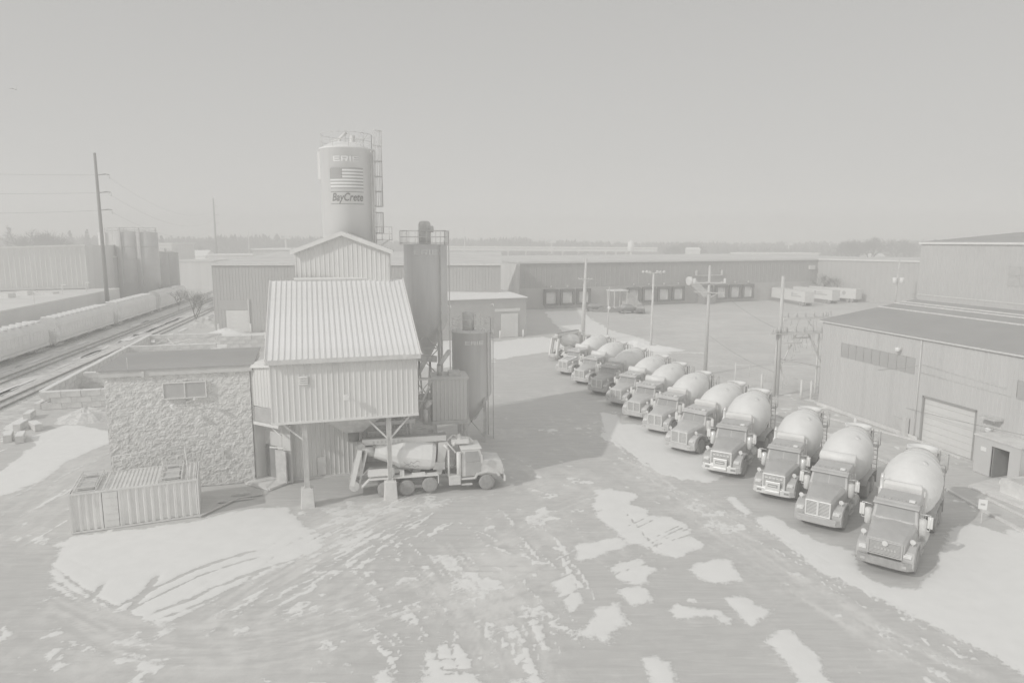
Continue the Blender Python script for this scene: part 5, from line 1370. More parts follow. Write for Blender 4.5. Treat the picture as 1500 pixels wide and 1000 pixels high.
for k, (p, a) in enumerate(bl):
    lab = ['loose snow topped concrete block nearest the end of the first bin wall', 'second loose concrete block down the slope beside the track', 'third loose concrete block, standing next to the leftmost one',
           'leftmost loose concrete block, long snow cap, at the picture edge', 'low concrete block half buried in front of the leftmost one', 'tilted concrete slab lying in the mouth of the first bin'][k]
    o = obj('concrete_block', blk_me, label=lab, cat='concrete block', group='loose concrete blocks by the track'); o.location = tuple(spot(p[0], p[1], p[2]) - Vector((0, 0, p[2]))); o.rotation_euler = (0, 0, R(90 + a))
    c = obj('snow_cap', snb_me, parent=o); c.location = (0, 0, .575)
# gravel and rubble heaps
def heap(name, label, cat, c, rx, ry, h, matl, seed, sh=1.0, kind=None):
    m = MB(); vs = []; n1, n2 = 36, 14
    for j in range(n2 + 1):
        for i in range(n1):
            a = 2 * math.pi * i / n1; r_ = j / n2; nn = mnoise.noise(Vector((math.cos(a) * 1.7, math.sin(a) * 1.7, seed))) * .3 + 1
            x, y = math.cos(a) * rx * r_ * nn, math.sin(a) * ry * r_ * nn
            z = h * max(0, 1 - r_ ** 1.3) + mnoise.noise(Vector((x * 1.6, y * 1.6, seed))) * .22 * h * (1 - r_ * .8) + mnoise.noise(Vector((x * 5, y * 5, seed))) * .08 * h - .08 * r_
            vs.append((x, y, z))
    m.add(vs, [(j * n1 + i, j * n1 + (i + 1) % n1, (j + 1) * n1 + (i + 1) % n1, (j + 1) * n1 + i) for j in range(n2) for i in range(n1)], 0, False)
    return obj(name, m, matl, label=label, cat=cat, loc=tuple(c), kind=kind)
heap('rubble_heap', 'heap of crushed stone against the first bin wall beside the stone building', 'rubble heap', spot(128, 612), 2.8, 2.4, 1.05, STONE, 2)
heap('rubble_heap', 'heap of broken stone lying in snow behind the bins, below the warehouse', 'rubble heap', spot(355, 505), 3.0, 2.4, 1.6, STONE, 6)
heap('rubble_heap', 'low heap of dug earth beside the bare tree in front of the warehouse', 'rubble heap', spot(300, 478), 4.0, 2.5, 1.6, EARTH, 9)
heap('snow_heap', 'ploughed snow heap in front of the warehouse door beside the bins', 'snow heap', spot(332, 488), 3.5, 1.8, 1.0, SNOW, 12)
heap('snow_heap', 'low ploughed snow heap behind the middle of the truck row', 'snow heap', spot(935, 506), 3.6, 2.0, 1.1, SNOW, 15)
heap('snow_heap', 'long ploughed snow heap at the end of the far light pole', 'snow heap', spot(962, 512), 4.5, 1.8, .7, SNOW, 19)
# broken concrete beams across the bins
dbt = thing('pipe_pile', 'pile of long bent pipes lying over the bins behind the stone roof', 'pipes', tuple(spot(270, 512)))
for k, (a, b_) in enumerate((((-5, 0, .5), (5, 2, 2.1)), ((-5.5, .6, .4), (3, 2.2, 1.6)), ((-3, -.6, .3), (4, 1.0, 1.9)), ((-6, 0, .2), (-3, 1, 1.6)), ((-3, 1, 1.6), (-1, 0, .2)), ((4.4, 0, .2), (4.8, 2, 2.2)))):
    m = MB(); m.cyl(a, b_, .1, n=8); obj('pipe', m, GALV, dbt)

# ------------------------------------------------------------------ left industrial buildings
lb = thing('flat_roofed_works', 'long low building with wide snowy flat roof behind the hopper cars', 'building', (0, 0, 0))
dL = RD; nL = -RN
c0 = Vector((-77.8, 103.3, 0)) - dL * 70; c1 = Vector((-88.1, 153.2, 0)) + dL * 0
m = MB(); d_ = (c1 - c0)
m.hexa([tuple(c0), tuple(c1), tuple(c1 + nL * 90), tuple(c0 + nL * 90), tuple(c0 + Zv * 6.2), tuple(c1 + Zv * 6.2), tuple(c1 + nL * 90 + Zv * 6.2), tuple(c0 + nL * 90 + Zv * 6.2)]); obj('wall', m, mat('pale block wall', .60, var=.04, scale=.3, dirt=.3, dscale=.15), lb)
m = MB(); m.hexa([tuple(p) for p in (c0 - nL * .1 + Zv * 6.21, c1 - nL * .1 + Zv * 6.21, c1 + nL * 90 + Zv * 6.21, c0 + nL * 90 + Zv * 6.21, c0 - nL * .1 + Zv * 6.45, c1 - nL * .1 + Zv * 6.45, c1 + nL * 90 + Zv * 6.45, c0 + nL * 90 + Zv * 6.45)]); obj('roof', m, mat('snowy flat roof', .74, var=.05, scale=.08, dirt=.5, dscale=.06), lb)
for k, (px, py) in enumerate(((10, 436), (38, 432), (75, 430), (118, 423))):
    p = spot(px, py, 6.45); m = MB(); m.box(p.x - 1, p.x + 1, p.y - 1, p.y + 1, 6.45, 7.3 if k < 2 else 6.8); obj('roof_unit', m, GALV, lb)
for px, py in ((92, 432), (127, 428), (50, 445)):
    m = MB(); p = spot(px, py, 6.4); m.bar(p, p + Zv * 2.0, .12); m.box(p.x - .1, p.x + .8, p.y - .1, p.y + .1, p.z + 1.9, p.z + 2.1); obj('roof_lamp', m, STEEL, lb)
ub = thing('ribbed_hall', 'tall pale ribbed hall standing behind the snowy flat roof at left', 'building', (0, 0, 0))
A_ = Vector((-93.0, 150.0, 0)); B_ = Vector((-112.0, 150.0, 0)); dU = Vector((-.58, -.815, 0)).normalized()
dU = (Vector((-131, 128, 0)) - A_).normalized(); nU = Vector((-dU.y, dU.x, 0)); nU = nU if nU.y < 0 else -nU
m = MB(); ribbed(m, A_, dU, 75, 0, 15.95, nU, .9, .12, .08, top=lambda s: 15.95 - s * .028); obj('front_wall', m, CLADL, ub)
m = MB(); e_ = Vector((-.28, .96, 0)); m.hexa([tuple(A_ + Zv * 0), tuple(A_ + e_ * 40), tuple(A_ + e_ * 40 + dU * 60), tuple(A_ + dU * 60 - nU * .2), tuple(A_ + Zv * 15.9), tuple(A_ + e_ * 40 + Zv * 15.9), tuple(A_ + e_ * 40 + dU * 60 + Zv * 14), tuple(A_ + dU * 60 - nU * .2 + Zv * 14)]); obj('side_wall', m, CLADD, ub)
m = MB(); a = A_ + Zv * 15.95 + nU * .15; b_ = a + dU * 75 - Zv * 2.1; m.bar(a, b_, .3, .35); obj('eave_trim', m, TRIM, ub)
p = spot_y(36, 402, 143); m = MB(); q = A_ + dU * 30 + nU * .1
for (px, y0, y1) in ((36, 394, 408),):
    # vent opening
    s_ = 27.5; c = A_ + dU * s_ + nU * .09; m.hexa([tuple(c + Zv * 9.4), tuple(c + dU * 2.6 + Zv * 9.4), tuple(c + dU * 2.6 - nU * .3 + Zv * 9.4), tuple(c - nU * .3 + Zv * 9.4), tuple(c + Zv * 11.4), tuple(c + dU * 2.6 + Zv * 11.4), tuple(c + dU * 2.6 - nU * .3 + Zv * 11.4), tuple(c - nU * .3 + Zv * 11.4)])
obj('vent', m, STEELD, ub)
m = MB(); m.bar(A_ + Zv * 6.9 + nU * .3, A_ + dU * 60 + Zv * 6.9 + nU * .3, .35, .4); obj('pipe_run', m, GALV, ub)
# silo cluster
def big_silo(label, x, y, r_, h, matl, base=0, lower=None):
    t = thing('storage_silo', label, 'silo', (x, y, 0), 0, 'tall silos behind the hopper cars')
    m = MB(); m.lathe([(base, r_), (h, r_), (h + .4, .2)], (0, 0, 0), (0, 0, 1), 28); obj('shell', m, matl, t)
    m = MB()
    for k in range(int(h / 3)): m.lathe([(0, r_), (0, r_ + .05), (.12, r_ + .05), (.12, r_)], (0, 0, k * 3 + .4), (0, 0, 1), 28, cap=False)
    obj('seam_band', m, matl, t)
    ring_rail(t, r_ * .95, h, 12, 1.2, .05)
    m = MB(); m.box(-.15, .15, -r_ - .35, -r_ - .05, h * .3, h + 1.2); obj('ladder', m, matl, t)
    return t
SILG = mat('cluster silo steel', (.60, .597, .59), var=.05, scale=.3, dirt=.3, dscale=.2)
big_silo('leftmost silo of the grey cluster, paler shell, shorter pipes at its foot', -103, 178, 3.2, 18.9, CLADL)  # whole shell paler than its neighbours
big_silo('second silo of the grey cluster, directly right of the utility pole', -97.5, 175, 3.1, 19.0, SILG)
big_silo('third silo of the grey cluster, the right one of the tall ones', -93.4, 176, 2.8, 18.9, SILG)
big_silo('fourth silo of the grey cluster, shorter and darker, on the right', -100.3, 195, 2.5, 13.6, mat('dark silo steel', (.45, .448, .44)))
big_silo('fifth silo of the grey cluster, lowest, at its right end beside the bare trees', -101.0, 203, 2.3, 13.4, mat('dark silo steel', (.45, .448, .44)))
lowb = thing('silo_base_hall', 'plain grey hall at the foot of the silo cluster', 'building', (-103.5, 170, 0))
m = MB(); m.box(-.5, 4.5, 0, 12, 0, 12.8); obj('wall', m, SILG, lowb); m = MB(); m.box(-.7, 4.7, -.2, 12, 12.8, 13.1); obj('roof', m, GALV, lowb)

# ------------------------------------------------------------------ utility poles
def pole(name, label, x, y, h, r0=.2, r1=.13, lean=0, arms=(), group=None, matl=WOOD, cat='utility pole', extra=None, rz=0):
    t = thing(name, label, cat, (x, y, 0), rz, group)
    m = MB(); m.cyl((0, 0, -.3), (lean, 0, h), r0, r1, 10); obj('post', m, matl, t)
    for z, L_, kind in arms:
        lx_ = lean * z / h
        if kind == 'davit':
            m = MB(); m.tube([(lx_, 0, z), (lx_ + L_ * .7, 0, z + .25), (lx_ + L_, 0, z + .1)], .09, 6); obj('arm', m, matl, t)
            m = MB(); m.cyl((lx_ + L_, 0, z + .1), (lx_ + L_, 0, z - .7), .1, n=8); obj('insulator', m, GALV, t)
        else:
            m = MB(); m.box(lx_ - L_ / 2, lx_ + L_ / 2, -.3, -.16, z - .07, z + .07); m.bar((lx_ - L_ * .3, -.25, z), (lx_, -.15, z - .7), .05); m.bar((lx_ + L_ * .3, -.25, z), (lx_, -.15, z - .7), .05); a = obj('crossarm', m, matl, t)
            for q in (-.46, -.25, .25, .46):
                i_ = MB(); i_.lathe([(0, .04), (.1, .07), (.2, .03)], (lx_ + q * L_, -.23, z + .07), (0, 0, 1), 8); obj('insulator', i_, GALV, a)
    return t
def wire(label, a, b, sag, r=.02, grp='overhead wires'):
    a, b = Vector(a), Vector(b); pts = []
    for k in range(25):
        t = k / 24; p = a.lerp(b, t); p.z -= sag * 4 * t * (1 - t); pts.append(p)
    m = MB(); m.tube(pts, r, 4); return obj('overhead_wire', m, WIRE, label=label, cat='wire', group=grp)
TP = (-84.1, 141.6); TH = 34.4
pole('transmission_pole', 'tallest steel pole with three short arms, behind the hopper cars', TP[0], TP[1], TH, .45, .25, 0, ((30.0, 2.6, 'davit'), (26.5, 2.6, 'davit'), (23.0, 2.6, 'davit')), matl=mat('weathered steel pole', (.30, .297, .29), var=.05))
T2 = spot_y(318, 383, 330); h2 = spot_y(315, 290, 330).z
pole('transmission_pole', 'distant thin pole with three arms, left of the tall silo', T2.x, 330, h2, .6, .3, 0, ((h2 - 4, 2.5, 'davit'), (h2 - 8, 2.5, 'davit'), (h2 - 12, 2.5, 'davit')), matl=mat('weathered steel pole', (.30, .297, .29)))
for k, z in enumerate((30.1, 26.6, 23.1)):
    w0 = (TP[0] + 1.8, TP[1], z)
    wire(('top', 'middle', 'lowest')[k] + ' wire running from the tallest pole to the distant one', w0, (T2.x + 2.5, 330, h2 - 4 - 4 * k), 6)
    wire(('top', 'middle', 'lowest')[k] + ' wire running from the tallest pole off the left edge', w0, (TP[0] - 55, TP[1] - 70, z + .5), 2)
UG = 'wooden poles behind the truck row'
pA = pole('utility_pole', 'leaning wooden pole with crossarm behind the far end of the truck row', 11.96, 114.9, 14.0, .42, .2, .45, ((10.6, 2.4, 'x'),), UG)
pB = pole('light_pole', 'short thin pole with a small lamp head in front of the docks', 17.4, 123.4, 8.7, .14, .09, .2, (), UG, cat='light pole')
m = MB(); m.lathe([(0, .1), (.15, .28), (.5, .28), (.6, .1)], (.2, -.1, 4.6), (0, 0, 1), 10); obj('lamp', m, WHITE, pB)
pC = pole('light_pole', 'pole topped by a ring of floodlights in front of the docks', 22.4, 108.8, 11.9, .22, .14, .1, (), UG, matl=GALV, cat='light pole')
for k in range(6):
    a = k * math.pi / 3; m = MB(); m.bar((.1, 0, 11.8), (.1 + 1.5 * math.cos(a), 1.2 * math.sin(a), 12.1), .05); m.lathe([(0, .05), (.1, .2), (.35, .26)], (.1 + 1.5 * math.cos(a), 1.2 * math.sin(a), 12.2), (math.cos(a) * .7, math.sin(a) * .7, -.7), 8); obj('floodlight', m, GALV, pC)
pD = pole('utility_pole', 'tall wooden pole behind the middle of the truck row, strut arms below its top', 24.8, 86.1, 13.9, .24, .16, .05, (), UG)
m = MB(); m.box(-1.9, 1.9, -.3, -.14, 12.0 - .35, 12.0 - .2); m.bar((-1.9, -.2, 10.6), (1.9, -.2, 10.4), .12); m.bar((-1.1, -.2, 10.5), (-.3, -.2, 9.9), .08); m.bar((1.1, -.2, 10.4), (.2, -.2, 9.9), .08)
obj('crossarm', m, GALV, pD)
m = MB()
for q in (-1.9, 1.9): m.box(q - .1, q + .1, -.4, -.1, 11.7, 12.3)
obj('cutout', m, WHITE, pD)
pR = pole('utility_pole', 'far wooden pole with two transformer boxes near the parked trailers', 98.3, 174.8, 12.2, .25, .15, .3, ((9.6, 3.6, 'x'),), UG)
for q in (-1, 1):
    m = MB(); m.cyl((q * .9 + .2, -.3, 6.2), (q * .9 + .2, -.3, 7.6), .5, n=12); obj('transformer', m, WHITE, pR)
for nm, px, py, pt, Yd in (('far thin mast behind the warehouse roof, right of the distant pole', 366, 372, 340, 250), ('thin far mast on the roofline right of the middle silo', 681, 376, 334, 260)):
    b_ = spot_y(px, py + 12, Yd); tz = spot_y(px, pt, Yd).z
    pole('light_pole', nm, b_.x, Yd, tz, .22, .12, 0, (), None, GALV, 'mast')

wire('thin wire from the strut armed pole down to the substation pole', (26.6, 86.1, 10.4), (29.1, 73.7, 7.4), .4, .018, 'wires in the yard')
wire('slack wire from the middle yard pole towards the fence by the substation', (24.9, 86.1, 5.2), (29.6, 74.2, 2.4), .5, .018, 'wires in the yard')
wire('high wire between the leaning pole and the strut armed pole', (12.3, 114.9, 10.6), (24.8, 86.1, 11.8), 1.2, .016, 'wires in the yard')
# ------------------------------------------------------------------ substation frame
ss = thing('substation_frame', 'timber and steel substation frame with insulator rows beside the pale wall', 'substation', (29.2, 73.7, 0), math.atan2(1.6, 5.8))
for x, h_, r_ in ((0, 13.2, .24), (5.7, 9.2, .22), (6.3, 9.2, .24), (-.35, 7.4, .13)):
    m = MB(); m.cyl((x, 0, -.2), (x, 0, h_), r_, r_ * .75, 10); obj('pole', m, WOOD, ss)
for z, y in ((8.6, -.3), (8.6, .35), (6.95, -.3), (6.95, .35), (5.9, -.3)):
    m = MB(); m.box(.1, 6.4, y - .07, y + .07, z - .13, z + .13) if z > 6 else m.box(.1, 2.6, y - .07, y + .07, z - .12, z + .12); obj('crossbeam', m, TRIM, ss)
im = MB(); im.lathe([(0, .05), (.06, .11), (.1, .05), (.16, .11), (.2, .05), (.26, .11), (.3, .04), (.42, .04)], (0, 0, 0), (0, 0, 1), 10); ime = im.mesh('insulator', mat('porcelain insulator', .5, rough=.3))
for z in (8.7, 7.05):
    for k in range(10):
        o = obj('insulator', ime, parent=ss); o.location = (.6 + k * .56, -.3 + (k % 2) * .65, z); o.scale = (1.1, 1.1, 1.2)
for k in range(5): o = obj('insulator', ime, parent=ss); o.location = (-1.2 + k * .42, -.35, 7.1); o.scale = (1.2, 1.2, 1.3)
m = MB(); m.box(-1.5, .6, -.42, -.28, 6.95, 7.05); obj('bracket_arm', m, GALV, ss)
for a, b_ in (((2.1, 0, 6.9), (.5, 0, 3.6)), ((3.6, 0, 6.9), (5.4, 0, 3.6)), ((.1, 0, 4.2), (6, 0, 2.9)), ((.2, 0, 3.6), (1.2, 0, 1.2)), ((5.2, .2, 0), (5.2, .2, 7)), ((2.1, 0, 6.4), (3.8, 0, 6.4))):
    m = MB(); m.bar(a, b_, .15); obj('brace', m, TRIM, ss)
m = MB(); rq = random.Random(2)
for k in range(34):
    x = rq.uniform(.3, 6.2); z = rq.choice((8.6, 7, 6)); m.tube([(x, rq.uniform(-.5, .5), z), (x + rq.uniform(-.5, .5), rq.uniform(-.5, .5), z - rq.uniform(.4, 1.4)), (x + rq.uniform(-.6, .6), 0, z - rq.uniform(.8, 2))], .025, 4)
for z in (5, 4.4, 3.7, 3.1, 2.4): m.box(6.35, 6.75, -.2, .2, z, z + .22); 
o = obj('leads_and_switches', m, GALV, ss); o['kind'] = 'stuff'
for k in range(6): m = MB(); m.bar((5.7 + (k % 2) * .6, 0, .6 + k * .9), (6.3 - (k % 2) * .6, 0, 1.4 + k * .9), .1); obj('lattice_bar', m, TRIM, ss)
for k, (x, y, h_) in enumerate(((2.2, -1.2, 2.0), (3.1, -1.6, 2.0), (-.8, 2.4, 1.9), (-3.6, 3.2, 3.2))):
    o = thing('bollard', ['white bollard just right of the substation pole foot', 'second white bollard right of the substation pole foot', 'pale post left of the substation pole', 'tall thin post farthest left behind the fourth truck drum'][k], 'bollard', tuple(Vector((29.2, 73.7, 0)) + Vector((x, y, 0))))
    m = MB(); m.cyl((0, 0, -.1), (0, 0, h_), .14 if k < 3 else .07, n=12); m.lathe([(0, .14), (.06, .1), (.09, .02)], (0, 0, h_), (0, 0, 1), 12) if k < 3 else None; obj('post', m, TRIM, o)

# ------------------------------------------------------------------ east workshop (right)
WD = Vector((.216, -.976, 0)).normalized(); WN = Vector((-.976, -.216, 0)); WB = Vector((.976, .216, 0))
ew = thing('workshop', 'long pale ribbed workshop with dark roof on the right of the yard', 'building', (32.0, 69.6, 0), math.atan2(WD.y, WD.x))
# local x along the wall toward the camera, local -y faces the yard after rotation (x to yard side = -y)
EL, EZ = 46, 8.75
m = MB()
def wall_piece(s0, s1, z0, z1, mi=0): ribbed(m, (s0, 0, 0), X, s1 - s0, z0, z1, -Yv, .36, .05, .03)
wall_piece(0, 2.9, 0, EZ); wall_piece(2.9, 12.2, 0, 5.6); wall_piece(2.9, 12.2, 7.0, EZ); wall_piece(12.2, 13.3, 0, EZ); wall_piece(13.3, 18.6, 4.0, EZ); wall_piece(18.6, 21.6, 0, EZ)
wall_piece(21.6, 26, 0, 5.7); wall_piece(21.6, 26, 7.0, EZ); wall_piece(26, EL, 0, EZ)
ewm = mat('pale workshop wall cladding', (.68, .677, .67), rough=.6, var=.03, scale=.5, stretch=(1, 1, .15), dirt=.3, dscale=.4, dstretch=(2, 2, .1))  # one even wall colour, shared by end wall and porch
obj('front_wall', m, ewm, ew)
m = MB(); ribbed(m, (0, 22, 0), -Yv, 22, 0, EZ, -X, .36, top=lambda s: EZ + 1.9 * (1 - abs(s - 11) / 11)); obj('end_wall', m, ewm, ew)
pn = MB(); pn.box(0, .985, -.03, .02, 0, 1.38); pnm = pn.mesh('panel', PANEL)
for x0, n_ in ((2.95, 9), (21.65, 4)):
    for k in range(n_): o = obj('translucent_panel', pnm, parent=ew); o.location = (x0 + k * 1.03, 0, 5.61)
# overhead door with sections
dp = MB(); dp.box(0, 5.1, .10, .16, .01, .55); dpm = dp.mesh('door_panel', mat('pale door panel', .68, var=.03))
df = MB(); df.box(13.3, 13.45, -.06, .1, 0, 4.0); df.box(18.45, 18.6, -.06, .1, 0, 4.0); df.box(13.3, 18.6, -.06, .1, 3.85, 4.02); do_ = obj('overhead_door', df, mat('dark door frame', (.42, .417, .41)), ew)
for k in range(7): o = obj('door_panel', dpm, parent=do_); o.location = (13.4, 0, k * .56)
m = MB(); m.box(-.3, EL, -.25, -.04, EZ - .02, EZ + .12); obj('gutter', m, GALV, ew)
m = MB(); m.hexa([(-.3, -.25, EZ + .13), (EL, -.25, EZ + .13), (EL, 11, EZ + 2.0), (-.3, 11, EZ + 2.0), (-.3, -.25, EZ + .2), (EL, -.25, EZ + .2), (EL, 11, EZ + 2.08), (-.3, 11, EZ + 2.08)])
m.hexa([(-.3, 11, EZ + 2.0), (EL, 11, EZ + 2.0), (EL, 22, EZ + .13), (-.3, 22, EZ + .13), (-.3, 11, EZ + 2.08), (EL, 11, EZ + 2.08), (EL, 22, EZ + .2), (-.3, 22, EZ + .2)]); obj('roof', m, ROOFD, ew)
for y_ in (6.6, 8.6, 9.4):
    m = MB(); zz = EZ + .2 + (y_ + .25) / 11.25 * 1.88; m.box(-.3, EL, y_ - .06, y_ + .06, zz, zz + .12); obj('roof_pipe', m, GALV, ew)
m = MB(); m.box(19.5, 20.9, -.9, -.05, 3.75, 3.88); obj('door_canopy', m, STEELD, ew)
for s_, z_, nm in ((10.5, 7.55, 'round white wall light high between windows of the workshop'), (20.0, 2.9, 'wall light beside the workshop overhead door')):
    q = Vector((32.0, 69.6, 0)) + WD * s_ + WN * .2 + Zv * z_; t = thing('wall_light', nm, 'wall light', tuple(q))
    m = MB(); m.lathe([(0, .12), (.1, .2), (.3, .22), (.38, .1)], (0, 0, 0), (WN.x, WN.y, -.2), 14); obj('lamp', m, WHITE, t); m = MB(); m.box(-.12, .12, -.12, .12, -.1, .15); obj('base', m, GALV, t)
m = MB(); m.cyl((12.75, -.08, .2), (12.75, -.08, EZ), .05, n=8); m.tube([(20.8, -.06, 6.2), (13, -.06, 6.6), (8, -.06, 5.2)], .02, 4); m.tube([(21.2, -.06, 5.7), (12.9, -.06, 5.9)], .02, 4); obj('conduit', m, GALV, ew)
m = MB(); m.box(-.1, 13.2, -.14, -.05, 0, .35); obj('base_curb', m, CONC, ew)
# porch / entry box
pr_ = thing('entry_porch', 'small flat porch with open doorway on the workshop wall', 'porch', tuple(Vector((32.0, 69.6, 0)) + WD * 20.6), math.atan2(WD.y, WD.x))
EP = ewm
m = MB(); m.box(0, 1.35, -2.1, -2.02, 0, 2.75); m.box(2.75, 3.6, -2.1, -2.02, 0, 2.75); m.box(1.35, 2.75, -2.1, -2.02, 2.3, 2.75); obj('front_wall', m, EP, pr_)
m = MB(); m.box(0, .08, -2.02, -.05, 0, 2.75); obj('side_wall', m, EP, pr_)
m = MB(); m.box(3.52, 3.6, -2.02, -.05, 0, 2.75); obj('end_wall', m, CLADD, pr_)
m = MB(); m.box(-.1, 3.7, -2.2, -.05, 2.76, 2.86); obj('roof', m, CONC, pr_)
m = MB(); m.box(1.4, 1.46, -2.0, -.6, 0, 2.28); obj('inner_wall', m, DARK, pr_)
m = MB(); m.box(1.6, 2.3, -.75, -.7, .1, 2.0); d2 = obj('door', m, PANE, pr_)
m = MB(); m.box(.5, .95, -2.13, -2.101, 1.75, 2.05); obj('notice', m, WHITE, pr_)
m = MB(); m.box(-1.35, -.9, -.1, -.05, 1.6, 1.9); obj('notice_small', m, WHITE, pr_)
m = MB(); m.box(2.9, 3.4, -2.9, -2.15, .0, .35); obj('step', m, TRIM, pr_)
# bollards/stub beside fence
gp = thing('bollard', 'white bollard with a cap at the workshop fence', 'bollard', tuple(spot(1252, 626))); m = MB(); m.cyl((0, 0, 0), (0, 0, .9), .12, n=12); obj('post', m, WHITE, gp); m = MB(); m.lathe([(0, .12), (.05, .08)], (0, 0, .9), (0, 0, 1), 12); obj('cap', m, WHITE, gp)
# ------------------------------------------------------------------ fence
fn = thing('chainlink_fence', 'chain link fence with top rail running along the workshop', 'fence', (0, 0, 0))
fa, fb = Vector((33.2, 71.6, 0)), Vector((34.35, 57.9, 0)); fc = Vector((29.9, 84.5, 0))
def fence_run(a, b, h_, step=3.0):
    d = b - a; n_ = max(1, int(d.length / step))
    for k in range(n_ + 1):
        p = a + d * k / n_; m = MB(); m.cyl(p, p + Zv * h_, .035, n=6); obj('post', m, GALV, fn)
    m = MB(); m.cyl(a + Zv * h_, b + Zv * h_, .025, n=6); obj('top_rail', m, GALV, fn)
    m = MB(); u = d.normalized(); s = -h_
    while s < d.length:
        for sg in (1, -1):
            s0, s1 = (s, s + h_) if sg > 0 else (s + h_, s)
            z0, z1 = 0.0, h_
            t0, t1 = 0, 1
            lo, hi = min(s0, s1), max(s0, s1)
            if lo < 0 or hi > d.length:
                continue
            m.bar(a + u * s0 + Zv * z0, a + u * s1 + Zv * z1, .006)
        s += .16
    o = obj('wire_mesh', m, GALV, fn); o['kind'] = 'stuff'
fence_run(fa, fb, 1.55); fence_run(fc, fa, 1.55)
m = MB(); m.bar(fb, fb + Zv * 1.75, .3, .5); obj('end_panel', m, CLADD, fn)
# long wire above the fence to the near right
wire('long low wire sagging past the workshop door towards the right edge', (33.2, 71.6, 1.9), (36.5, 38.0, 4.6), .5, .018, 'wires at the workshop')
# kerbs and slabs
def kerb(name, label, pts, w_, h_, matl):
    m = MB()
    for a, b_ in zip(pts[:-1], pts[1:]): m.bar(Vector(a) + Zv * (h_ / 2 - .02), Vector(b_) + Zv * (h_ / 2 - .02), w_, h_)
    return obj(name, m, matl, kind='structure')
kerb('kerb', '', [spot(1185, 605), spot(1345, 646), spot(1408, 672)], .25, .14, CONC)
kerb('kerb', '', [spot(1100, 592), spot(1215, 640), spot(1385, 716), spot(1440, 748), spot(1540, 800)], .22, .13, CONC)
kerb('kerb', '', [spot(1445, 730), spot(1500, 757), spot(1560, 785)], .16, .12, CONC)
m = MB(); q = [spot(1418, 713), spot(1445, 705), spot(1482, 697), spot(1560, 722), spot(1560, 768)]
m.loft([[tuple(p + Zv * -.05) for p in q], [tuple(p + Zv * .14) for p in q]]); obj('loading_slab', m, CONC, kind='structure')
dk = thing('dock_ramp', 'low concrete dock wall and ramp at the right edge', 'loading ramp', tuple(spot(1468, 722)), math.atan2(WD.y, WD.x))
m = MB(); m.box(0, 9, -.25, 0, -.05, 1.1); m.box(0, .3, 0, 3.6, -.05, 1.1); m.box(0, 9, 3.4, 3.65, -.05, 1.1); obj('wall', m, CONC, dk, bevel=.02)
m = MB(); m.box(.3, 9, 0.01, 3.39, .12, .3); obj('ramp_floor', m, CONCD, dk)
# signs
for px, py, top, lab in ((1437, 765, 733, 'square white notice sign on a thin post behind the nearest truck'), (1130, 622, 605, 'small white notice sign behind the fourth truck drum')):
    p = spot(px, py); t = thing('notice_sign', lab, 'sign', tuple(p), R(-25) if px > 1300 else R(-20)); hz_ = 1.35 if px > 1300 else 1.1
    m = MB(); m.bar((0, .03, -.1), (0, .03, hz_), .05); obj('post', m, GALV, t)
    m = MB(); m.box(-.23, .23, -.02, .01, hz_ - .5, hz_ + .12); pl_ = obj('panel', m, WHITE, t, bevel=.01)
    m = MB(); m.box(-.12, .12, -.026, -.021, hz_ - .24, hz_ - .12); obj('print', m, mat('faded print', (.6, .597, .59)), pl_)

# ------------------------------------------------------------------ tall hall (right background)
th = thing('tall_hall', 'tall pale hall with dark gabled roof behind the workshop at the right edge', 'building', (71.3, 120, 0), math.atan2(WD.y, WD.x))
m = MB(); ribbed(m, (0, 0, 0), X, 70, 0, 16.35, -Yv, .9, .1, .05); obj('front_wall', m, mat('tall hall cladding', (.60, .597, .59), var=.03, scale=.2, dirt=.2, dscale=.15), th)
m = MB(); ribbed(m, (0, 42, 0), -Yv, 42, 0, 16.35, -X, .9, .1, .05, top=lambda s: 16.35 + 1.7 * (1 - abs(s - 21) / 21)); obj('end_wall', m, CLADL, th)
m = MB(); m.box(-.3, 70, -.35, -.06, 16.35, 16.7); obj('eave_trim', m, TRIM, th)
m = MB(); m.prism([(-.3, 16.71), (21, 18.45), (42.3, 16.71), (42.3, 16.5), (-.05, 16.5)], 'x', -.4, 70); obj('roof', m, ROOFD, th)
pw_ = MB(); pw_.box(0, 1.9, -.09, -.055, 0, 1.3); pwm = pw_.mesh('window', PANE)
for z in (10.2, 11.8):
    for k in range(12): o = obj('window', pwm, parent=th); o.location = (17.0 + k * 2.0, 0, z)
m = MB(); m.box(0.2, 60, -.12, -.056, 7.6, 7.75); obj('wall_rail', m, GALV, th)

# ------------------------------------------------------------------ warehouses
gw = thing('grey_warehouse', 'large plain grey warehouse behind the bins and the batch plant', 'warehouse', (-55.6, 127.0, 0), R(1))
m = MB(); ribbed(m, (0, 0, 0), X, 53.5, 0, 12.4, -Yv, .6, .08, .04); obj('front_wall', m, mat('grey warehouse cladding', (.52, .516, .507), var=.04, scale=.2, stretch=(1, 1, .1), dirt=.3, dscale=.2, dstretch=(2, 2, .1)), gw)
m = MB(); ribbed(m, (0, 70, 0), -Yv, 70, 0, 12.4, -X, .6, .08, .04); ribbed(m, (53.5, 0, 0), Yv, 41, 0, 12.4, X, .6, .08, .04); obj('side_wall', m, CLAD, gw)
m = MB(); m.box(-.4, 53.7, -.35, -.05, 12.4, 12.75); obj('eave_trim', m, GALV, gw)
m = MB(); m.hexa([(-.4, -.3, 12.76), (53.7, -.3, 12.76), (53.7, 40, 14.2), (-.4, 40, 14.2), (-.4, -.3, 12.8), (53.7, -.3, 12.8), (53.7, 40, 14.25), (-.4, 40, 14.25)]); obj('roof', m, ROOFG, gw)
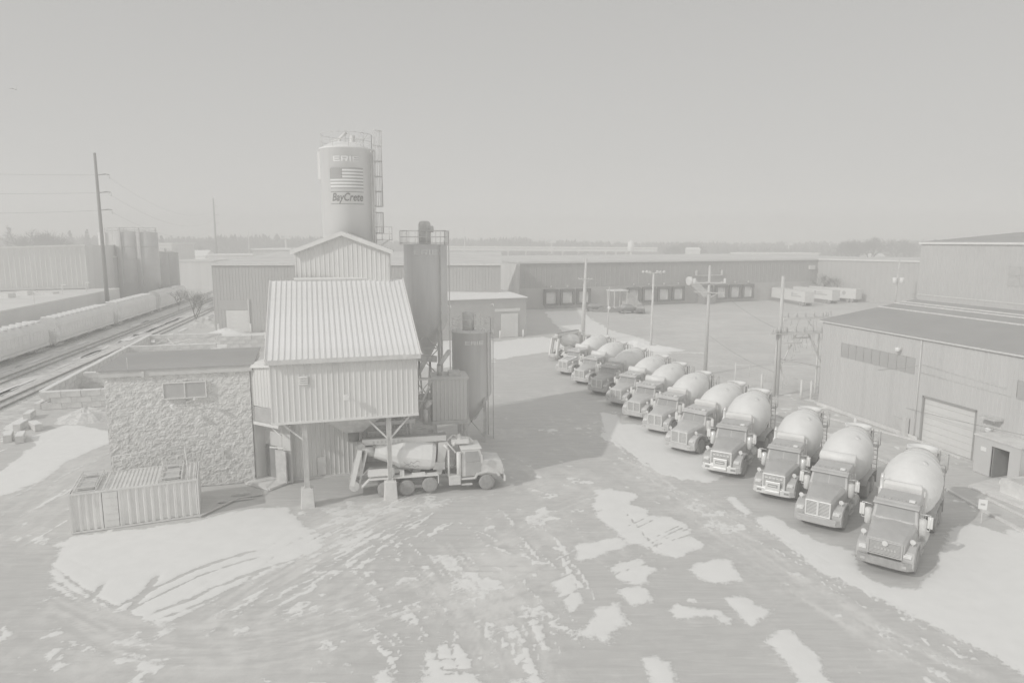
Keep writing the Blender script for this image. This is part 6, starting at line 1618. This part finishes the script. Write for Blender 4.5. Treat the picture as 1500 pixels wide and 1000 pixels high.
m = MB(); m.box(2.2, 6.3, -.12, -.045, 0, 4.1); do_ = obj('overhead_door', m, CLAD, gw)
for k in range(5): mm_ = MB(); mm_.box(2.25, 6.25, -.16, -.121, .1 + k * .8, .72 + k * .8); obj('door_panel', mm_, CLADL, do_)
m = MB(); m.box(1.0, 6.8, -.1, -.045, 4.2, 6.0); obj('door_header', m, mat('grey warehouse cladding', .5), gw)
for a, z in ((6.35, 6.2), (11.2, 7.0)): m = MB(); m.box(a, a + .2, -.3, -.05, 0, z); obj('downpipe', m, GALV, gw)
for k, x in enumerate((1.0, 7.0, 11.2)):
    t = thing('bollard', ['left', 'middle', 'right'][k] + 'most of the three bollards along the grey warehouse wall' if k != 1 else 'middle one of the three bollards along the grey warehouse wall', 'bollard', (-55.6 + x, 126.0, 0)); m = MB(); m.cyl((0, 0, 0), (0, 0, 1.6), .17, n=10); obj('post', m, TRIM, t); m = MB(); m.lathe([(0, .17), (.08, .1)], (0, 0, 1.6), (0, 0, 1), 10); obj('cap', m, SNOW, t)
m = MB(); m.cyl((39.5, 6, 12.9), (39.5, 6, 14.6), .5, n=12); m.tube([(39.2, 6, 14.2), (40.5, 6, 14.9), (41.5, 5, 13.2)], .3, 8); obj('roof_vent', m, GALV, gw)

an_ = thing('annex_hall', 'low hall with bright snowy roof and pale door right of the low silo', 'building', (-12.3, 115.5, 0), R(22))
m = MB(); m.box(0, 16.0, 0, 30, 0, 6.9); obj('wall', m, mat('annex cladding', (.52, .516, .507), var=.05, scale=.2, dirt=.3), an_)
m = MB(); m.hexa([(-.2, -.3, 6.91), (16.2, -.3, 6.91), (16.2, 28, 8.0), (-.2, 28, 8.0), (-.2, -.3, 7.05), (16.2, -.3, 7.05), (16.2, 28, 8.15), (-.2, 28, 8.15)]); obj('roof', m, SNOW, an_)
m = MB(); m.box(11.2, 14.4, -.08, -.01, 0, 4.2); do_ = obj('overhead_door', m, CLAD, an_)
for k in range(5): mm_ = MB(); mm_.box(11.25, 14.35, -.11, -.081, .05 + k * .83, .8 + k * .83); obj('door_panel', mm_, CLADL, do_)
m = MB(); m.box(10.0, 14.8, -.06, -.02, 4.6, 5.1); obj('door_header', m, GALV, an_)
for k, x in enumerate((10.6, 15.0)):
    t = thing('bollard', ('left' if k == 0 else 'right') + ' bollard beside the pale door of the annex hall', 'bollard', tuple(Vector((-12.3, 115.5, 0)) + frame(R(22))[0] * x - frame(R(22))[1] * 1.0)); m = MB(); m.cyl((0, 0, 0), (0, 0, 1.3), .15, n=10); obj('post', m, WHITE, t); m = MB(); m.lathe([(0, .15), (.08, .1)], (0, 0, 1.3), (0, 0, 1), 10); obj('cap', m, WHITE, t)
for x, y in ((1.5, 0), (9.2, 0)):
    m = MB(); m.tube([(x, 0, 5.9), (x + .2, -.9, 6.1), (x + .2, -1.1, 5.7)], .08, 6); obj('wall_lamp', m, GALV, an_)

DA = R(20.5); du, dn = frame(DA)
dw = thing('dock_warehouse', 'very long grey warehouse with loading docks across the background', 'warehouse', (1.9, 169, 0), DA)
DWL = 94.0
dwall = mat('dock warehouse upper cladding', (.46, .456, .448), var=.03, scale=.1, dirt=.25, dscale=.08)
dlow = mat('dock warehouse lower wall', (.56, .555, .545), var=.04, scale=.1, dirt=.3, dscale=.1)
m = MB(); ribbed(m, (0, 0, 0), X, DWL, 5.2, 11.3, -Yv, 1.4, .12, .06); obj('upper_wall', m, dwall, dw)
m = MB(); m.box(0, DWL, 0, .3, 0, 5.2); obj('lower_wall', m, dlow, dw)
m = MB(); ribbed(m, (0, 22, 0), -Yv, 22, 0, 11.3, -X, 1.2, .12, .06); obj('side_wall', m, CLADL, dw)
m = MB(); m.box(-.3, DWL, -.4, -.1, 11.3, 11.75); obj('eave_trim', m, GALV, dw)
m = MB(); m.box(-.3, DWL + 30, -.1, 70, 11.4, 11.7); obj('roof', m, ROOFG, dw)
# wing coming towards us at the right end
we = Vector((1.9, 169, 0)) + du * DWL; wdv = (Vector((106.73, 180.35, 0)) - we).normalized()
wg = thing('warehouse_wing', 'paler warehouse wing closing the far yard behind the trailers', 'warehouse', tuple(we), math.atan2(wdv.y, wdv.x))
m = MB(); ribbed(m, (0, 0, 0), X, 60, 0, 11.3, -Yv, 1.4, .12, .06); obj('front_wall', m, mat('warehouse wing cladding', (.56, .556, .547), var=.03, scale=.1, dirt=.3, dscale=.1), wg)
m = MB(); m.box(-.0, 60, -.4, -.1, 11.3, 11.7); obj('eave_trim', m, TRIM, wg); m = MB(); m.box(0, 60, .1, 40, 11.35, 11.65); obj('roof', m, ROOFG, wg)
# docks
def dock_s(px): 
    # distance along the wall for a surveyed column
    q = (px - 750) / 1000.0; base = Vector((1.9, 169, 0))
    k_ = .989; # x = q*(k y + c)
    c_ = (CAM_H - 2) * .1464
    return (q * (k_ * base.y + c_) - base.x) / (du.x - q * k_ * du.y)
docks = [806, 830, 854, 927, 949, 971, 992, 1033, 1055, 1075, 1094]
for k, px in enumerate(docks):
    s_ = dock_s(px); w_ = 1.9
    t = MB()
    for a in ((-w_, -w_ + .5, 1.0, 4.6), (w_ - .5, w_, 1.0, 4.6), (-w_, w_, 4.1, 4.8), (-w_, w_, .8, 1.2)): t.box(s_ + a[0], s_ + a[1], -.75, -.01, a[2], a[3])
    do_ = obj('dock_seal', t, mat('dock seal foam dark', (.22, .218, .214)), dw)
    m = MB(); m.box(s_ - w_ + .5, s_ + w_ - .5, -.06, -.02, 1.2, 4.1); obj('dock_door', m, mat('dock door', (.92, .918, .91)), do_)
    m = MB(); m.box(s_ + w_ - .9, s_ + w_ - .6, -.4, -.07, 1.3, 4.0); obj('bright_edge', m, TRIM, do_)
    m = MB(); m.lathe([(0, .15), (.3, .3)], (s_, -.1, 5.6), (0, -1, -.3), 8); obj('dock_lamp', m, TRIM, dw)
m = MB()
for s_, z in ((dock_s(1018), 8.3), (dock_s(1055), 8.3)): m.box(s_ - .2, s_ + .2, -.5, -.1, z - .8, z + .6)
m.box(dock_s(1018), dock_s(1055), -.4, -.2, 7.4, 7.6); obj('wall_pipe', m, GALV, dw)
m = MB(); s_ = dock_s(1186); m.box(s_ - 1, s_ + 1, -.6, -.06, 8.6, 9.8); obj('wall_sign_box', m, GALV, dw)
# loading canopy and covered stair on the docks
cp = thing('loading_canopy', 'small white topped loading canopy standing among the docks', 'canopy', tuple(Vector((1.9, 169, 0)) + du * dock_s(893) - dn * 4), DA)
m = MB(); m.box(-2.1, 2.1, -2, 2, 4.3, 4.55); obj('roof', m, SNOW, cp)
for x in (-1.8, 1.8):
    for y in (-1.8, 1.8): m = MB(); m.bar((x, y, 0), (x, y, 4.3), .18); obj('post', m, TRIM, cp)
m = MB(); m.hexa([(2.2, -1.2, 0), (7.5, -1.2, 0), (7.5, 1.2, 0), (2.2, 1.2, 0), (2.0, -1.2, 4.0), (3.2, -1.2, 3.6), (3.2, 1.2, 3.6), (2.0, 1.2, 4.0)]); obj('ramp', m, STEELD, cp)
sd = thing('covered_conveyor', 'sloping covered chute with rounded white hood on the dock wall', 'conveyor', tuple(Vector((1.9, 169, 0)) + du * dock_s(1003) - dn * 2.5), DA)
m = MB(); m.bar((0, 0, 6.2), (5.2, -.5, 1.6), 2.0, 1.9); obj('chute', m, STEELD, sd)
m = MB(); m.lathe([(0, 1.15), (.9, 1.15)], (-.8, 0, 6.2), (1, 0, .1), 14); obj('hood', m, SNOW, sd)
m = MB(); m.box(3.6, 7.2, -1.6, 1.6, 0, 2.2); obj('hopper', m, RUBBER, sd)
# parked cars and small vehicles by the docks
def car(label, x, y, rz, big=1.0, matl=CARP, tractor=False):
    t = thing('parked_car' if not tractor else 'yard_tractor', label, 'car' if not tractor else 'tractor unit', (x, y, 0), rz, 'vehicles parked near the docks', big)
    m = MB(); m.loft([[(-2.2, -.85, .35), (2.2, -.85, .35), (2.2, .85, .35), (-2.2, .85, .35)], [(-2.25, -.88, .8), (2.2, -.88, .75), (2.2, .88, .75), (-2.25, .88, .8)], [(-1.9, -.8, 1.0), (1.9, -.78, .92), (1.9, .78, .92), (-1.9, .8, 1.0)]]); obj('body', m, matl, t, bevel=.05)
    m = MB(); m.loft([[(-1.7, -.78, .98), (.9, -.78, .95), (.9, .78, .95), (-1.7, .78, .98)], [(-1.2, -.65, 1.5), (.2, -.65, 1.5), (.2, .65, 1.5), (-1.2, .65, 1.5)]]); obj('cabin_glass', m, GLASS, t, bevel=.04)
    m = MB(); m.box(-1.15, .15, -.62, .62, 1.5, 1.54); obj('roof', m, matl, t)
    for a in (-1.4, 1.35):
        for b_ in (-.82, .82): m = MB(); m.cyl((a, b_ - .1, .33), (a, b_ + .1, .33), .33, n=12); obj('wheel', m, TYRE, t)
    return t
CARP = mat('dark car paint', (.24, .238, .235), rough=.3)
for px, py, a, lab, bg_ in ((873, 455, 10, 'leftmost dark car parked in front of the docks', 1.2), (921, 458, 25, 'small dark pickup standing right of the loading canopy', 1.3), (938, 458, 80, 'dark car seen end on next to the pickup at the docks', 1.2)):
    p = spot(px, py); car(lab, p.x, p.y, R(a), bg_, CARP)
# trailers
def trailer(label, rx, ry, L_, a, logo=True, wds='', sc=1.0):
    p = Vector((rx - L_ * math.cos(a), ry - L_ * math.sin(a), 0)); t = thing('semi_trailer', label, 'trailer', tuple(p), a, 'white trailers parked by the far warehouse', sc)
    m = MB(); m.box(0, L_, 0, 2.6, 1.05, 3.75); obj('box_body', m, PAINTW, t)
    m = MB(); m.box(L_, L_ + .03, .1, 2.5, 1.1, 3.7); rd_ = obj('rear_door', m, mat('trailer door', .58), t)
    m = MB(); m.bar((L_ + .04, .9, 1.2), (L_ + .04, .9, 3.6), .05); m.bar((L_ + .04, 1.7, 1.2), (L_ + .04, 1.7, 3.6), .05); obj('lock_bar', m, GALV, rd_)
    m = MB(); m.box(-.03, L_ + .06, -.03, 2.63, .95, 1.05); m.box(0, L_, .6, 2.0, .8, .95); obj('under_frame', m, STEELD, t)
    for x in (L_ - 2.4, L_ - 1.2):
        for y in (.3, 2.3): m = MB(); m.cyl((x, y - .25, .5), (x, y + .25, .5), .5, n=14); obj('wheel', m, TYRE, t)
    m = MB(); m.bar((3, .5, 0), (3, .5, 1), .14); m.bar((3, 2.1, 0), (3, 2.1, 1), .14); obj('landing_leg', m, STEELD, t)
    if logo:
        m = MB(); m.box(L_ * .62, L_ * .66, -.034, -.004, 2.1, 3.2); m.box(L_ * .67, L_ * .9, -.034, -.004, 2.2, 2.5); m.box(L_ * .67, L_ * .80, -.034, -.004, 2.75, 2.95); obj('side_lettering', m, mat('faded print', (.6, .597, .59)), t)
    else:
        m = MB(); m.lathe([(0, .55), (.03, .55)], (L_ * .8, -.004, 2.5), (0, -1, 0), 16); m.box(L_ * .3, L_ * .62, -.034, -.004, 2.5, 2.75); m.box(L_ * .36, L_ * .62, -.034, -.004, 2.05, 2.2); obj('side_lettering', m, mat('faded print', (.6, .597, .59)), t)
ta = spot(1129, 439); tb = spot(1195, 447.5)
trailer('nearest of the three white box trailers, on the left, small side lettering', 76.2, 177.5, 18, R(-84))
trailer('middle white box trailer of three, partly behind the nearest', 86.2, 183.8, 18, R(-74))
trailer('rightmost white box trailer with a round mark on its side', 94.5, 187.6, 18, R(-62), logo=False)
# roof platform shed near wing
gh = thing('guard_shed', 'small flat roofed shed with dark windows beside the trailers', 'shed', tuple(spot(1272, 441)), R(-28))
m = MB(); m.box(0, 7, 0, 3, 2.0, 4.6); obj('wall', m, CLAD, gh); m = MB(); m.box(-.6, 7.6, -.6, 3.4, 4.6, 4.85); obj('roof', m, TRIM, gh)
for k in range(4): m = MB(); m.box(.4 + k * 1.65, 1.6 + k * 1.65, -.04, -.01, 3.3, 4.3); obj('window', m, GLASS, gh)
for x in (.3, 6.7): m = MB(); m.bar((x, .3, 0), (x, .3, 2), .2); obj('post', m, GALV, gh)
m = MB(); m.bar((7, -.3, 3), (11, -.8, 0), .8, .12); m.bar((7, -.6, 3.9), (11, -1.1, .9), .06); obj('stair', m, GALV, gh)

# ------------------------------------------------------------------ trees
def branches(m, p, d, L_, r, depth, rg, spread=.5, n=3, mi=0):
    q = p + d * L_
    m.cyl(p, q, r, r * .62, 5 if r > .04 else 3, mi, cap=False)
    if depth == 0: return
    for k in range(n):
        e = Vector((rg.gauss(0, 1), rg.gauss(0, 1), rg.gauss(0, .6))).normalized()
        nd = (d * (1 - spread) + e * spread + Zv * .12).normalized()
        f = rg.uniform(.55, 1.0)
        branches(m, p + d * L_ * f, nd, L_ * rg.uniform(.6, .82), r * .55, depth - 1, rg, spread, n, mi)
def bare_tree(label, x, y, h, seed, depth=5, group=None, base=0, r=None, n=3, spread=.48):
    rg = random.Random(seed); t = thing('bare_tree', label, 'tree', (x, y, base), 0, group)
    r = r or h * .018
    m = MB(); m.cyl((0, 0, -.2), (0, 0, h * .2), r * 1.2, r, 8); obj('trunk', m, BARK, t)
    m = MB()
    for k in range(4 if n > 2 else 3):
        a = k * 2.1 + rg.random(); d = Vector((math.cos(a) * .5, math.sin(a) * .5, 1)).normalized()
        branches(m, Vector((0, 0, h * (.16 + .03 * k))), d, h * .28, r * .75, depth, rg, spread, n)
    obj('crown', m, TWIG if y < 200 else TWIGF, t); return t
bare_tree('bare tree between the railway and the grey warehouse corner', *tuple(spot(287, 478))[:2], 8.0, 5, 5)
for k, (px, py, h) in enumerate(((262, 455, 6.5), (245, 450, 7.5))):
    p = spot(px, py); bare_tree(['small bare bush tree right of the silo cluster', 'thin bare tree at the far end of the hopper cars'][k], p.x, p.y, h, 20 + k, 4)
for k, (px, py, h) in enumerate(((1198, 437, 9.0), (1216, 438, 8.5), (1238, 438, 8.0))):
    p = spot(px, py); bare_tree(['left', 'middle', 'right'][k] + ' of three bare trees before the far warehouse corner', p.x, p.y - 3, h, 30 + k, 5, 'bare trees by the far warehouse')
for k, (px, top, Yd) in enumerate(((42, 322, 330), (66, 324, 330), (85, 338, 360), (1240, 345, 420), (1256, 340, 400), (1278, 338, 400), (1315, 341, 430), (1375, 344, 430), (1000, 350, 480), (1020, 350, 470), (1332, 346, 430), (985, 353, 470), (1395, 346, 460))):
    q = spot_y(px, top, Yd)
    lab = ['wide bare tree above the ribbed hall, left one of a pair', 'wide bare tree above the ribbed hall, right one of a pair', 'smaller bare tree right of the pair above the ribbed hall', 'leftmost tall bare tree on the right horizon', 'bare tree with the tallest crown on the right horizon', 'broad bare tree just right of the tallest crown on the horizon', 'bare tree on the horizon left of the tall hall', 'bare tree touching the tall hall roof edge', 'bare tree on the horizon above the long wall centre', 'slightly taller bare tree beside the one above the long wall centre', 'thin bare tree between two bigger ones left of the tall hall', 'lowest bare tree on the central horizon', 'bare tree rising behind the tall hall roof'][k]
    bare_tree(lab, q.x, Yd, q.z, 50 + k, 4, 'bare trees on the horizon', r=.65, n=4, spread=.52)
for k, (px, top) in enumerate(((13, 333), (102, 338), (127, 337), (236, 346))):
    q = spot_y(px, top, 430); rg = random.Random(90 + k); t = thing('evergreen_tree', ['leftmost dark evergreen above the ribbed hall', 'dark evergreen between bare trees and the tallest pole', 'dark evergreen just left of the tallest pole', 'small evergreen right of the silo cluster'][k], 'tree', (q.x, 430, 0), 0, 'evergreens on the left horizon')
    m = MB(); m.cyl((0, 0, 0), (0, 0, q.z), .3, .05, 8); obj('trunk', m, BARK, t)
    m = MB(); h = q.z
    for i in range(700):
        z = rg.uniform(.12, 1) ; rr = (1 - z) * h * .24 + .3; a = rg.uniform(0, 6.28); rr *= rg.uniform(.5, 1.1)
        c = Vector((rr * math.cos(a), rr * math.sin(a), z * h)); s = rg.uniform(.4, .9)
        m.add([c + Vector((rg.uniform(-s, s), rg.uniform(-s, s), rg.uniform(-s, s))) for _ in range(3)], [(0, 1, 2)])
    obj('crown', m, EVER, t)
# distant woodland: thousands of twiggy crowns in a deep belt, nobody could count them
def woodland(name, x0, x1, y0, y1, n, hf, seed, matl):
    rg = random.Random(seed); m = MB()
    for i in range(n):
        x, y = rg.uniform(x0, x1), rg.uniform(y0, y1); h = hf(x, y) * rg.uniform(.75, 1.05); w_ = h * rg.uniform(.28, .42)
        m.add([(x - .3, y, 0), (x + .3, y, 0), (x, y, h * .8)], [(0, 1, 2)])
        for j in range(15):
            a = rg.uniform(0, 6.28); zz = rg.uniform(.12, .95); rr = w_ * math.sin(math.pi * min(.98, zz * .85 + .12)) * rg.uniform(.3, 1)
            c = Vector((x + rr * math.cos(a), y + rr * math.sin(a), h * zz)); s = h * rg.uniform(.05, .14)
            m.add([c + Vector((rg.uniform(-s, s), rg.uniform(-s, s), -s)), c + Vector((rg.uniform(-s, s), rg.uniform(-s, s), -s * .5)), c + Vector((rg.uniform(-s, s), rg.uniform(-s, s), s * 1.2))], [(0, 1, 2)])
    return obj(name, m, matl, kind='stuff')
def hleft(x, y): return 19.5 + 3.0 * mnoise.noise(Vector((x * .012, 1, 0)))
def hmid(x, y): return 15.5 + 3.0 * mnoise.noise(Vector((x * .012, 5, 0))) + (3.5 if -60 < x < 15 else 0)
WT_ = mat('far winter woodland', (.11, .109, .105), rough=1, var=.2, scale=.02)
woodland('woodland', -560, -120, 520, 640, 2600, hleft, 1, WT_)
woodland('woodland', -150, 520, 560, 720, 3600, hmid, 2, WT_)
woodland('woodland', -420, -110, 330, 430, 900, lambda x, y: 14 if x < -190 else 9, 3, WT_)
woodland('woodland', 150, 560, 470, 560, 1500, lambda x, y: 11.5, 4, WT_)
woodland('roadside_scrub', -120, 260, 420, 470, 700, lambda x, y: 5.0, 5, WT_)

# ------------------------------------------------------------------ overpass and far buildings
ov = thing('overpass', 'distant road overpass on slanted piers crossing the horizon centre', 'bridge', (0, 0, 0))
Yo = 380
def ovz(px): return spot_y(px, 364 + (px - 650) * .012, Yo).z
m = MB(); a, b_ = spot_y(640, 365, Yo), spot_y(960, 367, Yo); m.bar(a, b_, 10, 1.2); obj('deck', m, CONC, ov)
m = MB(); m.bar(a + Zv * 1.4 - Yv * 5, b_ + Zv * 1.4 - Yv * 5, .3, .8); obj('parapet', m, TRIM, ov)
for px in (677, 691, 742, 768, 822, 845, 885, 900, 915):
    p = spot_y(px, 366, Yo); m = MB(); m.bar((p.x, Yo, 0), (p.x + 1, Yo, p.z), 1.0); obj('pier', m, CONC, ov)
for px, w_, lab in ((808, 26, 'pale embankment slope under the overpass, left one'), (865, 24, 'pale embankment slope under the overpass, right one')):
    p = spot_y(px, 372, Yo + 4); heap('embankment', lab, 'embankment', (p.x, Yo + 6, 0), 9, 7, 10, SNOW, px)
fbq = random.Random(77)
def far_building(label, px0, px1, ytop, Yd, depth, matl, roofm, ridge=0, wins=4, cat='building', zb=0):
    a, b_ = spot_y(px0, ytop, Yd), spot_y(px1, ytop, Yd); t = thing('far_building', label, cat, (a.x, Yd, 0), 0, 'far buildings'); L_ = b_.x - a.x; h = a.z
    m = MB(); m.box(0, L_, 0, depth, 0, h); obj('wall', m, matl, t)
    m = MB()
    if ridge: m.prism([(-.5, h), (depth / 2, h + ridge), (depth + .5, h)], 'x', -.5, L_ + .5)
    else: m.box(-.4, L_ + .4, -.4, depth, h, h + .5)
    obj('roof', m, roofm, t)
    wm = MB(); wm.box(0, L_ / max(1, wins) * .3, -.06, -.01, 0, h * .2); wme = wm.mesh('window', PANE)
    for k in range(wins): o = obj('window', wme, parent=t); o.location = (L_ * (k + .28) / wins, 0, h * .45)
far_building('white gabled house at the far end of the railway', 280, 300, 375, 300, 10, WHITE, SNOW, 2.5, 3)
far_building('smaller white house beside the far end of the railway', 251, 262, 377, 300, 8, WHITE, SNOW, 2, 2)
far_building('long dark shed with snow white roof edge left of the gable tower', 370, 425, 366, 260, 20, STEELD, SNOW, 0, 6)
far_building('low long shed with snowy roof beyond the distant pole', 305, 372, 374, 290, 14, CLADD, SNOW, 0, 8)
far_building('grey flat roofed block right of the silo cluster', 222, 251, 358, 250, 18, CLAD, TRIM, 0, 3)
far_building('pale long shed on the horizon above the far wing', 1090, 1200, 372, 330, 20, CLADL, TRIM, 0, 9)
far_building('dark flat building at the overpass right end', 955, 1090, 376, 330, 14, CLADD, SNOW, 0, 9)
far_building('wide low grey building behind the railway end', 255, 312, 383, 240, 12, CLADD, GALV, 0, 0)
far_building('small white roofed house under the horizon trees', 1010, 1026, 366, 420, 10, CLADL, SNOW, 1.5, 2)
far_building('tiny pale house on the far right horizon', 1272, 1296, 375, 420, 10, WHITE, SNOW, 1.5, 3)
def billboard(label, px, y0, y1, w_, Yd):
    a, b_ = spot_y(px, y0, Yd), spot_y(px, y1, Yd); t = thing('billboard', label, 'billboard', (a.x, Yd, 0)); ww = w_ * Yd / 1000
    m = MB(); m.cyl((0, .3, 0), (0, .3, b_.z), .4, n=10); obj('post', m, STEEL, t)
    m = MB(); m.box(-ww / 2, ww / 2, -.2, .2, b_.z, a.z); pn_ = obj('panel', m, CLADL, t)
    m = MB(); m.box(-ww / 2 + .2, -ww * .08, -.25, -.21, b_.z + .2, a.z - .2); obj('dark_half', m, STEELD, pn_)
billboard('billboard on one post left of the gable tower', 418, 345, 350, 13, 300)
billboard('billboard standing on the central horizon', 808, 351, 356, 12, 420)
billboard('tiny billboard low on the horizon right of centre', 1156, 355, 359, 12, 480)
wt = thing('water_tank_tower', 'small pale round tank on a post right of the overpass', 'water tower', (spot_y(924, 370, 360).x, 360, 0)); m = MB(); m.cyl((0, 0, 0), (0, 0, 12.5), .5, n=10); obj('post', m, CONC, wt); m = MB(); m.lathe([(0, .8), (.4, 1.7), (5.0, 1.7), (5.6, .6)], (0, 0, 11.2), (0, 0, 1), 16); obj('tank', m, WHITE, wt)
# trucks on the overpass side
heap('rubble_heap', 'dark low heap of rubble left of the loading canopy', 'rubble heap', spot(888, 456), 3.5, 2.0, 1.3, mat('dark rubble', (.3, .297, .29)), 33)
for px, py, lab in ((752, 371, 'small pale truck on the road below the overpass'),):
    p = spot_y(px, py, 370); car(lab, p.x, 368, 0, 2.2, WHITE)
# bird
bd = spot_y(24, 132, 60); bt = MB()
bt.lathe([(0, .01), (.1, .06), (.3, .07), (.5, .02)], (-.25, 0, 0), (1, 0, .2), 8); bt.add([(-.05, 0, 0), (.12, 0, 0), (.0, .25, .35), (-.25, .75, .15), (-.2, .3, .28)], [(0, 1, 2, 4), (4, 2, 3)]); bt.add([(-.05, 0, 0), (.12, 0, 0), (.0, -.25, .35), (-.25, -.75, .45), (-.2, -.3, .28)], [(0, 4, 2, 1), (4, 3, 2)])
o = obj('bird', bt, STEELD, label='small grey bird gliding high at the left edge of the sky', cat='bird'); o.scale = (.7,) * 3; o.location = tuple(bd); o.rotation_euler = (R(35), R(10), R(-30))

# ================================================================== HAZE
m = MB(); m.box(-1500, 1500, -120, 2600, -1.5, 38.5)
hz = bpy.data.materials.new('pale winter haze'); hz.use_nodes = True
hn, hl = hz.node_tree.nodes, hz.node_tree.links; hn.clear()
ho = hn.new('ShaderNodeOutputMaterial'); pv = hn.new('ShaderNodeVolumePrincipled')
pv.inputs['Color'].default_value = (.98, .977, .968, 1)
pv.inputs['Density'].default_value = 0.003
pv.inputs['Anisotropy'].default_value = 0.0
hl.new(pv.outputs[0], ho.inputs['Volume'])
obj('haze', m, hz, kind='stuff')
